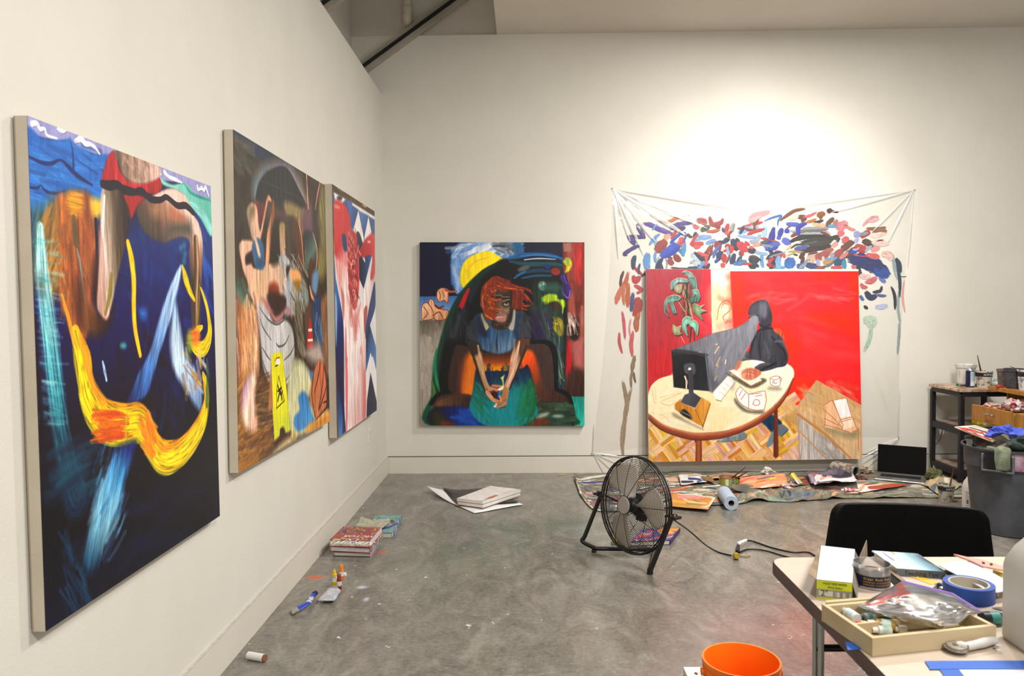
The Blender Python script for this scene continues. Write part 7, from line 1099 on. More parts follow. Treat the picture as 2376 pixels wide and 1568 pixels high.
red_cl = M('red_cloth', '8c1420', 'a01a28', 30, .6); blk_cl = M('dark_cover', '1c1a20', '2a2830', 20, .5)
# stack of three (bottom, middle, top)
zb = [0, .028, .068]
b1 = book('bottom book of the stack of three by the left wall, black edged cover', fl(774, 1290), fl(859, 1292.5), fl(800, 1256.5), .026, .0, blk_cl, spine_mat=M('blue_pink_spine', '4ca0cc', 'd88ca4', 9, .5, edge=(.45, .55)), group='books on the floor by the left wall')
b2 = book('middle red bound book of the stack of three by the left wall', fl(766, 1279, .027), fl(859, 1283.5, .027), fl(801, 1243, .027), .031, .027, red_cl, spine_mat=M('grey_photo_spine', '7c7468', 'c8c0b4', 30, .6, edge=(.45, .6)), group='books on the floor by the left wall', pages=M('white_pages', 'c8c4cc', 'd8d4da', 6, .8, bump=.12, bscale=300, stretch=(.02, .02, 1.5)))
fb = cover_board(300, 300, '8c3c3c', ['a83c34', 'b8b43c', '6c5c80', 'b87c84', '5c3c40', 'c8a8a0', '4c4440', 'a03838', 'c4c048'], 91, [([(0, 200), (150, 205), (300, 200)], 40, 'a83434'), ([(0, 285), (100, 288)], 12, '3c4038'), ([(30, 283), (70, 283)], 14, 'd4bc2c'), ([(130, 290), (170, 290)], 8, '201c20'), ([(20, 10), (80, 8)], 16, 'c45c78'), ([(90, 6), (200, 6)], 8, '4c5450'), ([(150, 12), (300, 14)], 12, 'b85444'), ([(40, 90), (60, 140)], 20, '5c3440')], 90)
b3 = book('top book of the stack, red patterned cover with white lettering', fl(764, 1266, .059), fl(858, 1268.5, .059), fl(797, 1233, .059), .032, .059, M('pink_white_cover', 'c8b8b4', 'd4c4c0', 12, .6), face=board_mat('red_patterned_cover', fb, 1, .35, 0), spine_mat=M('white_pink_spine', 'd8ccc8', 'dcd2ce', 14, .5), group='books on the floor by the left wall')
A_, B_, D_ = fl(764, 1266, .0912), fl(858, 1268.5, .0912), fl(797, 1233, .0912); up_ = (D_-A_); ang = math.atan2((B_-A_).y, (B_-A_).x); wt = M('white_print', 'e8e4e0', None, 10, .5)
for s_, u, v, sz in (('SEX', .80, .22, .075), ('& SIN', .45, .24, .07), ('P I', .14, .26, .07), ('LX', .45, .44, .06), ('VICTOR', .52, .68, .05)):
    text('lettering', s_, sz, wt, b3, (A_+(B_-A_)*u+up_*v)-b3.location+Vector((0, 0, .0012)), (0, 0, ang+math.pi), .0003, shear=.25)
tb = cover_board(260, 240, '6c9494', ['5c8488', '7ca4a0', '4c6c70', '88aca4', 'a8bcb8'], 92, [([(60+14*i, 60), (50+14*i, 90)], 2.4, 'e0e4e0') for i in range(9)]+[([(10, 70), (60, 80)], 12, 'c8b8a0'), ([(150, 80), (175, 100)], 12, 'd09030'), ([(190, 80), (240, 130)], 20, '38484c'), ([(120, 190), (200, 170), (250, 120)], 16, '34488c'), ([(110, 160), (180, 150), (240, 100)], 5, 'c890a0'), ([(30, 110), (80, 120)], 14, 'b0a88c')], 60)
b4 = book('teal book with a picture cover behind the stack of three', fl(846, 1247.5), fl(911, 1248), fl(872, 1207), .034, .0, M('teal_cover', '5c8c90', '6c989a', 14, .5), face=board_mat('teal_cover_picture', tb, 1, .4, 0), spine_mat=M('striped_spine', 'c8d0d8', '2c4484', 40, .5, edge=(.48, .52), stretch=(1, 1, .2)), group='books on the floor by the left wall')
mg = cover_board(200, 120, 'a8a490', ['b4b09c', '9cac9c', 'c8b89c', '8c9484'], 93, n=30)
Km = [(836, 1208), (904, 1212), (888, 1226), (822, 1222)]
flat_sheet('paperback_booklet', 'curled open paperback lying on top of the teal book', 'booklet', Km, .045, mg, .004, .004, curl=(0, 0, .03, .7))
pb = cover_board(240, 160, '4c3c8c', ['d8742c', 'e8a03c', '2c4c94', 'c83c6c', 'e8d8d0', '3c2c70', 'd84c50'], 94, [([(130, 30), (230, 30)], 26, 'd88830'), ([(150, 60), (220, 70)], 14, 'e09038'), ([(10, 100), (90, 90)], 16, 'c84470'), ([(100, 60), (140, 90)], 14, '284c98')], 60)
book('purple spined picture book lying on the floor behind the fan', fl(1462, 1268), fl(1555, 1264), fl(1490, 1238), .03, 0, M('purple_cover', '241c50', '2e245c', 14, .4), face=board_mat('bright_cover', pb, 1, .35, 0))
yb = cover_board(120, 120, '9c9430', ['c8bc30', 'b84c5c', '2c2a20', 'd8c848', '44482c'], 95, n=30)
book('small yellow and black picture book behind the fan', fl(1418, 1264), fl(1450, 1266), fl(1424, 1243), .016, 0, M('olive_cover', '4c4818', '5c5820', 14, .5), face=board_mat('yellow_cover', yb, 1, .4, 0))
# stacked small canvases on papers
K8 = [(989, 1141), (1120, 1136), (1214, 1171), (1101, 1191)]
# the white sheet is a quadrilateral with its left corner curled
wpaper = M('white_paper', 'dedee0', 'e6e6e8', 6, .7, bump=.1)
o_ = sum([fl(*q) for q in K8], Vector())/4; flat_sheet('paper_sheet', 'white poster paper with a curled corner under the small canvases', 'paper', K8, .004, wpaper, .001, .004, curl=(0, 0, .05, .55))
bp_ = Board([(1027, 1139), (1118, 1133), (1205, 1166), (1066, 1174)], 200, 160, '26221f'); bp_.rub(1020, 1130, 1205, 1180, 60, ['3c3834', '1c1816', '4c4642', '2c2826', '5c5650'], 16, 1.6, -.1, .5, .8, 96)
flat_sheet('photo_print', 'black and grey print lying under the small white canvases', 'print', [(1027, 1139), (1118, 1133), (1205, 1166), (1066, 1174)], .012, bp_, .001, .003, curl=(0, 0, .025, .5), rough=.35)
cv_w = M('white_gesso', 'd8d4d0', 'e2deda', 10, .6, bump=.3, bscale=80)
def small_canvas(label, pix, z, th, brown):
    P4 = [fl(u, v, z+th) for u, v in pix]; o = sum(P4, Vector())/4; o.z = z; t = thing('small_canvas', label, 'canvas', o, 0, 'small white canvases stacked on the floor')
    L4 = [p-o for p in P4]; L4 = [Vector((p.x, p.y, th)) for p in L4]
    MB().slab(L4, (0, 0, -th*.999)).build('canvas_wrap', cv_w, t); MB().slab([Vector((p.x*1.002, p.y*1.002, th*.02+.004)) for p in L4], (0, 0, -.004)).build('stretcher_bar', M('bare_wood', '8c6c4c', '9c7c58', 20, .8), t)
    if brown:
        b = Board([(1060, 1156), (1138, 1127), (1208, 1135.5), (1120, 1163)], 300, 200, 'dcd8d4')
        b.many([([(1124, 1159), (1136, 1156), (1148, 1151)], 1.6, 'a85c38'), ([(1130, 1156), (1146, 1150)], 2.2, '9c5030'), ([(1150, 1150), (1170, 1144)], 1.2, 'b06844'), ([(1172, 1143), (1188, 1138), (1204, 1136)], 1.2, 'c08c60'), ([(1115, 1162), (1124, 1161)], 1.2, '5c7078'), ([(1165, 1132), (1172, 1133)], .9, 'b04038'), ([(1150, 1128), (1156, 1129)], .8, '94343c')]); b.rub(1065, 1130, 1200, 1160, 50, ['e4e0dc', 'd0ccc6', 'e8e4e2'], 12, 2.5, .1, .6, .5, 97)
        quad_face('canvas_face', [p+Vector((0, 0, .0008)) for p in L4], board_mat('gesso_face', b, 1, .6, .4), t)
    return t
small_canvas('lower small white canvas of the two stacked on the papers', [(1062, 1164), (1134, 1136), (1207, 1143.5), (1121, 1172)], .016, .022, False)
small_canvas('upper small white canvas with rust marks, on top of the other', [(1060, 1156), (1138, 1127), (1208, 1135.5), (1120, 1163)], .0385, .024, True)
# craft paint bottles
def craft_bottle(label, p, h, r, col, lid, nozzle=True, name='paint_bottle'):
    t = thing(name, label, 'bottle', p, group='small paint bottles on the floor'); m = M('bottle_'+col, col, None, 10, .3, spec=.5)
    MB().lathe([(r*.9, 0), (r, .003), (r, h*.62), (r*.95, h*.68), (r*.55, h*.74), (r*.5, h*.76)], 18).build('bottle_body', m, t, True)
    lb = cover_board(60, 30, 'd8d8d0', ['5c6c70', '8c9490', 'e8e8e4'], int(h*1000), n=12, l=8, wd=2)
    V = []; n_ = 14
    for z in (h*.24, h*.56):
        for k in range(n_+1): a = 2*math.pi*k/n_-2.2; V.append((r*1.02*math.cos(a), r*1.02*math.sin(a), z))
    MB().add(V, [(k, k+1, n_+2+k, n_+1+k) for k in range(n_)], None, [[(k/n_, 0), ((k+1)/n_, 0), ((k+1)/n_, 1), (k/n_, 1)] for k in range(n_)]).build('label', board_mat('bottle_label_'+col, lb, 1, .5, 0), t, True)
    c = [(r*.66, h*.74), (r*.64, h*.86), (r*.28, h*.89), (r*.14, h), (0, h)] if nozzle else [(r*.8, h*.72), (r*.78, h*.98), (r*.7, h), (0, h)]
    MB().lathe(c, 16).build('cap', M('lid_'+lid, lid, None, 10, .45), t, True); return t
craft_bottle('yellow paint bottle with pointed nozzle beside the dark red one', fl(776.4, 1358), .088, .0125, 'd4b010', 'e0bc1c')
craft_bottle('orange paint bottle standing behind the yellow one', fl(792.6, 1343), .075, .0125, 'dc7c10', 'e0801c', False)
craft_bottle('dark red paint bottle nearest of the three', fl(787, 1366.5), .076, .0125, '7c1824', '8c2430', False)
t = thing('bottle_cap', 'white cap lying behind the orange paint bottle', 'cap', fl(800, 1334)); MB().lathe([(.012, 0), (.009, .012), (0, .013)], 14, Matrix.Rotation(.3, 4, 'X')).build('cap_shell', ivory, t, True)
tube_of_paint('white crumpled paint tube with grey smears near the small bottles', fl(756, 1393, .018), fl(777, 1367, .016), .036, 'd0ccd0', 'b0b8c4', 'b8b4b0', .42)
# bent blue tube
P_ = [fl(676, 1420, .008), fl(692, 1411, .02), fl(712, 1401, .026), fl(721, 1389, .022), fl(728, 1379, .02)]; t = thing('paint_tube', 'bent blue paint tube nearest the left wall', 'paint tube', (P_[2].x, P_[2].y, 0)); Q_ = smooth_path([p-t.location for p in P_], 5)
wl = [.030, .029, .027, .026, .024, .022, .020, .018, .0165, .015, .0145, .014, .014, .013, .013, .012, .012, .012, .012, .012, .012]
def bt_(u, v):
    i = u*(len(Q_)-1); k = min(int(i), len(Q_)-2); p = Q_[k].lerp(Q_[k+1], i-k); d = (Q_[k+1]-Q_[k]).normalized(); w = Vector((-d.y, d.x, 0)).normalized(); a = 2*math.pi*v; r = wl[min(k, 20)]; fl_ = .15+.7*u
    return p+w*(r*math.cos(a))+Vector((0, 0, r*fl_*math.sin(a)))
def split_tube(name, mat, u0, u1):
    MB().grid(lambda u, v: bt_(u0+(u1-u0)*u, v), 8, 14).build(name, mat, t, True, 50)
split_tube('crimped_end', M('tube_metal_raw', 'a09c94', 'b4b0a8', 30, .4, .5), 0, .22); split_tube('tube_body', M('tube_blue', '1c3cb0', '2848c4', 20, .35), .22, .55); split_tube('tube_label', M('tube_label', 'd0d4dc', '6c7c88', 40, .5, edge=(.5, .6)), .55, .8); split_tube('neck', M('tube_blue', '1c3cb0'), .8, 1.0)
e_ = Q_[-1]; MB().cyl(e_, e_+Vector((.004, .022, .0)), .013, .012, 12).build('cap', M('tube_cap_dark', '16182c', '2c2438', 30, .5), t, True)
# white cylinder lying near the left wall
a, b = fl(576, 1520, .016), fl(616, 1527, .016); t = thing('glue_stick', 'white cylinder with a brown end lying alone near the left wall', 'tube', (a.x, a.y, .0)); A0, B0 = a-t.location, b-t.location
MB().cyl(A0, A0.lerp(B0, .9), .0155, None, 18).build('barrel', M('white_barrel', 'd4d4d0', 'dedcd8', 20, .45), t, True); MB().cyl(A0.lerp(B0, .9), B0, .0145, .0135, 18).build('end_ring', M('brown_end', '6c4434', '8c5c48', 40, .6), t, True)
# orange bucket and white carton, front
by = 2.38; bc = on(1720, 1532, 1, by); H_ = .285; R_ = .1205; t = thing('orange_bucket', 'bright orange plastic bucket cut by the bottom of the picture', 'bucket', (bc.x, by, 0)); om = M('orange_plastic', 'ff7a14', 'ff8018', 6, .35, spec=.45)
MB().lathe([(0, .003), (R_*.84, .003), (R_*.86, 0), (R_*.87, .003), (R_*.955, H_-.055), (R_*.99, H_-.055), (R_*.99, H_-.05), (R_*.96, H_-.05), (R_*.965, H_-.03), (R_*1.0, H_-.03), (R_*1.0, H_-.024), (R_*.97, H_-.024), (R_*.985, H_-.012), (R_*1.01, H_-.012), (R_*1.01, H_), (R_*.96, H_), (R_*.95, H_-.01), (R_*.84, .008), (0, .008)], 56, caps=False).build('bucket_body', om, t, True, 50)
wire = M('galvanised_wire', 'a8a8a8', None, 20, .35, .8)
MB().tube(smooth_path([(R_*1.02, 0, H_-.04), (R_*1.1, -.03, H_-.08), (R_*.9, -.1, H_-.17), (0, -.128, H_-.22), (-R_*.9, -.1, H_-.17), (-R_*1.1, -.03, H_-.08), (-R_*1.02, 0, H_-.04)], 6), .0022, 8).build('wire_handle', wire, t, True)
for s in (-1, 1): MB().cyl((s*R_*.95, 0, H_-.04), (s*R_*1.06, 0, H_-.04), .014, .012, 14).build('handle_ear', om, t, True)
q = fl(1585, 1547, .12); t = thing('carton', 'small white carton beside the orange bucket', 'carton', (q.x, q.y, 0)); MB().box((.075, -.1, .0595), (.15, .2, .119), bev=.002).build('carton_box', M('carton_white', 'd8d4d4', 'e0dcdc', 10, .5), t); MB().box((.075, -.1, .1196), (.148, .198, .001)).build('lid_panel', M('carton_lid', 'dcdada', 'e4e2e2', 8, .45), t)
MB().box((-.0006, -.1, .055), (.0012, .17, .09)).build('dark_tone', M('carton_dark', '2c2428', '4c3438', 40, .5), t); MB().lathe([(.006, .1201), (.006, .1206), (0, .1206)], 12, Matrix.Translation((.035, -.05, 0)) @ Matrix.Scale(1.6, 4, (0, 1, 0))).build('print_mark', M('maroon_print', '5c2838', None, 20, .5), t)  # dark panel over most of the carton's left side, small maroon mark on top
for u, v in ((1303, 1099.5),): 
    t = thing('wood_chip', 'thin yellow wood sliver on the floor at the back baseboard', 'stick', fl(u, v, .004)+Vector((0, -.03, 0))); MB().box((0, 0, 0), (.07, .008, .006), bev=.001).build('sliver', M('yellow_wood', 'c8a060', 'd8b478', 20, .7), t)
# ---------------------------------------------------------------- metal shelf, wooden drawer unit and what stands on them
rk = M('black_shelf_metal', '18141a', '2a242a', 40, .5, .2, bump=.2, edge=(.5, .8)); ply = M('worn_board', '8c6c4c', 'c4b09c', 14, .7, bump=.2, edge=(.4, .6)); board_t = M('grey_board', '7c6858', '948070', 10, .7)
xl, yb_, yf_, xr = 3.44, 6.40, 5.985, 3.865
TOP = on(2228, 906, 1, yf_).z
t = thing('metal_shelf', 'black metal shelf with three boards standing against the back wall', 'shelf', (3.65, 6.19, 0)); o = t.location
for x, y in ((xl, yb_), (xl, yf_), (xr, yb_), (xr, yf_)):
    MB().box((x-o.x, y-o.y, (TOP-.03)/2), (.036, .036, TOP-.03), bev=.004).build('leg', rk, t)
for nm, z in (('mid', on(2228, 1000, 1, yf_).z), ('low', .085)):
    f = MB(); 
    for y in (yb_, yf_): f.box(((xl+xr)/2-o.x, y-o.y, z), (xr-xl-.03, .03, .055), bev=.003)
    for x in (xl, xr): f.box((x-o.x, (yb_+yf_)/2-o.y, z), (.03, yb_-yf_-.03, .055), bev=.003)
    f.build('shelf_frame', rk, t); MB().box(((xl+xr)/2-o.x, (yb_+yf_)/2-o.y, z+.028), (xr-xl-.034, yb_-yf_-.034, .012)).build('shelf_board', board_t, t)
MIDZ = on(2228, 1000, 1, yf_).z+.034
f = MB()
for y in (yb_, yf_): f.box(((xl+xr)/2-o.x, y-o.y, TOP-.03), (xr-xl, .034, .036), bev=.003)
for x in (xl, xr): f.box((x-o.x, (yb_+yf_)/2-o.y, TOP-.03), (.034, yb_-yf_, .036), bev=.003)
f.build('top_frame', rk, t); MB().box(((xl+xr)/2-o.x, (yb_+yf_)/2-o.y, TOP), (xr-xl+.05, yb_-yf_+.05, .024), bev=.004).build('top_board', ply, t)
ZT = TOP+.012
def at(u, v, z): return fl(u, v, z)
# white tub, spray can, cups, tube on top
tub = on(2240, 889, 2, ZT); tub = Vector((on(2241, 880, 1, 6.28).x, 6.28, ZT)); t = thing('plastic_tub', 'white dripped plastic tub at the back of the black shelf top', 'tub', tub)
MB().lathe([(0, 0), (.058, 0), (.062, .004), (.072, .145), (.078, .147), (.08, .172), (.077, .175), (.074, .172), (.07, .15), (0, .15)], 30, caps=False).build('tub_body', M('dripped_white', 'd0ccc4', '6c6860', 30, .45, stretch=(1, 1, .12), edge=(.56, .72)), t, True)
sp_ = Vector((on(2251, 893, 1, 6.12).x, 6.12, ZT)); t = thing('spray_can', 'dark blue spray can with a pale label before the white tub', 'spray can', sp_)
MB().lathe([(.031, 0), (.033, .003), (.033, .135)], 26).build('can_body', M('navy_tin', '1c2044', '2c3464', 10, .3, .3), t, True); MB().lathe([(.0335, .133), (.032, .142), (.022, .156), (.02, .158), (.0, .158)], 24).build('can_shoulder', M('tin_metal', 'b4b8bc', None, 20, .25, .9), t, True); MB().lathe([(.011, .157), (.011, .172), (.006, .175), (0, .175)], 16).build('nozzle', M('nozzle_grey', 'a8acb0', None, 20, .4), t, True)
V = []; n_ = 8
for z in (.012, .128):
    for k in range(n_+1): a = math.radians(-118+12*k); V.append((.0334*math.cos(a), .0334*math.sin(a), z))
sl = quick([(0, 0), (60, 0), (60, 100), (0, 100)], 60, 100, 'b4c0c8', [([(8, 12+9*i), (46, 12+9*i)], 2, '8c98a4') for i in range(6)]+[([(18, 82), (42, 82)], 14, 'dcdcd8')])
MB().add(V, [(k, k+1, n_+2+k, n_+1+k) for k in range(n_)], None, [[(k/n_, 0), ((k+1)/n_, 0), ((k+1)/n_, 1), (k/n_, 1)] for k in range(n_)]).build('label', board_mat('spray_label', sl, 1, .4, 0), t, True)
q = Vector((on(2283, 895, 1, 6.08).x, 6.08, ZT)); c2 = paint_cup('white paint cup with a black band on the black shelf top', q, .062, .135); brush('brush standing in the paint cup on the black shelf', 'paint_brush', q+Vector((-.01, 0, .06)), q+Vector((-.055, 0, .26)), .006)
tx = text('lettering', 'ACRYLIC', .02, MATS['cup_print'], c2, (0, -.062, .107), (math.radians(86), 0, 0), .0002)
q = Vector((on(2222, 884, 1, 6.2).x, 6.2, ZT+.016)); tube_of_paint('paint tube with a green cap lying left of the white tub', q+Vector((.09, .03, 0)), q+Vector((-.025, -.03, 0)), .016, 'c8c4bc', '9c9890', '1c6c4c', .8)
q = Vector((on(2268, 885, 1, 6.2).x, 6.2, ZT+.014)); tube_of_paint('multicoloured paint tube between the spray can and the cup', q+Vector((.05, .06, 0)), q+Vector((-.03, -.05, 0)), .015, 'a84c50', '4c5c8c', 'c8c0b8', .8)
crumple('plastic_wrap', 'pale green clear wrap heap right of the cup on the black shelf', 'wrap', Vector((on(2308, 888, 1, 6.2).x, 6.2, ZT)), (.065, .05, .04), M('wrap_green', 'a8b8b0', 'c4d0c8', 20, .3, bump=.3), 31, 3, .4)
# yellow tin on the mid shelf
q = Vector((on(2290, 1000, 1, 6.1).x, 6.1, MIDZ)); t = thing('yellow_tin', 'yellow rectangular tin with a round badge on the middle shelf', 'tin', q)
MB().box((0, 0, .055), (.2, .09, .11), bev=.005).build('tin_body', M('yellow_paint_tin', 'c8b418', 'd8c42c', 20, .4), t); MB().box((-.045, -.0455, .055), (.025, .001, .11)).build('white_stripe', M('tin_stripe', 'd0ccb4', None, 20, .4), t)
MB().lathe([(.028, 0), (.028, .002), (0, .002)], 24, Matrix.Translation((.055, -.0452, .06)) @ Matrix.Rotation(math.radians(90), 4, 'X')).build('round_badge', M('tin_badge', '5c5c50', 'c8c4a8', 60, .4, edge=(.48, .54)), t, True); MB().lathe([(.02, .11), (.02, .122), (0, .122)], 16, Matrix.Translation((-.06, 0, 0))).build('cap', M('tin_cap', 'b8a820', None, 10, .4), t, True)
# drawer unit
oak = M('oak_ply', '8c5c1c', 'b07c30', 26, .5, bump=.15, stretch=(1, 1, .25), detail=8, edge=(.25, .8)); oak_e = M('oak_edge', 'b88c4c', 'cca064', 20, .55)
cx0, cyA, cyB = 3.60, 5.90, 5.0
t = thing('drawer_unit', 'wooden drawer unit with open drawers at the right picture edge', 'drawer unit', (3.9, 5.4, 0)); o = t.location
ztop = on(2307, 897, 1, 5.87).z
MB().box((cx0+.3-o.x, 5.43-o.y, ztop-.014), (.6, .96, .032), bev=.003).build('top_board', oak, t)
for y in (cyA-.02, 5.43, cyB-.03): MB().box((cx0+.36-o.x, y-o.y, (ztop-.03)/2+.16), (.46, .018, ztop-.03-.32)).build('side_panel', oak, t)
for x, y in ((cx0+.18, 5.86), (cx0+.18, 5.0), (cx0+.55, 5.86), (cx0+.55, 5.0)): MB().box((x-o.x, y-o.y, .17), (.035, .035, .34), bev=.003).build('leg', rk, t)
def drawer(y0, y1, x0, z0, z1, hl):
    d = MB(); d.box(((x0+.25)-o.x, y0+.012-o.y, (z0+z1)/2), (.5, .012, z1-z0-.02)); d.box(((x0+.25)-o.x, y1-.012-o.y, (z0+z1)/2), (.5, .012, z1-z0-.02)); d.box(((x0+.49)-o.x, (y0+y1)/2-o.y, (z0+z1)/2), (.012, abs(y1-y0)-.02, z1-z0-.02)); d.box(((x0+.25)-o.x, (y0+y1)/2-o.y, z0+.014), (.5, abs(y1-y0)-.02, .006))
    dd = MB().box((x0-o.x, (y0+y1)/2-o.y, (z0+z1)/2), (.018, abs(y1-y0), z1-z0), bev=.003).build('drawer', oak, t); d.build('drawer_box', oak_e, dd); 
    h = MB(); yc = (y0+y1)/2-o.y; xf = x0-.009-o.x; h.tube(smooth_path([(xf, yc-.045, hl), (xf-.022, yc-.042, hl), (xf-.026, yc, hl), (xf-.022, yc+.042, hl), (xf, yc+.045, hl)], 4), .005, 8); h.build('drawer_pull', M('brushed_pull', 'a8a49c', None, 20, .3, .9), dd, True)
    return dd
xd = 3.45
def yat(u, x): d = ray(u, 955); return x*d.y/d.x
y0, y1 = yat(2257, xd), yat(2349, xd); zt, zb2 = on(2257, 937, 1, y0).z, on(2257, 973, 1, y0).z
drawer(y1, y0, xd, zb2, zt, (zt+zb2)/2+.012)
drawer(y1-.46, y1-.012, xd+.02, zb2-.005, zt-.005, (zt+zb2)/2)
q = Vector((xd+.1, (y0+y1)/2, zb2+.02)); rr = random.Random(4)
TC = [('c8c4c4', 'a89ca0', 'c8282c'), ('d0c8c8', '8c3c44', 'd0ccc8'), ('b8b8bc', '5c5c7c', '2c2c44'), ('c8c4b8', 'c8b428', '3c3c34'), ('d4ccc8', 'c87060', 'b8b4b0'), ('a8a4a8', '4c4c90', 'c8c8cc'), ('c0bcb8', '7c8c5c', '4c4c40'), ('d8d0cc', 'b05058', 'c03030')]
WHERE = ['by the left drawer front', 'heaped in the middle of the drawer', 'lying over the drawer side', 'near the drawer back', 'across the drawer front edge', 'at the drawer right end', 'deep in the drawer corner', 'on top of the heap']
CN = ['grey', 'wine banded', 'slate labelled', 'yellow banded', 'salmon labelled', 'blue labelled', 'olive labelled', 'red topped']
for i in range(8):
    y = y0-.06-.052*i; a = rr.uniform(-.9, .9); p = Vector((xd+.06+.1*rr.random(), y, zt-.03+.03*(i % 3))); d = Vector((math.cos(a)*.13, math.sin(a)*.09, .01))
    tube_of_paint(CN[i]+' paint tube '+WHERE[i], p+Vector((.03, 0, 0)), p+d, .017, TC[i][0], TC[i][1], TC[i][2], .7, 'paint tubes heaped in the open drawer')
crumple('crumpled_rag', 'white and red smeared rag heaped in the open drawer', 'rag', Vector((xd+.16, (y0+y1)/2-.02, zt-.02)), (.075, .09, .05), M('white_red_rag', 'ccc4c4', 'b03840', 26, .8, bump=.4, edge=(.5, .6)), 41, 3, .5)
crumple('crumpled_rag', 'pink and cream tissue at the far end of the open drawer', 'rag', Vector((xd+.11, y0-.08, zt-.03)), (.05, .07, .03), M('pink_tissue', 'd8c8c0', 'd88478', 30, .8, bump=.4), 43, 3, .5)
# pots on top of the drawer unit
def pot(label, u, v, y, r, h, c1, c2, rimmed=True):
    p = on(u, v, 1, y); p = Vector((p.x, y, ztop+.002)); t = thing('plant_pot', label, 'pot', p); m = M('pot_'+c1, c1, c2, 30, .6, bump=.2)
    MB().lathe([(0, .003), (r*.72, .003), (r*.76, 0), (r*.96, h*.86), (r*1.04, h*.87), (r*1.05, h), (r*.97, h), (r*.74, h*.1), (0, h*.1)], 28, caps=False).build('pot_body', m, t, True, 50); MB().lathe([(r*.9, h*.72), (0, h*.72)], 24, caps=False).build('dried_paint', M('dried_paint', '2c2a2c', '4c4848', 20, .8, bump=.4), t); return p, h
p1, h1 = pot('dark grey plastic pot on the wooden drawer unit top', 2353, 895, 5.72, .068, .15, '2c2c30', '44444a'); p2, h2 = pot('smaller brown grey pot behind the dark pot on the drawer unit', 2329, 893, 5.86, .048, .135, '4c4440', '6c6058')
brush('thin brush resting across the dark grey pot', 'paint_brush', p1+Vector((.06, -.02, .125)), p1+Vector((-.02, .02, .165)), .004)
q = Vector((on(2382, 895, 1, 5.6).x, 5.6, ztop+.002)); paint_cup('white tub cut by the right picture edge on the drawer unit', q, .06, .15, body=('d0d0d0', '7c7c84'))
for i, (u, c, l) in enumerate(((2317, 'b83028', 'red paint lump between wrap and pots on the drawer unit edge'), (2366, 'c86420', 'orange paint lump right of the dark pot'))):
    crumple('paint_lump', l, 'paint lump', Vector((on(u, 896, 1, 5.8).x, 5.8 if i == 0 else 5.62, ztop+.002)), (.028, .03, .014), M('lump_'+c, c, None, 20, .5, bump=.4), 50+i, 2, .4)
# wall outlet, plug and cords behind the shelf
q = on(2187, 968, 1, WALL_Y); t = thing('outlet_plate', 'white outlet plate with a plug behind the black shelf', 'outlet', q+Vector((0, 0, 0))); MB().box((0, -.003, 0), (.075, .006, .12), bev=.002).build('plate', ivory, t); MB().box((-.015, -.018, -.028), (.03, .03, .03), bev=.005).build('plug', M('plug_grey', '8c8478', 'b0a89c', 20, .4), t)
g = M('grey_cable', '6c645c', '7c746a', 20, .6); cd_ = thing('wall_cord', 'thin grey cord hanging from the outlet behind the shelf to the laptop', 'cord', q)
MB().tube(smooth_path([p-q for p in (q+Vector((-.015, -.035, -.028)), on(2189, 985, 1, 6.44), on(2180, 1020, 1, 6.45), on(2158, 1045, 1, 6.42), on(2156, 1070, 1, 6.38), fl(2160, 1092, .03), fl(2150, 1100, .03), fl(2138, 1104, .03))], 7), .004, 6).build('cable', g, cd_, True)
# ---------------------------------------------------------------- grey bin and rubbish
bc = Vector((3.03, 4.74, 0)); t = thing('grey_bin', 'large grey plastic bin heaped with rags at the right edge', 'bin', bc); gm = M('grey_bin_plastic', '3c3e44', '4a4c52', 10, .55, bump=.12, bscale=70)
Rb, Hb = .245, .535
MB().lathe([(0, .004), (.185, .004), (.19, 0), (.198, .006), (.236, Hb-.125), (.25, Hb-.12), (.252, Hb-.015), (.266, Hb-.012), (.268, Hb), (.255, Hb), (.245, Hb-.01), (.19, .02), (0, .02)], 48, caps=False).build('bin_body', gm, t, True, 40)
for k, mm in ((0, gm),):
    a = math.radians(-136); c = Vector((math.cos(a), math.sin(a), 0)); w = Vector((-c.y, c.x, 0)); T = Matrix(((w.x, -c.x, 0, c.x*.264), (w.y, -c.y, 0, c.y*.264), (0, 0, 1, Hb-.075), (0, 0, 0, 1)))
    h = MB(); h.box((0, 0, -.05), (.17, .02, .012), T, bev=.003); h.box((-.08, 0, 0), (.012, .02, .1), T, bev=.003); h.box((.08, 0, 0), (.012, .02, .1), T, bev=.003); hh = h.build('handle', M('bin_handle', '54585c', '6c7074', 10, .5), t); MB().box((0, -.004, 0), (.15, .008, .088), T).build('handle_recess', M('bin_recess', '1a1c1e', '24262a', 10, .7), hh)
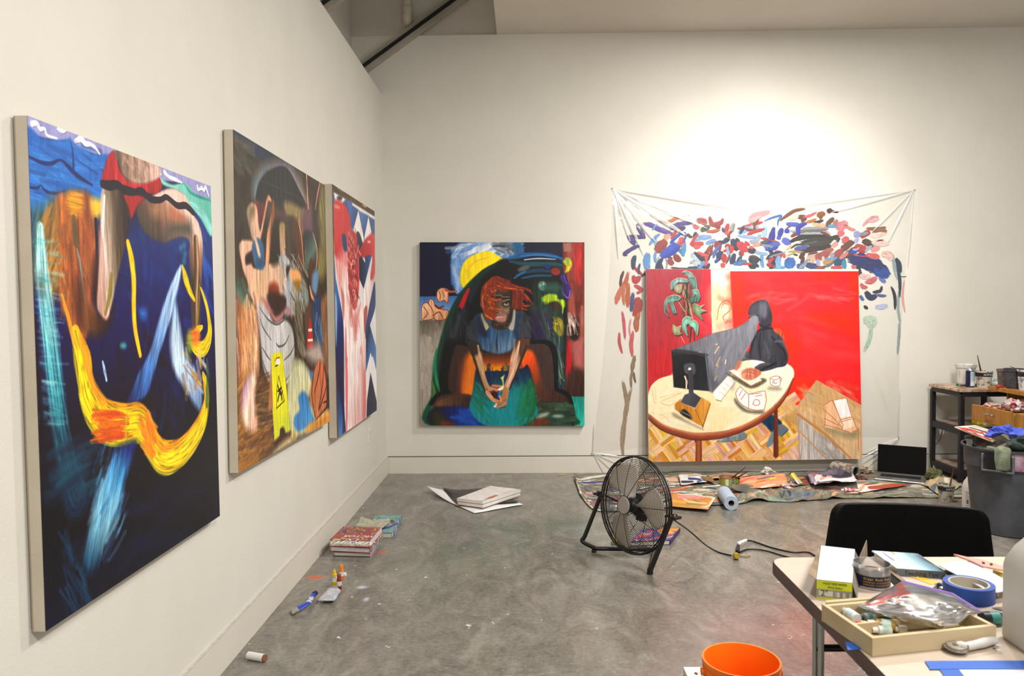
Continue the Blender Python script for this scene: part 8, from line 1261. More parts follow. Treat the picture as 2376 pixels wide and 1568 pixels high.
# painted over rim band to the right of the handle
V = []; n_ = 14
for z in (Hb-.118, Hb-.014):
    for k in range(n_+1): a = math.radians(-121+6*k); r = .2535 if z > Hb-.1 else .2515; V.append((r*math.cos(a), r*math.sin(a), z))
MB().add(V, [(k, k+1, n_+2+k, n_+1+k) for k in range(n_)]).build('paint_smear', M('pink_white_smear', 'b8a0ac', '8c4c6c', 9, .5, edge=(.4, .62)), t, True)
zr = Hb
K9 = [(2214, 990), (2262, 986), (2335, 1008), (2303, 1024)]
b = Board(K9, 240, 120, 'c8c0b4'); b.many([([(2220, 994), (2250, 996), (2270, 1002)], 5, 'b83c34'), ([(2240, 1000), (2280, 1012), (2304, 1020)], 5, 'c8442c'), ([(2255, 992), (2280, 1000), (2310, 1010)], 4, '24201f'), ([(2270, 1006), (2285, 1009)], 2, 'e8e0dc'), ([(2262, 989), (2290, 994), (2320, 1004)], 3, 'a8ac7c'), ([(2230, 990), (2250, 989)], 2, 'ece4dc'), ([(2285, 1016), (2305, 1020)], 3, 'dc6028'), ([(2216, 990), (2226, 995)], 2, 'e8dcd0')]); b.rub(2216, 988, 2310, 1020, 50, ['c04038', '2c2424', 'd8ccc0', 'a83430', '4c3c38'], 8, 1.2, .3, .6, .7, 99)
P4 = [on(u, v, 1, y) for (u, v), y in zip(K9, (4.86, 5.0, 4.8, 4.66))]; o_ = sum(P4, Vector())/4; ct = thing('painted_board', 'red and black painted board resting across the grey bin rim', 'board', o_); L9 = [p-o_ for p in P4]; quad_face('painted_face', [p+Vector((0, 0, .0008)) for p in L9], board_mat('bin_board_face', b.finish(), 1, .5, .2), ct); MB().slab(L9, (0, 0, -.006)).build('board_back', M('board_card', '8c7c68', 'b0a490', 20, .8), ct)
crumple('blue_rag', 'bright blue crumpled cloth on top of the grey bin', 'rag', Vector((on(2352, 1010, 1, 4.72).x, 4.74, zr+.012)), (.13, .12, .062), M('blue_rag', '3c4cac', '5468cc', 12, .8, bump=.4), 61, 4, .4)
crumple('dark_rag', 'dark green black crumpled cloth right of the grey green rag', 'rag', Vector((on(2362, 1022, 1, 4.6).x, 4.585, zr+.004)), (.085, .06, .045), M('dark_rag', '1c2824', '3c4c44', 20, .9, bump=.4), 65, 3, .4)
crumple('rubbish_heap', 'dark mixed rubbish filling the grey bin under the rags', 'rubbish', bc+Vector((0, 0, Hb-.10)), (.2, .2, .1), M('rubbish', '38342f', '6c665c', 16, .9, bump=.5), 67, 3, .3)
# hanging rag over the rim
hr = thing('hanging_rag', 'grey green rag hanging over the front rim of the grey bin', 'rag', Vector((on(2323, 1020, 1, 4.48).x, 4.47, zr)))
HRm = M('grey_green_rag', '5c6450', '7c846c', 18, .9, bump=.5)
def hrag(u, v):
    x = (u-.5)*(.098-.02*max(0, v-.5)); s = v*.19; r = .05
    if s < .07: y, z = .075-s-.0, .022+.008*math.sin(u*9)-.1*max(0, s-.06)
    else: y, z = -.0-.012*math.sin((s-.07)*20), .02-(s-.07)
    return Vector((x+.006*math.sin(v*7), y-.008*math.sin(u*8+v*3)*v, z))
MB().grid(hrag, 16, 18).build('cloth', HRm, hr, True, 180, solid=.003)
hp = thing('hanging_wrap', 'thin grey green wrap hanging from the board at the bin left', 'wrap', on(2248, 1018, 1, 4.83)); 
MB().grid(lambda u, v: Vector((.028*(u-.5)*2*(1-.55*v)+.01*math.sin(v*5), -.004+.012*math.sin(u*7+v*2), .0-.085*v)), 10, 12).build('film', M('greyish_wrap', '7c8c84', '9cacA4'.lower(), 16, .5), hp, True, 180, solid=.001)
# ---------------------------------------------------------------- chair
ch_y = 2.26; t = thing('folding_chair', 'black folding chair behind the beige table, seen from its back', 'chair', (1.125, 2.1, 0)); o = t.location
blkp = M('black_chair_plastic', '030303', '060606', 20, .6, spec=.12)
TLc, TRc = on(1930, 1168, 1, ch_y), on(2288, 1180, 1, ch_y); BLc, BRc = on(1906, 1300, 1, ch_y), on(2302, 1300, 1, ch_y)
def rounded(P, r, n=6):
    out = []; m = len(P)
    for i in range(m):
        a, b, c = Vector(P[i-1]), Vector(P[i]), Vector(P[(i+1) % m]); r_ = r[i] if isinstance(r, (list, tuple)) else r
        p, q = b+(a-b).normalized()*r_, b+(c-b).normalized()*r_
        for k in range(n+1):
            s = k/n; out.append(p.lerp(b, s).lerp(b.lerp(q, s), s))
    return out
zb_ = .47; k_ = (TLc.z-zb_)/(TLc.z-BLc.z); BLc = TLc.lerp(BLc, k_); BRc = TRc.lerp(BRc, k_)
OUT = rounded([(TLc.x, TLc.z), (TRc.x, TRc.z), (BRc.x, BRc.z), (BLc.x, BLc.z)], [.035, .04, .03, .03])
cxm = (TLc.x+TRc.x)/2; hw = (TRc.x-TLc.x)/2
def bow(x, s): return ch_y+.035*(1-((x-cxm)/hw)**2)+s
n = len(OUT); V = []; F = []
for s in (-.011, .011):
    for sc, ex in ((.94, 0), (1., .35)):
        for p in OUT:
            x = cxm+(p.x-cxm)*(.985 if sc < 1 else 1); z = p.y if sc == 1. else p.y+(.632-p.y)*.03
            V.append((x-o.x, bow(x, s*(1 if sc < 1 else .55))-o.y, z))
R4 = [list(range(i*n, i*n+n)) for i in range(4)]
# faces are bowed: fill them as fans of strips between mirrored outline points
def ringfaces(a, b): return [(a[i], a[(i+1) % n], b[(i+1) % n], b[i]) for i in range(n)]
F = ringfaces(R4[0], R4[1])+ringfaces(R4[1], R4[3])+ringfaces(R4[3], R4[2])
def cap(r):
    fs = []; i, j = 0, n-1
    while j-i > 1:
        if j-i == 2: fs.append((r[i], r[i+1], r[j]))
        else: fs.append((r[i], r[i+1], r[j-1], r[j]))
        i += 1; j -= 1
    return fs
def grid_cap(name, s):
    def fn(u, v):
        v = v**1.8; zt_, zl = TLc.z+(TRc.z-TLc.z)*u, zb_; z = zt_+(zl-zt_)*v
        l = TLc.x+(BLc.x-TLc.x)*v; r = TRc.x+(BRc.x-TRc.x)*v; e = .0
        if v < .1: e = .03*(1-math.sqrt(max(0, 1-(1-v/.1)**2)))
        x = l+e+(r-l-2*e)*u; return Vector((x-o.x, bow(x, s)-o.y, z))
    return fn
MB().grid(grid_cap('b', 0), 24, 20).build('backrest', blkp, t, True, 180, solid=.02)
for s in (-1, 1):
    xt = (TLc.x if s < 0 else TRc.x)-o.x-s*.10; xb = xt+s*.015
    MB().tube(smooth_path([(xt, ch_y+.052-o.y, .66), (xt+s*.01, ch_y+.03-o.y, .49), (xb, -.02, .25), (xb, -.28, .0)], 6), .0115, 8).build('leg', blkp, t, True)
    MB().tube([(xb-s*.025, -.03, .43), (xb-s*.025, .1, .2), (xb-s*.02, .27, .0)], .0105, 8).build('leg', blkp, t, True)
MB().box((0, -.08, .435), (.42, .40, .025), bev=.01).build('seat', blkp, t); MB().cyl((-.21, .22, .08), (.21, .22, .08), .008).build('stretcher', blkp, t, True)
# ---------------------------------------------------------------- folding table
TZ = .74; tx0, ty1 = fl(1829, 1400, TZ).x, fl(2100, 1292, TZ).y; tx0 = (fl(1823, 1330, TZ).x+fl(2040, 1558, TZ).x)/2; tx1, ty0 = 1.95, .45
t = thing('folding_table', 'beige folding table with a brown edge, front right', 'table', ((tx0+tx1)/2, (ty0+ty1)/2, 0)); o = t.location
hx_, hy_ = (tx1-tx0)/2, (ty1-ty0)/2
O = [(p.x, p.y) for p in rounded([(-hx_, -hy_), (hx_, -hy_), (hx_, hy_), (-hx_, hy_)], .06, 8)]
MB().prism(O, TZ-.012, TZ).build('tabletop', M('beige_laminate', 'b4a494', 'bcac9c', 6, .5, bump=.05), t)
n = len(O); ed = M('brown_edging', '46302c', '523a35', 20, .45); V = []
for dz, off in ((0.0004, .0), (-.004, .004), (-.03, .004), (-.034, -.002)):
    for x, y in O: k = 1+off/math.hypot(x, y); V.append((x*k, y*k, TZ+dz))
F = [(j*n+i, j*n+(i+1) % n, (j+1)*n+(i+1) % n, (j+1)*n+i) for j in range(3) for i in range(n)]; F.append([3*n+i for i in range(n)][::-1])
MB().add(V, F).build('edge_band', ed, t, True, 40)
chrome = M('chrome_tube', 'b0b0b0', 'c0c0c0', 10, .18, 1.)
lx1, ly1 = on(1892, 1500, 1, 1.86), on(1905, 1500, 1, 1.83)
for (p, q_) in ((lx1, 0), (ly1, 1)): MB().cyl((p.x-o.x, (1.86 if not q_ else 1.83)-o.y, 0), (p.x-o.x, (1.86 if not q_ else 1.83)-o.y, TZ-.033), .0075, None, 14).build('leg', chrome, t, True)
cz = on(1900, 1503, 1, 1.86).z
MB().cyl((lx1.x-o.x, 1.86-o.y, cz), (lx1.x+.62-o.x, 1.86-o.y, cz), .009).build('cross_bar', blk, t, True)
for x, y in ((lx1.x+.62, 1.86), (lx1.x+.05, .58), (lx1.x+.62, .58)): MB().cyl((x-o.x, y-o.y, 0), (x-o.x, y-o.y, TZ-.033), .0115, None, 14).build('leg', chrome, t, True)
# ---------------------------------------------------------------- on the table
def T4(x, y): return (1800+x/3.663, 1140+y/3.663)
def tp(x, y, z=0.): return fl(*T4(x, y), TZ+z)
# carton lying down, end face to us
hb = .043; P = [tp(348, 748, hb), tp(650, 778, hb), tp(672, 494, hb), tp(386, 463, hb)]; o_ = sum(P, Vector())/4; o_.z = TZ; t = thing('brush_box', 'white topped box with a yellow banded end, open flaps, on the table', 'box', o_); L4 = [p-o_ for p in P]
wb_ = M('box_white', 'd8e0e4', 'e0e8ea', 4, .3); gb_ = M('box_grey', '7c7a70', '8c8a7c', 10, .5); kb_ = M('kraft_card', '6c5a48', '8c785f', 20, .8)
MB().slab(L4, (0, 0, -hb+.0005)).build('box_body', gb_, t); MB().slab([p+Vector((0, 0, .0012)) for p in L4], (0, 0, -.001)).build('top_panel', wb_, t)
a, b_ = L4[0], L4[1]; nrm = Vector(((b_-a).y, -(b_-a).x, 0)).normalized()*.0008
def band(nm, f0, f1, z0, z1, m, par=None):
    p, q_ = a.lerp(b_, f0), a.lerp(b_, f1); return MB().slab([Vector((p.x, p.y, z0))+nrm, Vector((q_.x, q_.y, z0))+nrm, Vector((q_.x, q_.y, z1))+nrm, Vector((p.x, p.y, z1))+nrm], -nrm*.9).build(nm, m, par or t)
band('yellow_band', 0, 1, hb*.52, hb*.98, M('yellow_print', 'a8b010', 'b8bc18', 20, .5)); lb_ = band('label', .06, .46, .007, hb*.44, M('label_print', 'b0ac9c', 'bab6a8', 20, .5)); band('barcode_label', .5, .96, .007, hb*.42, M('barcode', 'b4b0a0', '6c685c', 90, .5, stretch=(1, .02, .02), edge=(.45, .55))); band('yellow_foot', 0, 1, .0, .004, MATS['yellow_print'])
rz_ = math.atan2((b_-a).y, (b_-a).x); ink = M('black_ink', '141210', None, 20, .6)
pm = a.lerp(b_, .22)+nrm*1.6; text('lettering', '2"', .018, ink, t, (pm.x, pm.y, .0135), (math.radians(90), 0, rz_), .0001)
pm = a.lerp(b_, .52)+nrm*1.6; text('lettering', 'MASTERPAPIER', .0075, ink, t, (pm.x, pm.y, hb*.84), (math.radians(90), 0, rz_), .0001); text('lettering', 'PINCEAU', .0075, ink, t, (pm.x, pm.y, hb*.64), (math.radians(90), 0, rz_), .0001)
MB().slab([L4[0]+Vector((-.001, 0, 0)), L4[3]+Vector((-.001, 0, 0)), L4[3]+Vector((-.012, -.02, .008)), L4[0]+Vector((-.012, .02, .006))], (0, 0, -.001)).build('flap', kb_, t)
q = tp(700, 650, .0)-o_; 
MB().slab([tp(645, 700, .035)-o_, tp(775, 548, .012)-o_, on(*T4(770, 412), 1, tp(775, 548, .012).y)-o_, tp(680, 640, .045)-o_], (.0015, 0, 0)).build('flap', kb_, t)
MB().slab([L4[1]+Vector((0, 0, -.001)), L4[2]+Vector((0, 0, -.001)), L4[2]+Vector((.014, 0, -.03)), L4[1]+Vector((.012, 0, -.038))], (0, 0, -.001)).build('flap', M('flap_grey', '6c665c', '7c766c', 20, .7), t)
# push pin jar
jc = tp(815, 800); jr, jh = .0405, .052; t = thing('pin_jar', 'clear plastic jar with a dark label and yellow print behind the tray', 'jar', jc); clr = film_mat('clear_plastic', .22, .25, .12, 'd4d4d8')
MB().lathe([(0, .001), (jr*.96, .001), (jr, .004), (jr, jh), (jr*1.03, jh), (jr*1.03, jh+.004), (jr*.97, jh+.004), (jr*.96, .006), (0, .006)], 36, caps=False).build('jar_body', clr, t, True, 50)
MB().lathe([(jr*1.008, .008), (jr*1.008, .034)], 36, caps=False).build('label', M('purple_label', '1a0c28', '24143a', 20, .4), t, True)
def arc_text(s, z, size, col):
    m = M('print_'+col, col, None, 20, .5); a0 = math.radians(-92); step = size*.58/jr
    for i, c_ in enumerate(s):
        if c_ == ' ': continue
        a = a0+(i-len(s)/2)*step; text('lettering', c_, size, m, t, (jr*1.016*math.cos(a), jr*1.016*math.sin(a), z), (math.radians(90), 0, a+math.pi/2), .0001)
arc_text('Clear Push Pins', .0275, .0072, 'c8b41c'); arc_text('tachuelas transparentes', .0205, .0052, 'b88c1c'); arc_text('punaises transparentes', .0145, .0052, 'b88c1c')
for i, (x, y) in enumerate(((.012, .012), (-.004, .0), (.018, -.008))): MB().box((x, y, .034+.003*i), (.03, .016, .006), rz=.5*i, bev=.001).build('cork_bit', M('cork', '6c5444', '8c7460', 30, .8), t)
# book
z_ = .018; A3, B3 = tp(1030, 655, .018), tp(1448, 684, .018); D3 = tp(815, 503, .018); A3.z = B3.z = D3.z = TZ
bkb = Board([(815, 503), (1510, 522), (1445, 690), (1030, 655)], 300, 200, 'b4ccd4', (0, 0, 1)); bkb.poly([(815, 503), (1510, 522), (1445, 690), (1030, 655)], [(860, 560, 'd4e0e0'), (1200, 580, 'a8c8d4'), (1480, 600, '34586c')], soft=2, sm=1); bkb.poly([(1040, 508), (1110, 510), (1125, 555), (1070, 555)], 'a8a48c', soft=2, sm=1); bkb.poly([(1380, 520), (1510, 524), (1460, 650), (1400, 600)], [(1380, 560, '6c94a8'), (1490, 590, '10283c')], soft=10); bkb.many([([(955, 530), (1035, 605)], 12, '7c7494'), ([(945, 560), (970, 605)], 6, 'a8b4c4')]+[([(1080+28*i, 590), (1092+28*i, 608)], 3, '8c9ca8') for i in range(8)]+[([(1140+30*i, 545), (1160+30*i, 556)], 3, '90acb8') for i in range(9)])
bk = book('pale blue paperback with grey spine on the table before the chair', A3, B3, D3, z_, TZ, M('pale_blue_cover', 'a8bcc4', 'b4c8d0', 8, .35), face=board_mat('teaching_cover', bkb.finish(.02), 1, .25, 0))
e_ = (B3-A3); nn = Vector((e_.y, -e_.x, 0)).normalized(); pm = A3.lerp(B3, .5)-bk.location; spn = A3-bk.location
MB().slab([A3-bk.location+Vector((0, 0, .0005))+nn*.001, B3-bk.location+Vector((0, 0, .0005))+nn*.001, B3-bk.location+Vector((0, 0, z_))+nn*.001, A3-bk.location+Vector((0, 0, z_))+nn*.001], -nn*.003).build('spine', M('grey_spine', '8c8c88', '4c5458', 4, .4, stretch=(1, 1, 1)), bk)
text('lettering', 'Teaching Tips', .0135, M('dark_tone', '26262c', None, 20, .5), bk, (pm.x+nn.x*.002, pm.y+nn.y*.002, z_*.5), (math.radians(90), 0, math.atan2(e_.y, e_.x)), .0001)
# pink plastic tool
def outline_slab(name, label, cat, pts, z, th, mat, part='plate', holes=(), tilt=None):
    P = [tp(x, y, z) for x, y in pts]; o_ = sum(P, Vector())/len(P); t = thing(name, label, cat, o_)
    if tilt:
        for p in P: p.z += tilt*(p.x-o_.x)
    MB().slab([p-o_ for p in P], (0, 0, -th)).build(part, mat, t)
    return t
t = outline_slab('pink_scraper', 'pink plastic tool with two dark slots beside the pale blue book', 'scraper', [(1512, 537), (1560, 545), (1640, 560), (1720, 568), (1850, 600), (1930, 625), (1965, 645), (1940, 660), (1880, 655), (1760, 635), (1660, 590), (1570, 560)], .03, .004, M('pink_plastic', 'c88c80', 'd09488', 10, .45), tilt=-.06)
for x, y in ((1765, 601), (1832, 612)): MB().slab([tp(x-14, y-6, .0332)-t.location, tp(x+8, y-2, .0332)-t.location, tp(x+14, y+6, .0332)-t.location, tp(x-8, y+3, .0332)-t.location], (0, 0, -.002)).build('slot', M('slot_dark', '3c2420', None, 20, .8), t)
outline_slab('black_case', 'black flat case under the white card on the table', 'case', [(1436, 665), (1580, 690), (1640, 760), (1440, 750)], .016, .0155, M('black_case', '0c0a0c', '161416', 10, .5))
outline_slab('white_card', 'large white card with rounded corners propped beside the tape roll', 'card', [tuple(p) for p in rounded([(1375, 622), (1500, 595), (1660, 590), (1995, 772), (2000, 832), (1900, 852), (1830, 856)], [15, 30, 20, 20, 20, 20, 30], 3)], .026, .002, M('white_card', 'c8c4c8', 'd0ccd0', 6, .6), 'sheet')
outline_slab('yellow_packet', 'yellow packet by the pink tool at the table right', 'packet', [(1845, 668), (1900, 655), (1995, 690), (1995, 745), (1930, 735)], .012, .0115, M('yellow_packet', 'b0a020', 'c4b830', 30, .4))
t = outline_slab('yellow_tag', 'yellow paper tag lying in front of the pale blue book', 'tag', [(1143, 722), (1175, 714), (1225, 716), (1372, 768), (1372, 776), (1335, 788), (1310, 786)], .0012, .001, M('yellow_tag', 'd89c20', 'e0a82c', 20, .5), 'card')
MB().lathe([(.003, 0), (.003, .0006), (0, .0006)], 12, Matrix.Translation(tp(1206, 730, .0013)-t.location)).build('eyelet', M('eyelet', 'd0ccc4', None, 20, .4), t)
outline_slab('wood_strip', 'thin dark wooden strip lying between jar and pale blue book', 'strip', [(935, 655), (975, 660), (1100, 752), (1070, 762)], .006, .0058, M('strip_wood', '6c5a48', '84705a', 20, .7))
outline_slab('gap_shade_strip', 'black strip lying beside the dark wooden strip', 'strip', [(925, 700), (960, 690), (1050, 765), (1010, 790)], .003, .0028, blkp)  # shade of the gap by the wooden strip put in as a black slab
crumple('foil_scrap', 'small crumpled silver foil left of the blue tape roll', 'foil', tp(1390, 832), (.011, .010, .009), M('foil', 'c0bcbc', 'd8d4d4', 60, .2, .9), 71, 2, .6)
# blue tape roll
c = (tp(1440, 905)+tp(1838, 912))/2; r_ = (tp(1838, 905)-tp(1440, 905)).length/2*.985; th = .036; t = thing('tape_roll', 'thick roll of blue masking tape lying on the table', 'tape', c)
MB().lathe([(r_*.8, 0), (r_, 0), (r_, th), (r_*.8, th), (r_*.8, 0)], 56, caps=False).build('tape', M('blue_tape', '0f3c8a', '154698', 20, .55), t, True, 40); MB().lathe([(r_*.72, .0005), (r_*.8, .0005), (r_*.8, th+.0004), (r_*.72, th+.0004), (r_*.72, .0005)], 48, caps=False).build('core', M('tape_core', '9c9484', 'aca494', 20, .7), t, True, 40)
# wooden tray
th_ = .036; TA, TB, TC_ = tp(390, 955, th_), tp(822, 1248, th_), tp(1875, 1140, th_); TD = TA+(TC_-TB)*.985; wd_ = M('tray_wood', 'b09c78', 'c2ae8a', 8, .6, bump=.1, stretch=(.3, 1, 1)); wd2 = M('tray_wood_inside', '98865f', 'a8946c', 8, .65)
o_ = (TA+TB+TC_+TD)/4; o_.z = TZ; t = thing('wooden_tray', 'pale wooden divided tray overhanging the table left edge', 'tray', o_); Q4 = [p-o_ for p in (TA, TB, TC_, TD)]; Q4 = [Vector((p.x, p.y, th_)) for p in Q4]; ctr = sum(Q4, Vector())/4; ctr.z = th_
def inner(i, w=.009):
    p = Q4[i]; a, b = (Q4[i-1]-p).normalized(), (Q4[(i+1) % 4]-p).normalized(); return p+(a+b)*w
IN = [inner(i) for i in range(4)]
for i in range(4):
    j = (i+1) % 4; dz = -.002 if i == 3 else 0; MB().slab([Q4[i]+Vector((0, 0, dz)), Q4[j]+Vector((0, 0, dz)), IN[j]+Vector((0, 0, dz)), IN[i]+Vector((0, 0, dz))], (0, 0, -th_+.0008)).build('side_board', wd_, t)
MB().slab([Vector((p.x, p.y, .006)) for p in IN], (0, 0, -.005)).build('tray_bottom', wd2, t)
d0, d1 = IN[0].lerp(IN[1], .52), IN[3].lerp(IN[2], .52); w_ = (IN[1]-IN[0]).normalized()*.006
MB().slab([d0-Vector((0, 0, .006)), d1-Vector((0, 0, .006)), d1+w_-Vector((0, 0, .006)), d0+w_-Vector((0, 0, .006))], (0, 0, -th_+.014)).build('divider', wd_, t)
e0 = Q4[3].lerp(Q4[0], .38); 
for x, y in ((1040, 1205), (1085, 1200), (1380, 1178)): MB().box(tp(x, y, th_)-o_+Vector((0, -.001, -.003)), (.004, .003, .004)).build('nail', M('nail_dark', '2c241c', None, 20, .6), t)
outline_slab('wood_stick', 'square pale wooden stick lying behind the tray', 'stick', [(424, 925), (812, 893), (815, 912), (428, 944)], .03, .010, M('stick_wood', 'ac9670', 'bca880', 10, .6))
# small bottles in the tray
def vial(label, a, b, r, body, lab, cap, z=.02, name='small_bottle'):
    a, b = tp(*a, z), tp(*b, z); t = thing(name, label, 'bottle', a, group='small bottles lying in the wooden tray'); d = b-a; u = d.normalized(); T = d.to_track_quat('Z', 'Y').to_matrix().to_4x4(); Ln = d.length
    MB().lathe([(0, 0), (r*.9, 0), (r, .002), (r, Ln*.68), (r*.6, Ln*.74)], 18, T, False).build('bottle_body', M('vial_'+body, body, None, 14, .3), t, True); MB().lathe([(r*1.02, Ln*.16), (r*1.02, Ln*.5)], 18, T, False).build('label', M('vial_label_'+lab, lab, 'c8d0cc', 60, .5, edge=(.45, .55)), t, True); MB().lathe([(r*.62, Ln*.73), (r*.7, Ln*.76), (r*.62, Ln), (0, Ln)], 14, T).build('cap', M('vial_cap_'+cap, cap, None, 14, .45), t, True)
vial('white bottle with pale green label in the back of the tray', (690, 1085), (575, 1010), .0115, 'c4c8c4', '9cb8ac', 'b8b8b0', .021)
vial('amber bottle with mint label in the tray front compartment', (1010, 1138), (780, 1118), .0105, '9c7c34', 'b4ccc4', 'c0b8ac', .022)
vial('red tipped thin amber bottle by the tray left side', (820, 1150), (680, 1118), .008, 'b08c40', 'c8bca4', 'c02c28', .018)
vial('small clear bottle at the tray front wall', (980, 1180), (820, 1176), .009, 'c0c4bc', 'a4bcb0', 'ccc4bc', .015)
vial('short cream bottle right of the small clear bottle', (1110, 1172), (1010, 1170), .008, 'c8b894', 'd0c8b4', 'b8b09c', .015)
vial('green smeared bottle lying under the clear bag in the tray', (850, 1062), (700, 1070), .009, '8c9c94', '5c8478', '4c4c4c', .016)
# zip bag
bag_o = [(690, 978), (770, 925), (860, 880), (960, 815), (1070, 762), (1200, 790), (1500, 872), (1640, 940), (1755, 1030), (1640, 1058), (1590, 1100), (1545, 1150), (1400, 1165), (1250, 1165), (1120, 1110), (1000, 1062), (850, 1045)]
bt_c = tp(1220, 1000, .05); t = thing('zip_bag', 'clear zip bag with a purple seal lying over the wooden tray', 'bag', bt_c)
def bag_pt(u, v, lift):
    # u round from left to right, v from the zip (back) to the open front
    back_l, back_r = Vector((690, 978)), Vector((1755, 1030)); top = [Vector(p) for p in ((690, 978), (860, 880), (1070, 762), (1500, 872), (1755, 1030))]; bot = [Vector(p) for p in ((690, 978), (850, 1045), (1120, 1110), (1400, 1168), (1560, 1140), (1640, 1058), (1755, 1030))]
    def al(L, s): k = s*(len(L)-1); i = min(int(k), len(L)-2); return L[i].lerp(L[i+1], k-i)
    p = al(top, u).lerp(al(bot, u), v); e = math.sin(math.pi*v)*math.sin(math.pi*min(1, max(0, u)))
    z = .030+lift*(.004+.026*e*(.7+.9*(vn(u*5, v*4, 3)+.5))+.016*abs(vn(u*11+v*5, v*9, 6))*e**.3)
    q_ = tp(p.x, p.y, z); return q_-bt_c
bag_f = film_mat('bag_film', .46, .4, .2, 'ccc8d8')
mb = MB(); mb.grid(lambda u, v: bag_pt(u, v, 1), 36, 28); mb.build('bag_film', bag_f, t, True, 180); MB().grid(lambda u, v: bag_pt(u, v, .12), 24, 16).build('bag_film', bag_f, t, True, 180)
MB().tube([bag_pt(u, 0, 1)+Vector((0, 0, .001)) for u in [.5+.5*i/20 for i in range(21)]], .0018, 6).build('zip_seal', M('purple_zip', '8c6cc0', '9c7ccc', 20, .3), t, True)
gl = M('grey_felt', '4c4854', '78747c', 30, .8, bump=.3)
MB().slab([bag_pt(.2, .3, .5), bag_pt(.5, .2, .6), bag_pt(.55, .7, .5), bag_pt(.25, .75, .4)], (0, 0, -.006)).build('grey_sheet', gl, t); MB().slab([bag_pt(.52, .2, .5), bag_pt(.85, .4, .5), bag_pt(.78, .75, .4), bag_pt(.58, .75, .5)], (0, 0, -.004)).build('grey_sheet', M('light_felt', '8c8890', 'a4a0a8', 30, .7), t)
MB().slab([bag_pt(.36, .62, .8), bag_pt(.44, .5, .85), bag_pt(.47, .62, .85), bag_pt(.39, .74, .8)], (0, 0, -.001)).build('orange_label', M('orange_label', 'c86c50', 'd88468', 20, .5), t)
# teal bottle, blade, cutter
a, b = tp(1745, 1078, .014), tp(1972, 1068, .014); t = thing('ink_bottle', 'dark teal bottle lying behind the tray right corner', 'bottle', a); d = b-a; T = d.to_track_quat('Z', 'Y').to_matrix().to_4x4(); Ln = d.length
MB().lathe([(0, 0), (.012, 0), (.0135, .002), (.0135, Ln*.3)], 18, T, False).build('bottle_base', M('black_bottle', '14181c', None, 10, .35), t, True); MB().lathe([(.0137, Ln*.28), (.0137, Ln*.62)], 18, T, False).build('label', M('teal_label', '1c6c68', '4c9c94', 40, .4, edge=(.45, .6)), t, True); MB().lathe([(.0135, Ln*.6), (.012, Ln*.7), (.007, Ln*.74)], 18, T, False).build('bottle_neck', MATS['black_bottle'], t, True); MB().lathe([(.0095, Ln*.73), (.0095, Ln*.88), (.004, Ln*.92), (.003, Ln), (0, Ln)], 16, T, False).build('cap', M('slate_cap', '3c4450', '4c5460', 10, .4), t, True)
outline_slab('steel_blade', 'thin grey blade behind the dark teal bottle', 'blade', [(1835, 985), (1975, 978), (1985, 990), (1975, 1020), (1940, 1010)], .003, .0015, M('blade_grey', '8c8480', '9c9490', 20, .3, .6))
a, b = tp(1880, 1262, .012), tp(1615, 1318, .012); t = thing('rotary_cutter', 'white handled rotary cutter lying before the wooden tray', 'cutter', b); A_ = a-b
MB().tube(smooth_path([A_, A_*.75+Vector((0, .0, .001)), A_*.4, Vector((0, 0, 0))], 5), [.004, .006, .0075, .008, .008, .0082, .0085, .009, .009, .0088, .0085, .008, .008, .008, .0078, .0075], 12).build('handle', M('white_handle', 'b8b4b0', 'c4c0bc', 20, .4), t, True)
cB = tp(1530, 1320, .010)-b; Tb = Matrix.Translation(cB) @ Matrix.Rotation(.12, 4, 'X'); MB().lathe([(0, -.001), (.0215, -.001), (.022, 0), (.0215, .001), (0, .001)], 36, Tb).build('round_blade', M('cutter_steel', '8c8478', '9c9488', 20, .25, .8), t, True); MB().lathe([(.017, .001), (.016, .004), (.006, .005), (.005, .008), (0, .008)], 28, Tb).build('blade_guard', M('guard_grey', '7c7468', '8c8474', 20, .4, .3), t, True); MB().tube([Vector((0, 0, .0)), cB*.5+Vector((0, 0, .003)), cB+Vector((0, 0, .004))], [.008, .008, .006], 10).build('fork', M('fork_grey', 'a8a49c', None, 20, .4), t, True)
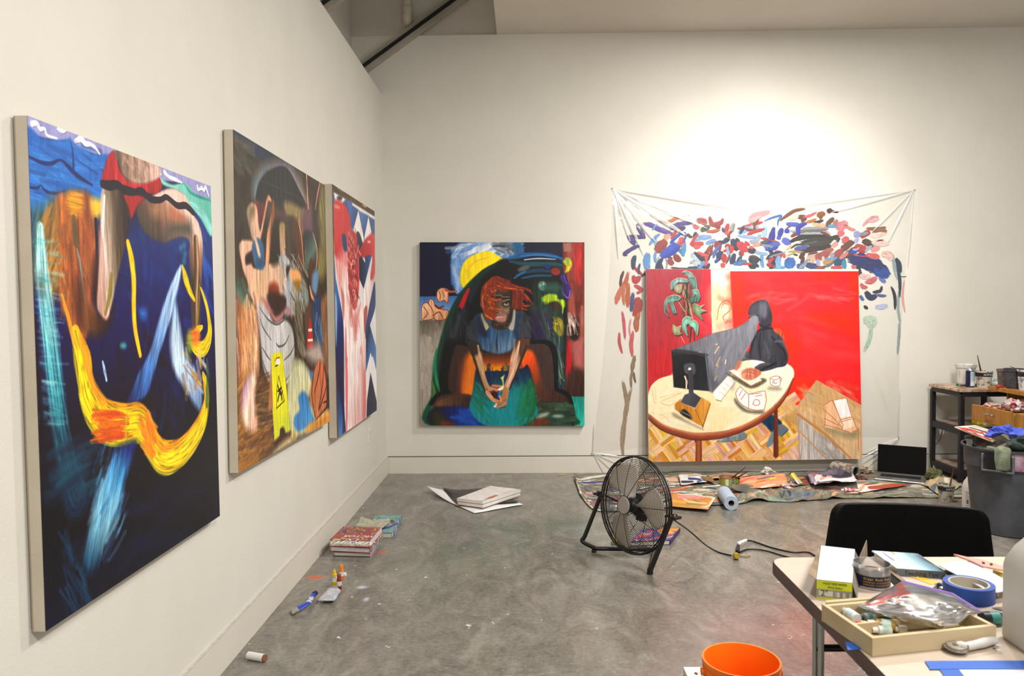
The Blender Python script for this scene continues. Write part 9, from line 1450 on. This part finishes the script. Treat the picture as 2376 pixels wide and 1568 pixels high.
# blue tape on the table, paper
tpm = M('flat_blue_tape', '1f52a8', '265ab4', 8, .6)
outline_slab('tape_strip', 'short blue tape piece at the table edge left of the tray front', 'tape', [(590, 1278), (660, 1280), (735, 1335), (640, 1344), (612, 1345)], .0012, .0008, tpm)
t = outline_slab('tape_strip', 'long blue tape strip across the table front', 'tape', [(1265, 1440), (1700, 1436), (2250, 1436), (2250, 1506), (1600, 1506), (1310, 1510), (1300, 1490)], .0024, .0008, tpm)
outline_slab('tape_strip', 'blue tape strip running down from the long strip beside the taped paper', 'tape', [(1390, 1508), (1555, 1508), (1660, 1640), (1480, 1640)], .0018, .0008, tpm)
outline_slab('taped_paper', 'white paper taped down at the table front', 'paper', [(1540, 1500), (2400, 1500), (2400, 1760), (1720, 1760)], .0010, .0006, M('taped_paper', 'c8c4c0', 'd0ccc8', 6, .7))
t = thing('clear_pin', 'tiny clear push pin right of the rotary cutter', 'pin', tp(1892, 1352)); MB().lathe([(.005, 0), (.0055, .002), (.003, .004), (.003, .009), (.005, .011), (0, .012)], 14).build('pin_head', M('clear_pin', 'c4c0bc', 'd4d0cc', 20, .15), t, True)
t = thing('clear_pin', 'tiny clear push pin below the white card edge', 'pin', tp(1880, 890)); MB().lathe([(.005, 0), (.0055, .002), (.003, .004), (.003, .009), (.005, .011), (0, .012)], 14).build('pin_head', MATS['clear_pin'], t, True)
# white jug at the right edge
jx = tp(1978, 1400); t = thing('white_jug', 'large white plastic jug cut by the right picture edge', 'jug', (jx.x+.122, 1.45, TZ)); jp = M('jug_white', 'bab8b4', 'c2c0bc', 5, .5)
O1 = rounded([(-.085, -.06), (.085, -.06), (.085, .06), (-.085, .06)], .02, 5); n = len(O1); V = []
for z, k in ((0, .95), (.006, 1), (.148, 1), (.162, .97), (.19, .80), (.222, .52), (.242, .30), (.255, .24), (.275, .24)):
    for p in O1: V.append((p.x*k, p.y*k, z))
F = [(j*n+i, j*n+(i+1) % n, (j+1)*n+(i+1) % n, (j+1)*n+i) for j in range(8) for i in range(n)]; F += [list(range(n))[::-1], [8*n+i for i in range(n)]]
MB().add(V, F).build('jug_body', jp, t, True, 45); MB().lathe([(.024, .274), (.024, .292), (0, .294)], 24).build('cap', M('jug_cap_white', 'a8a6a4', None, 10, .5), t, True)
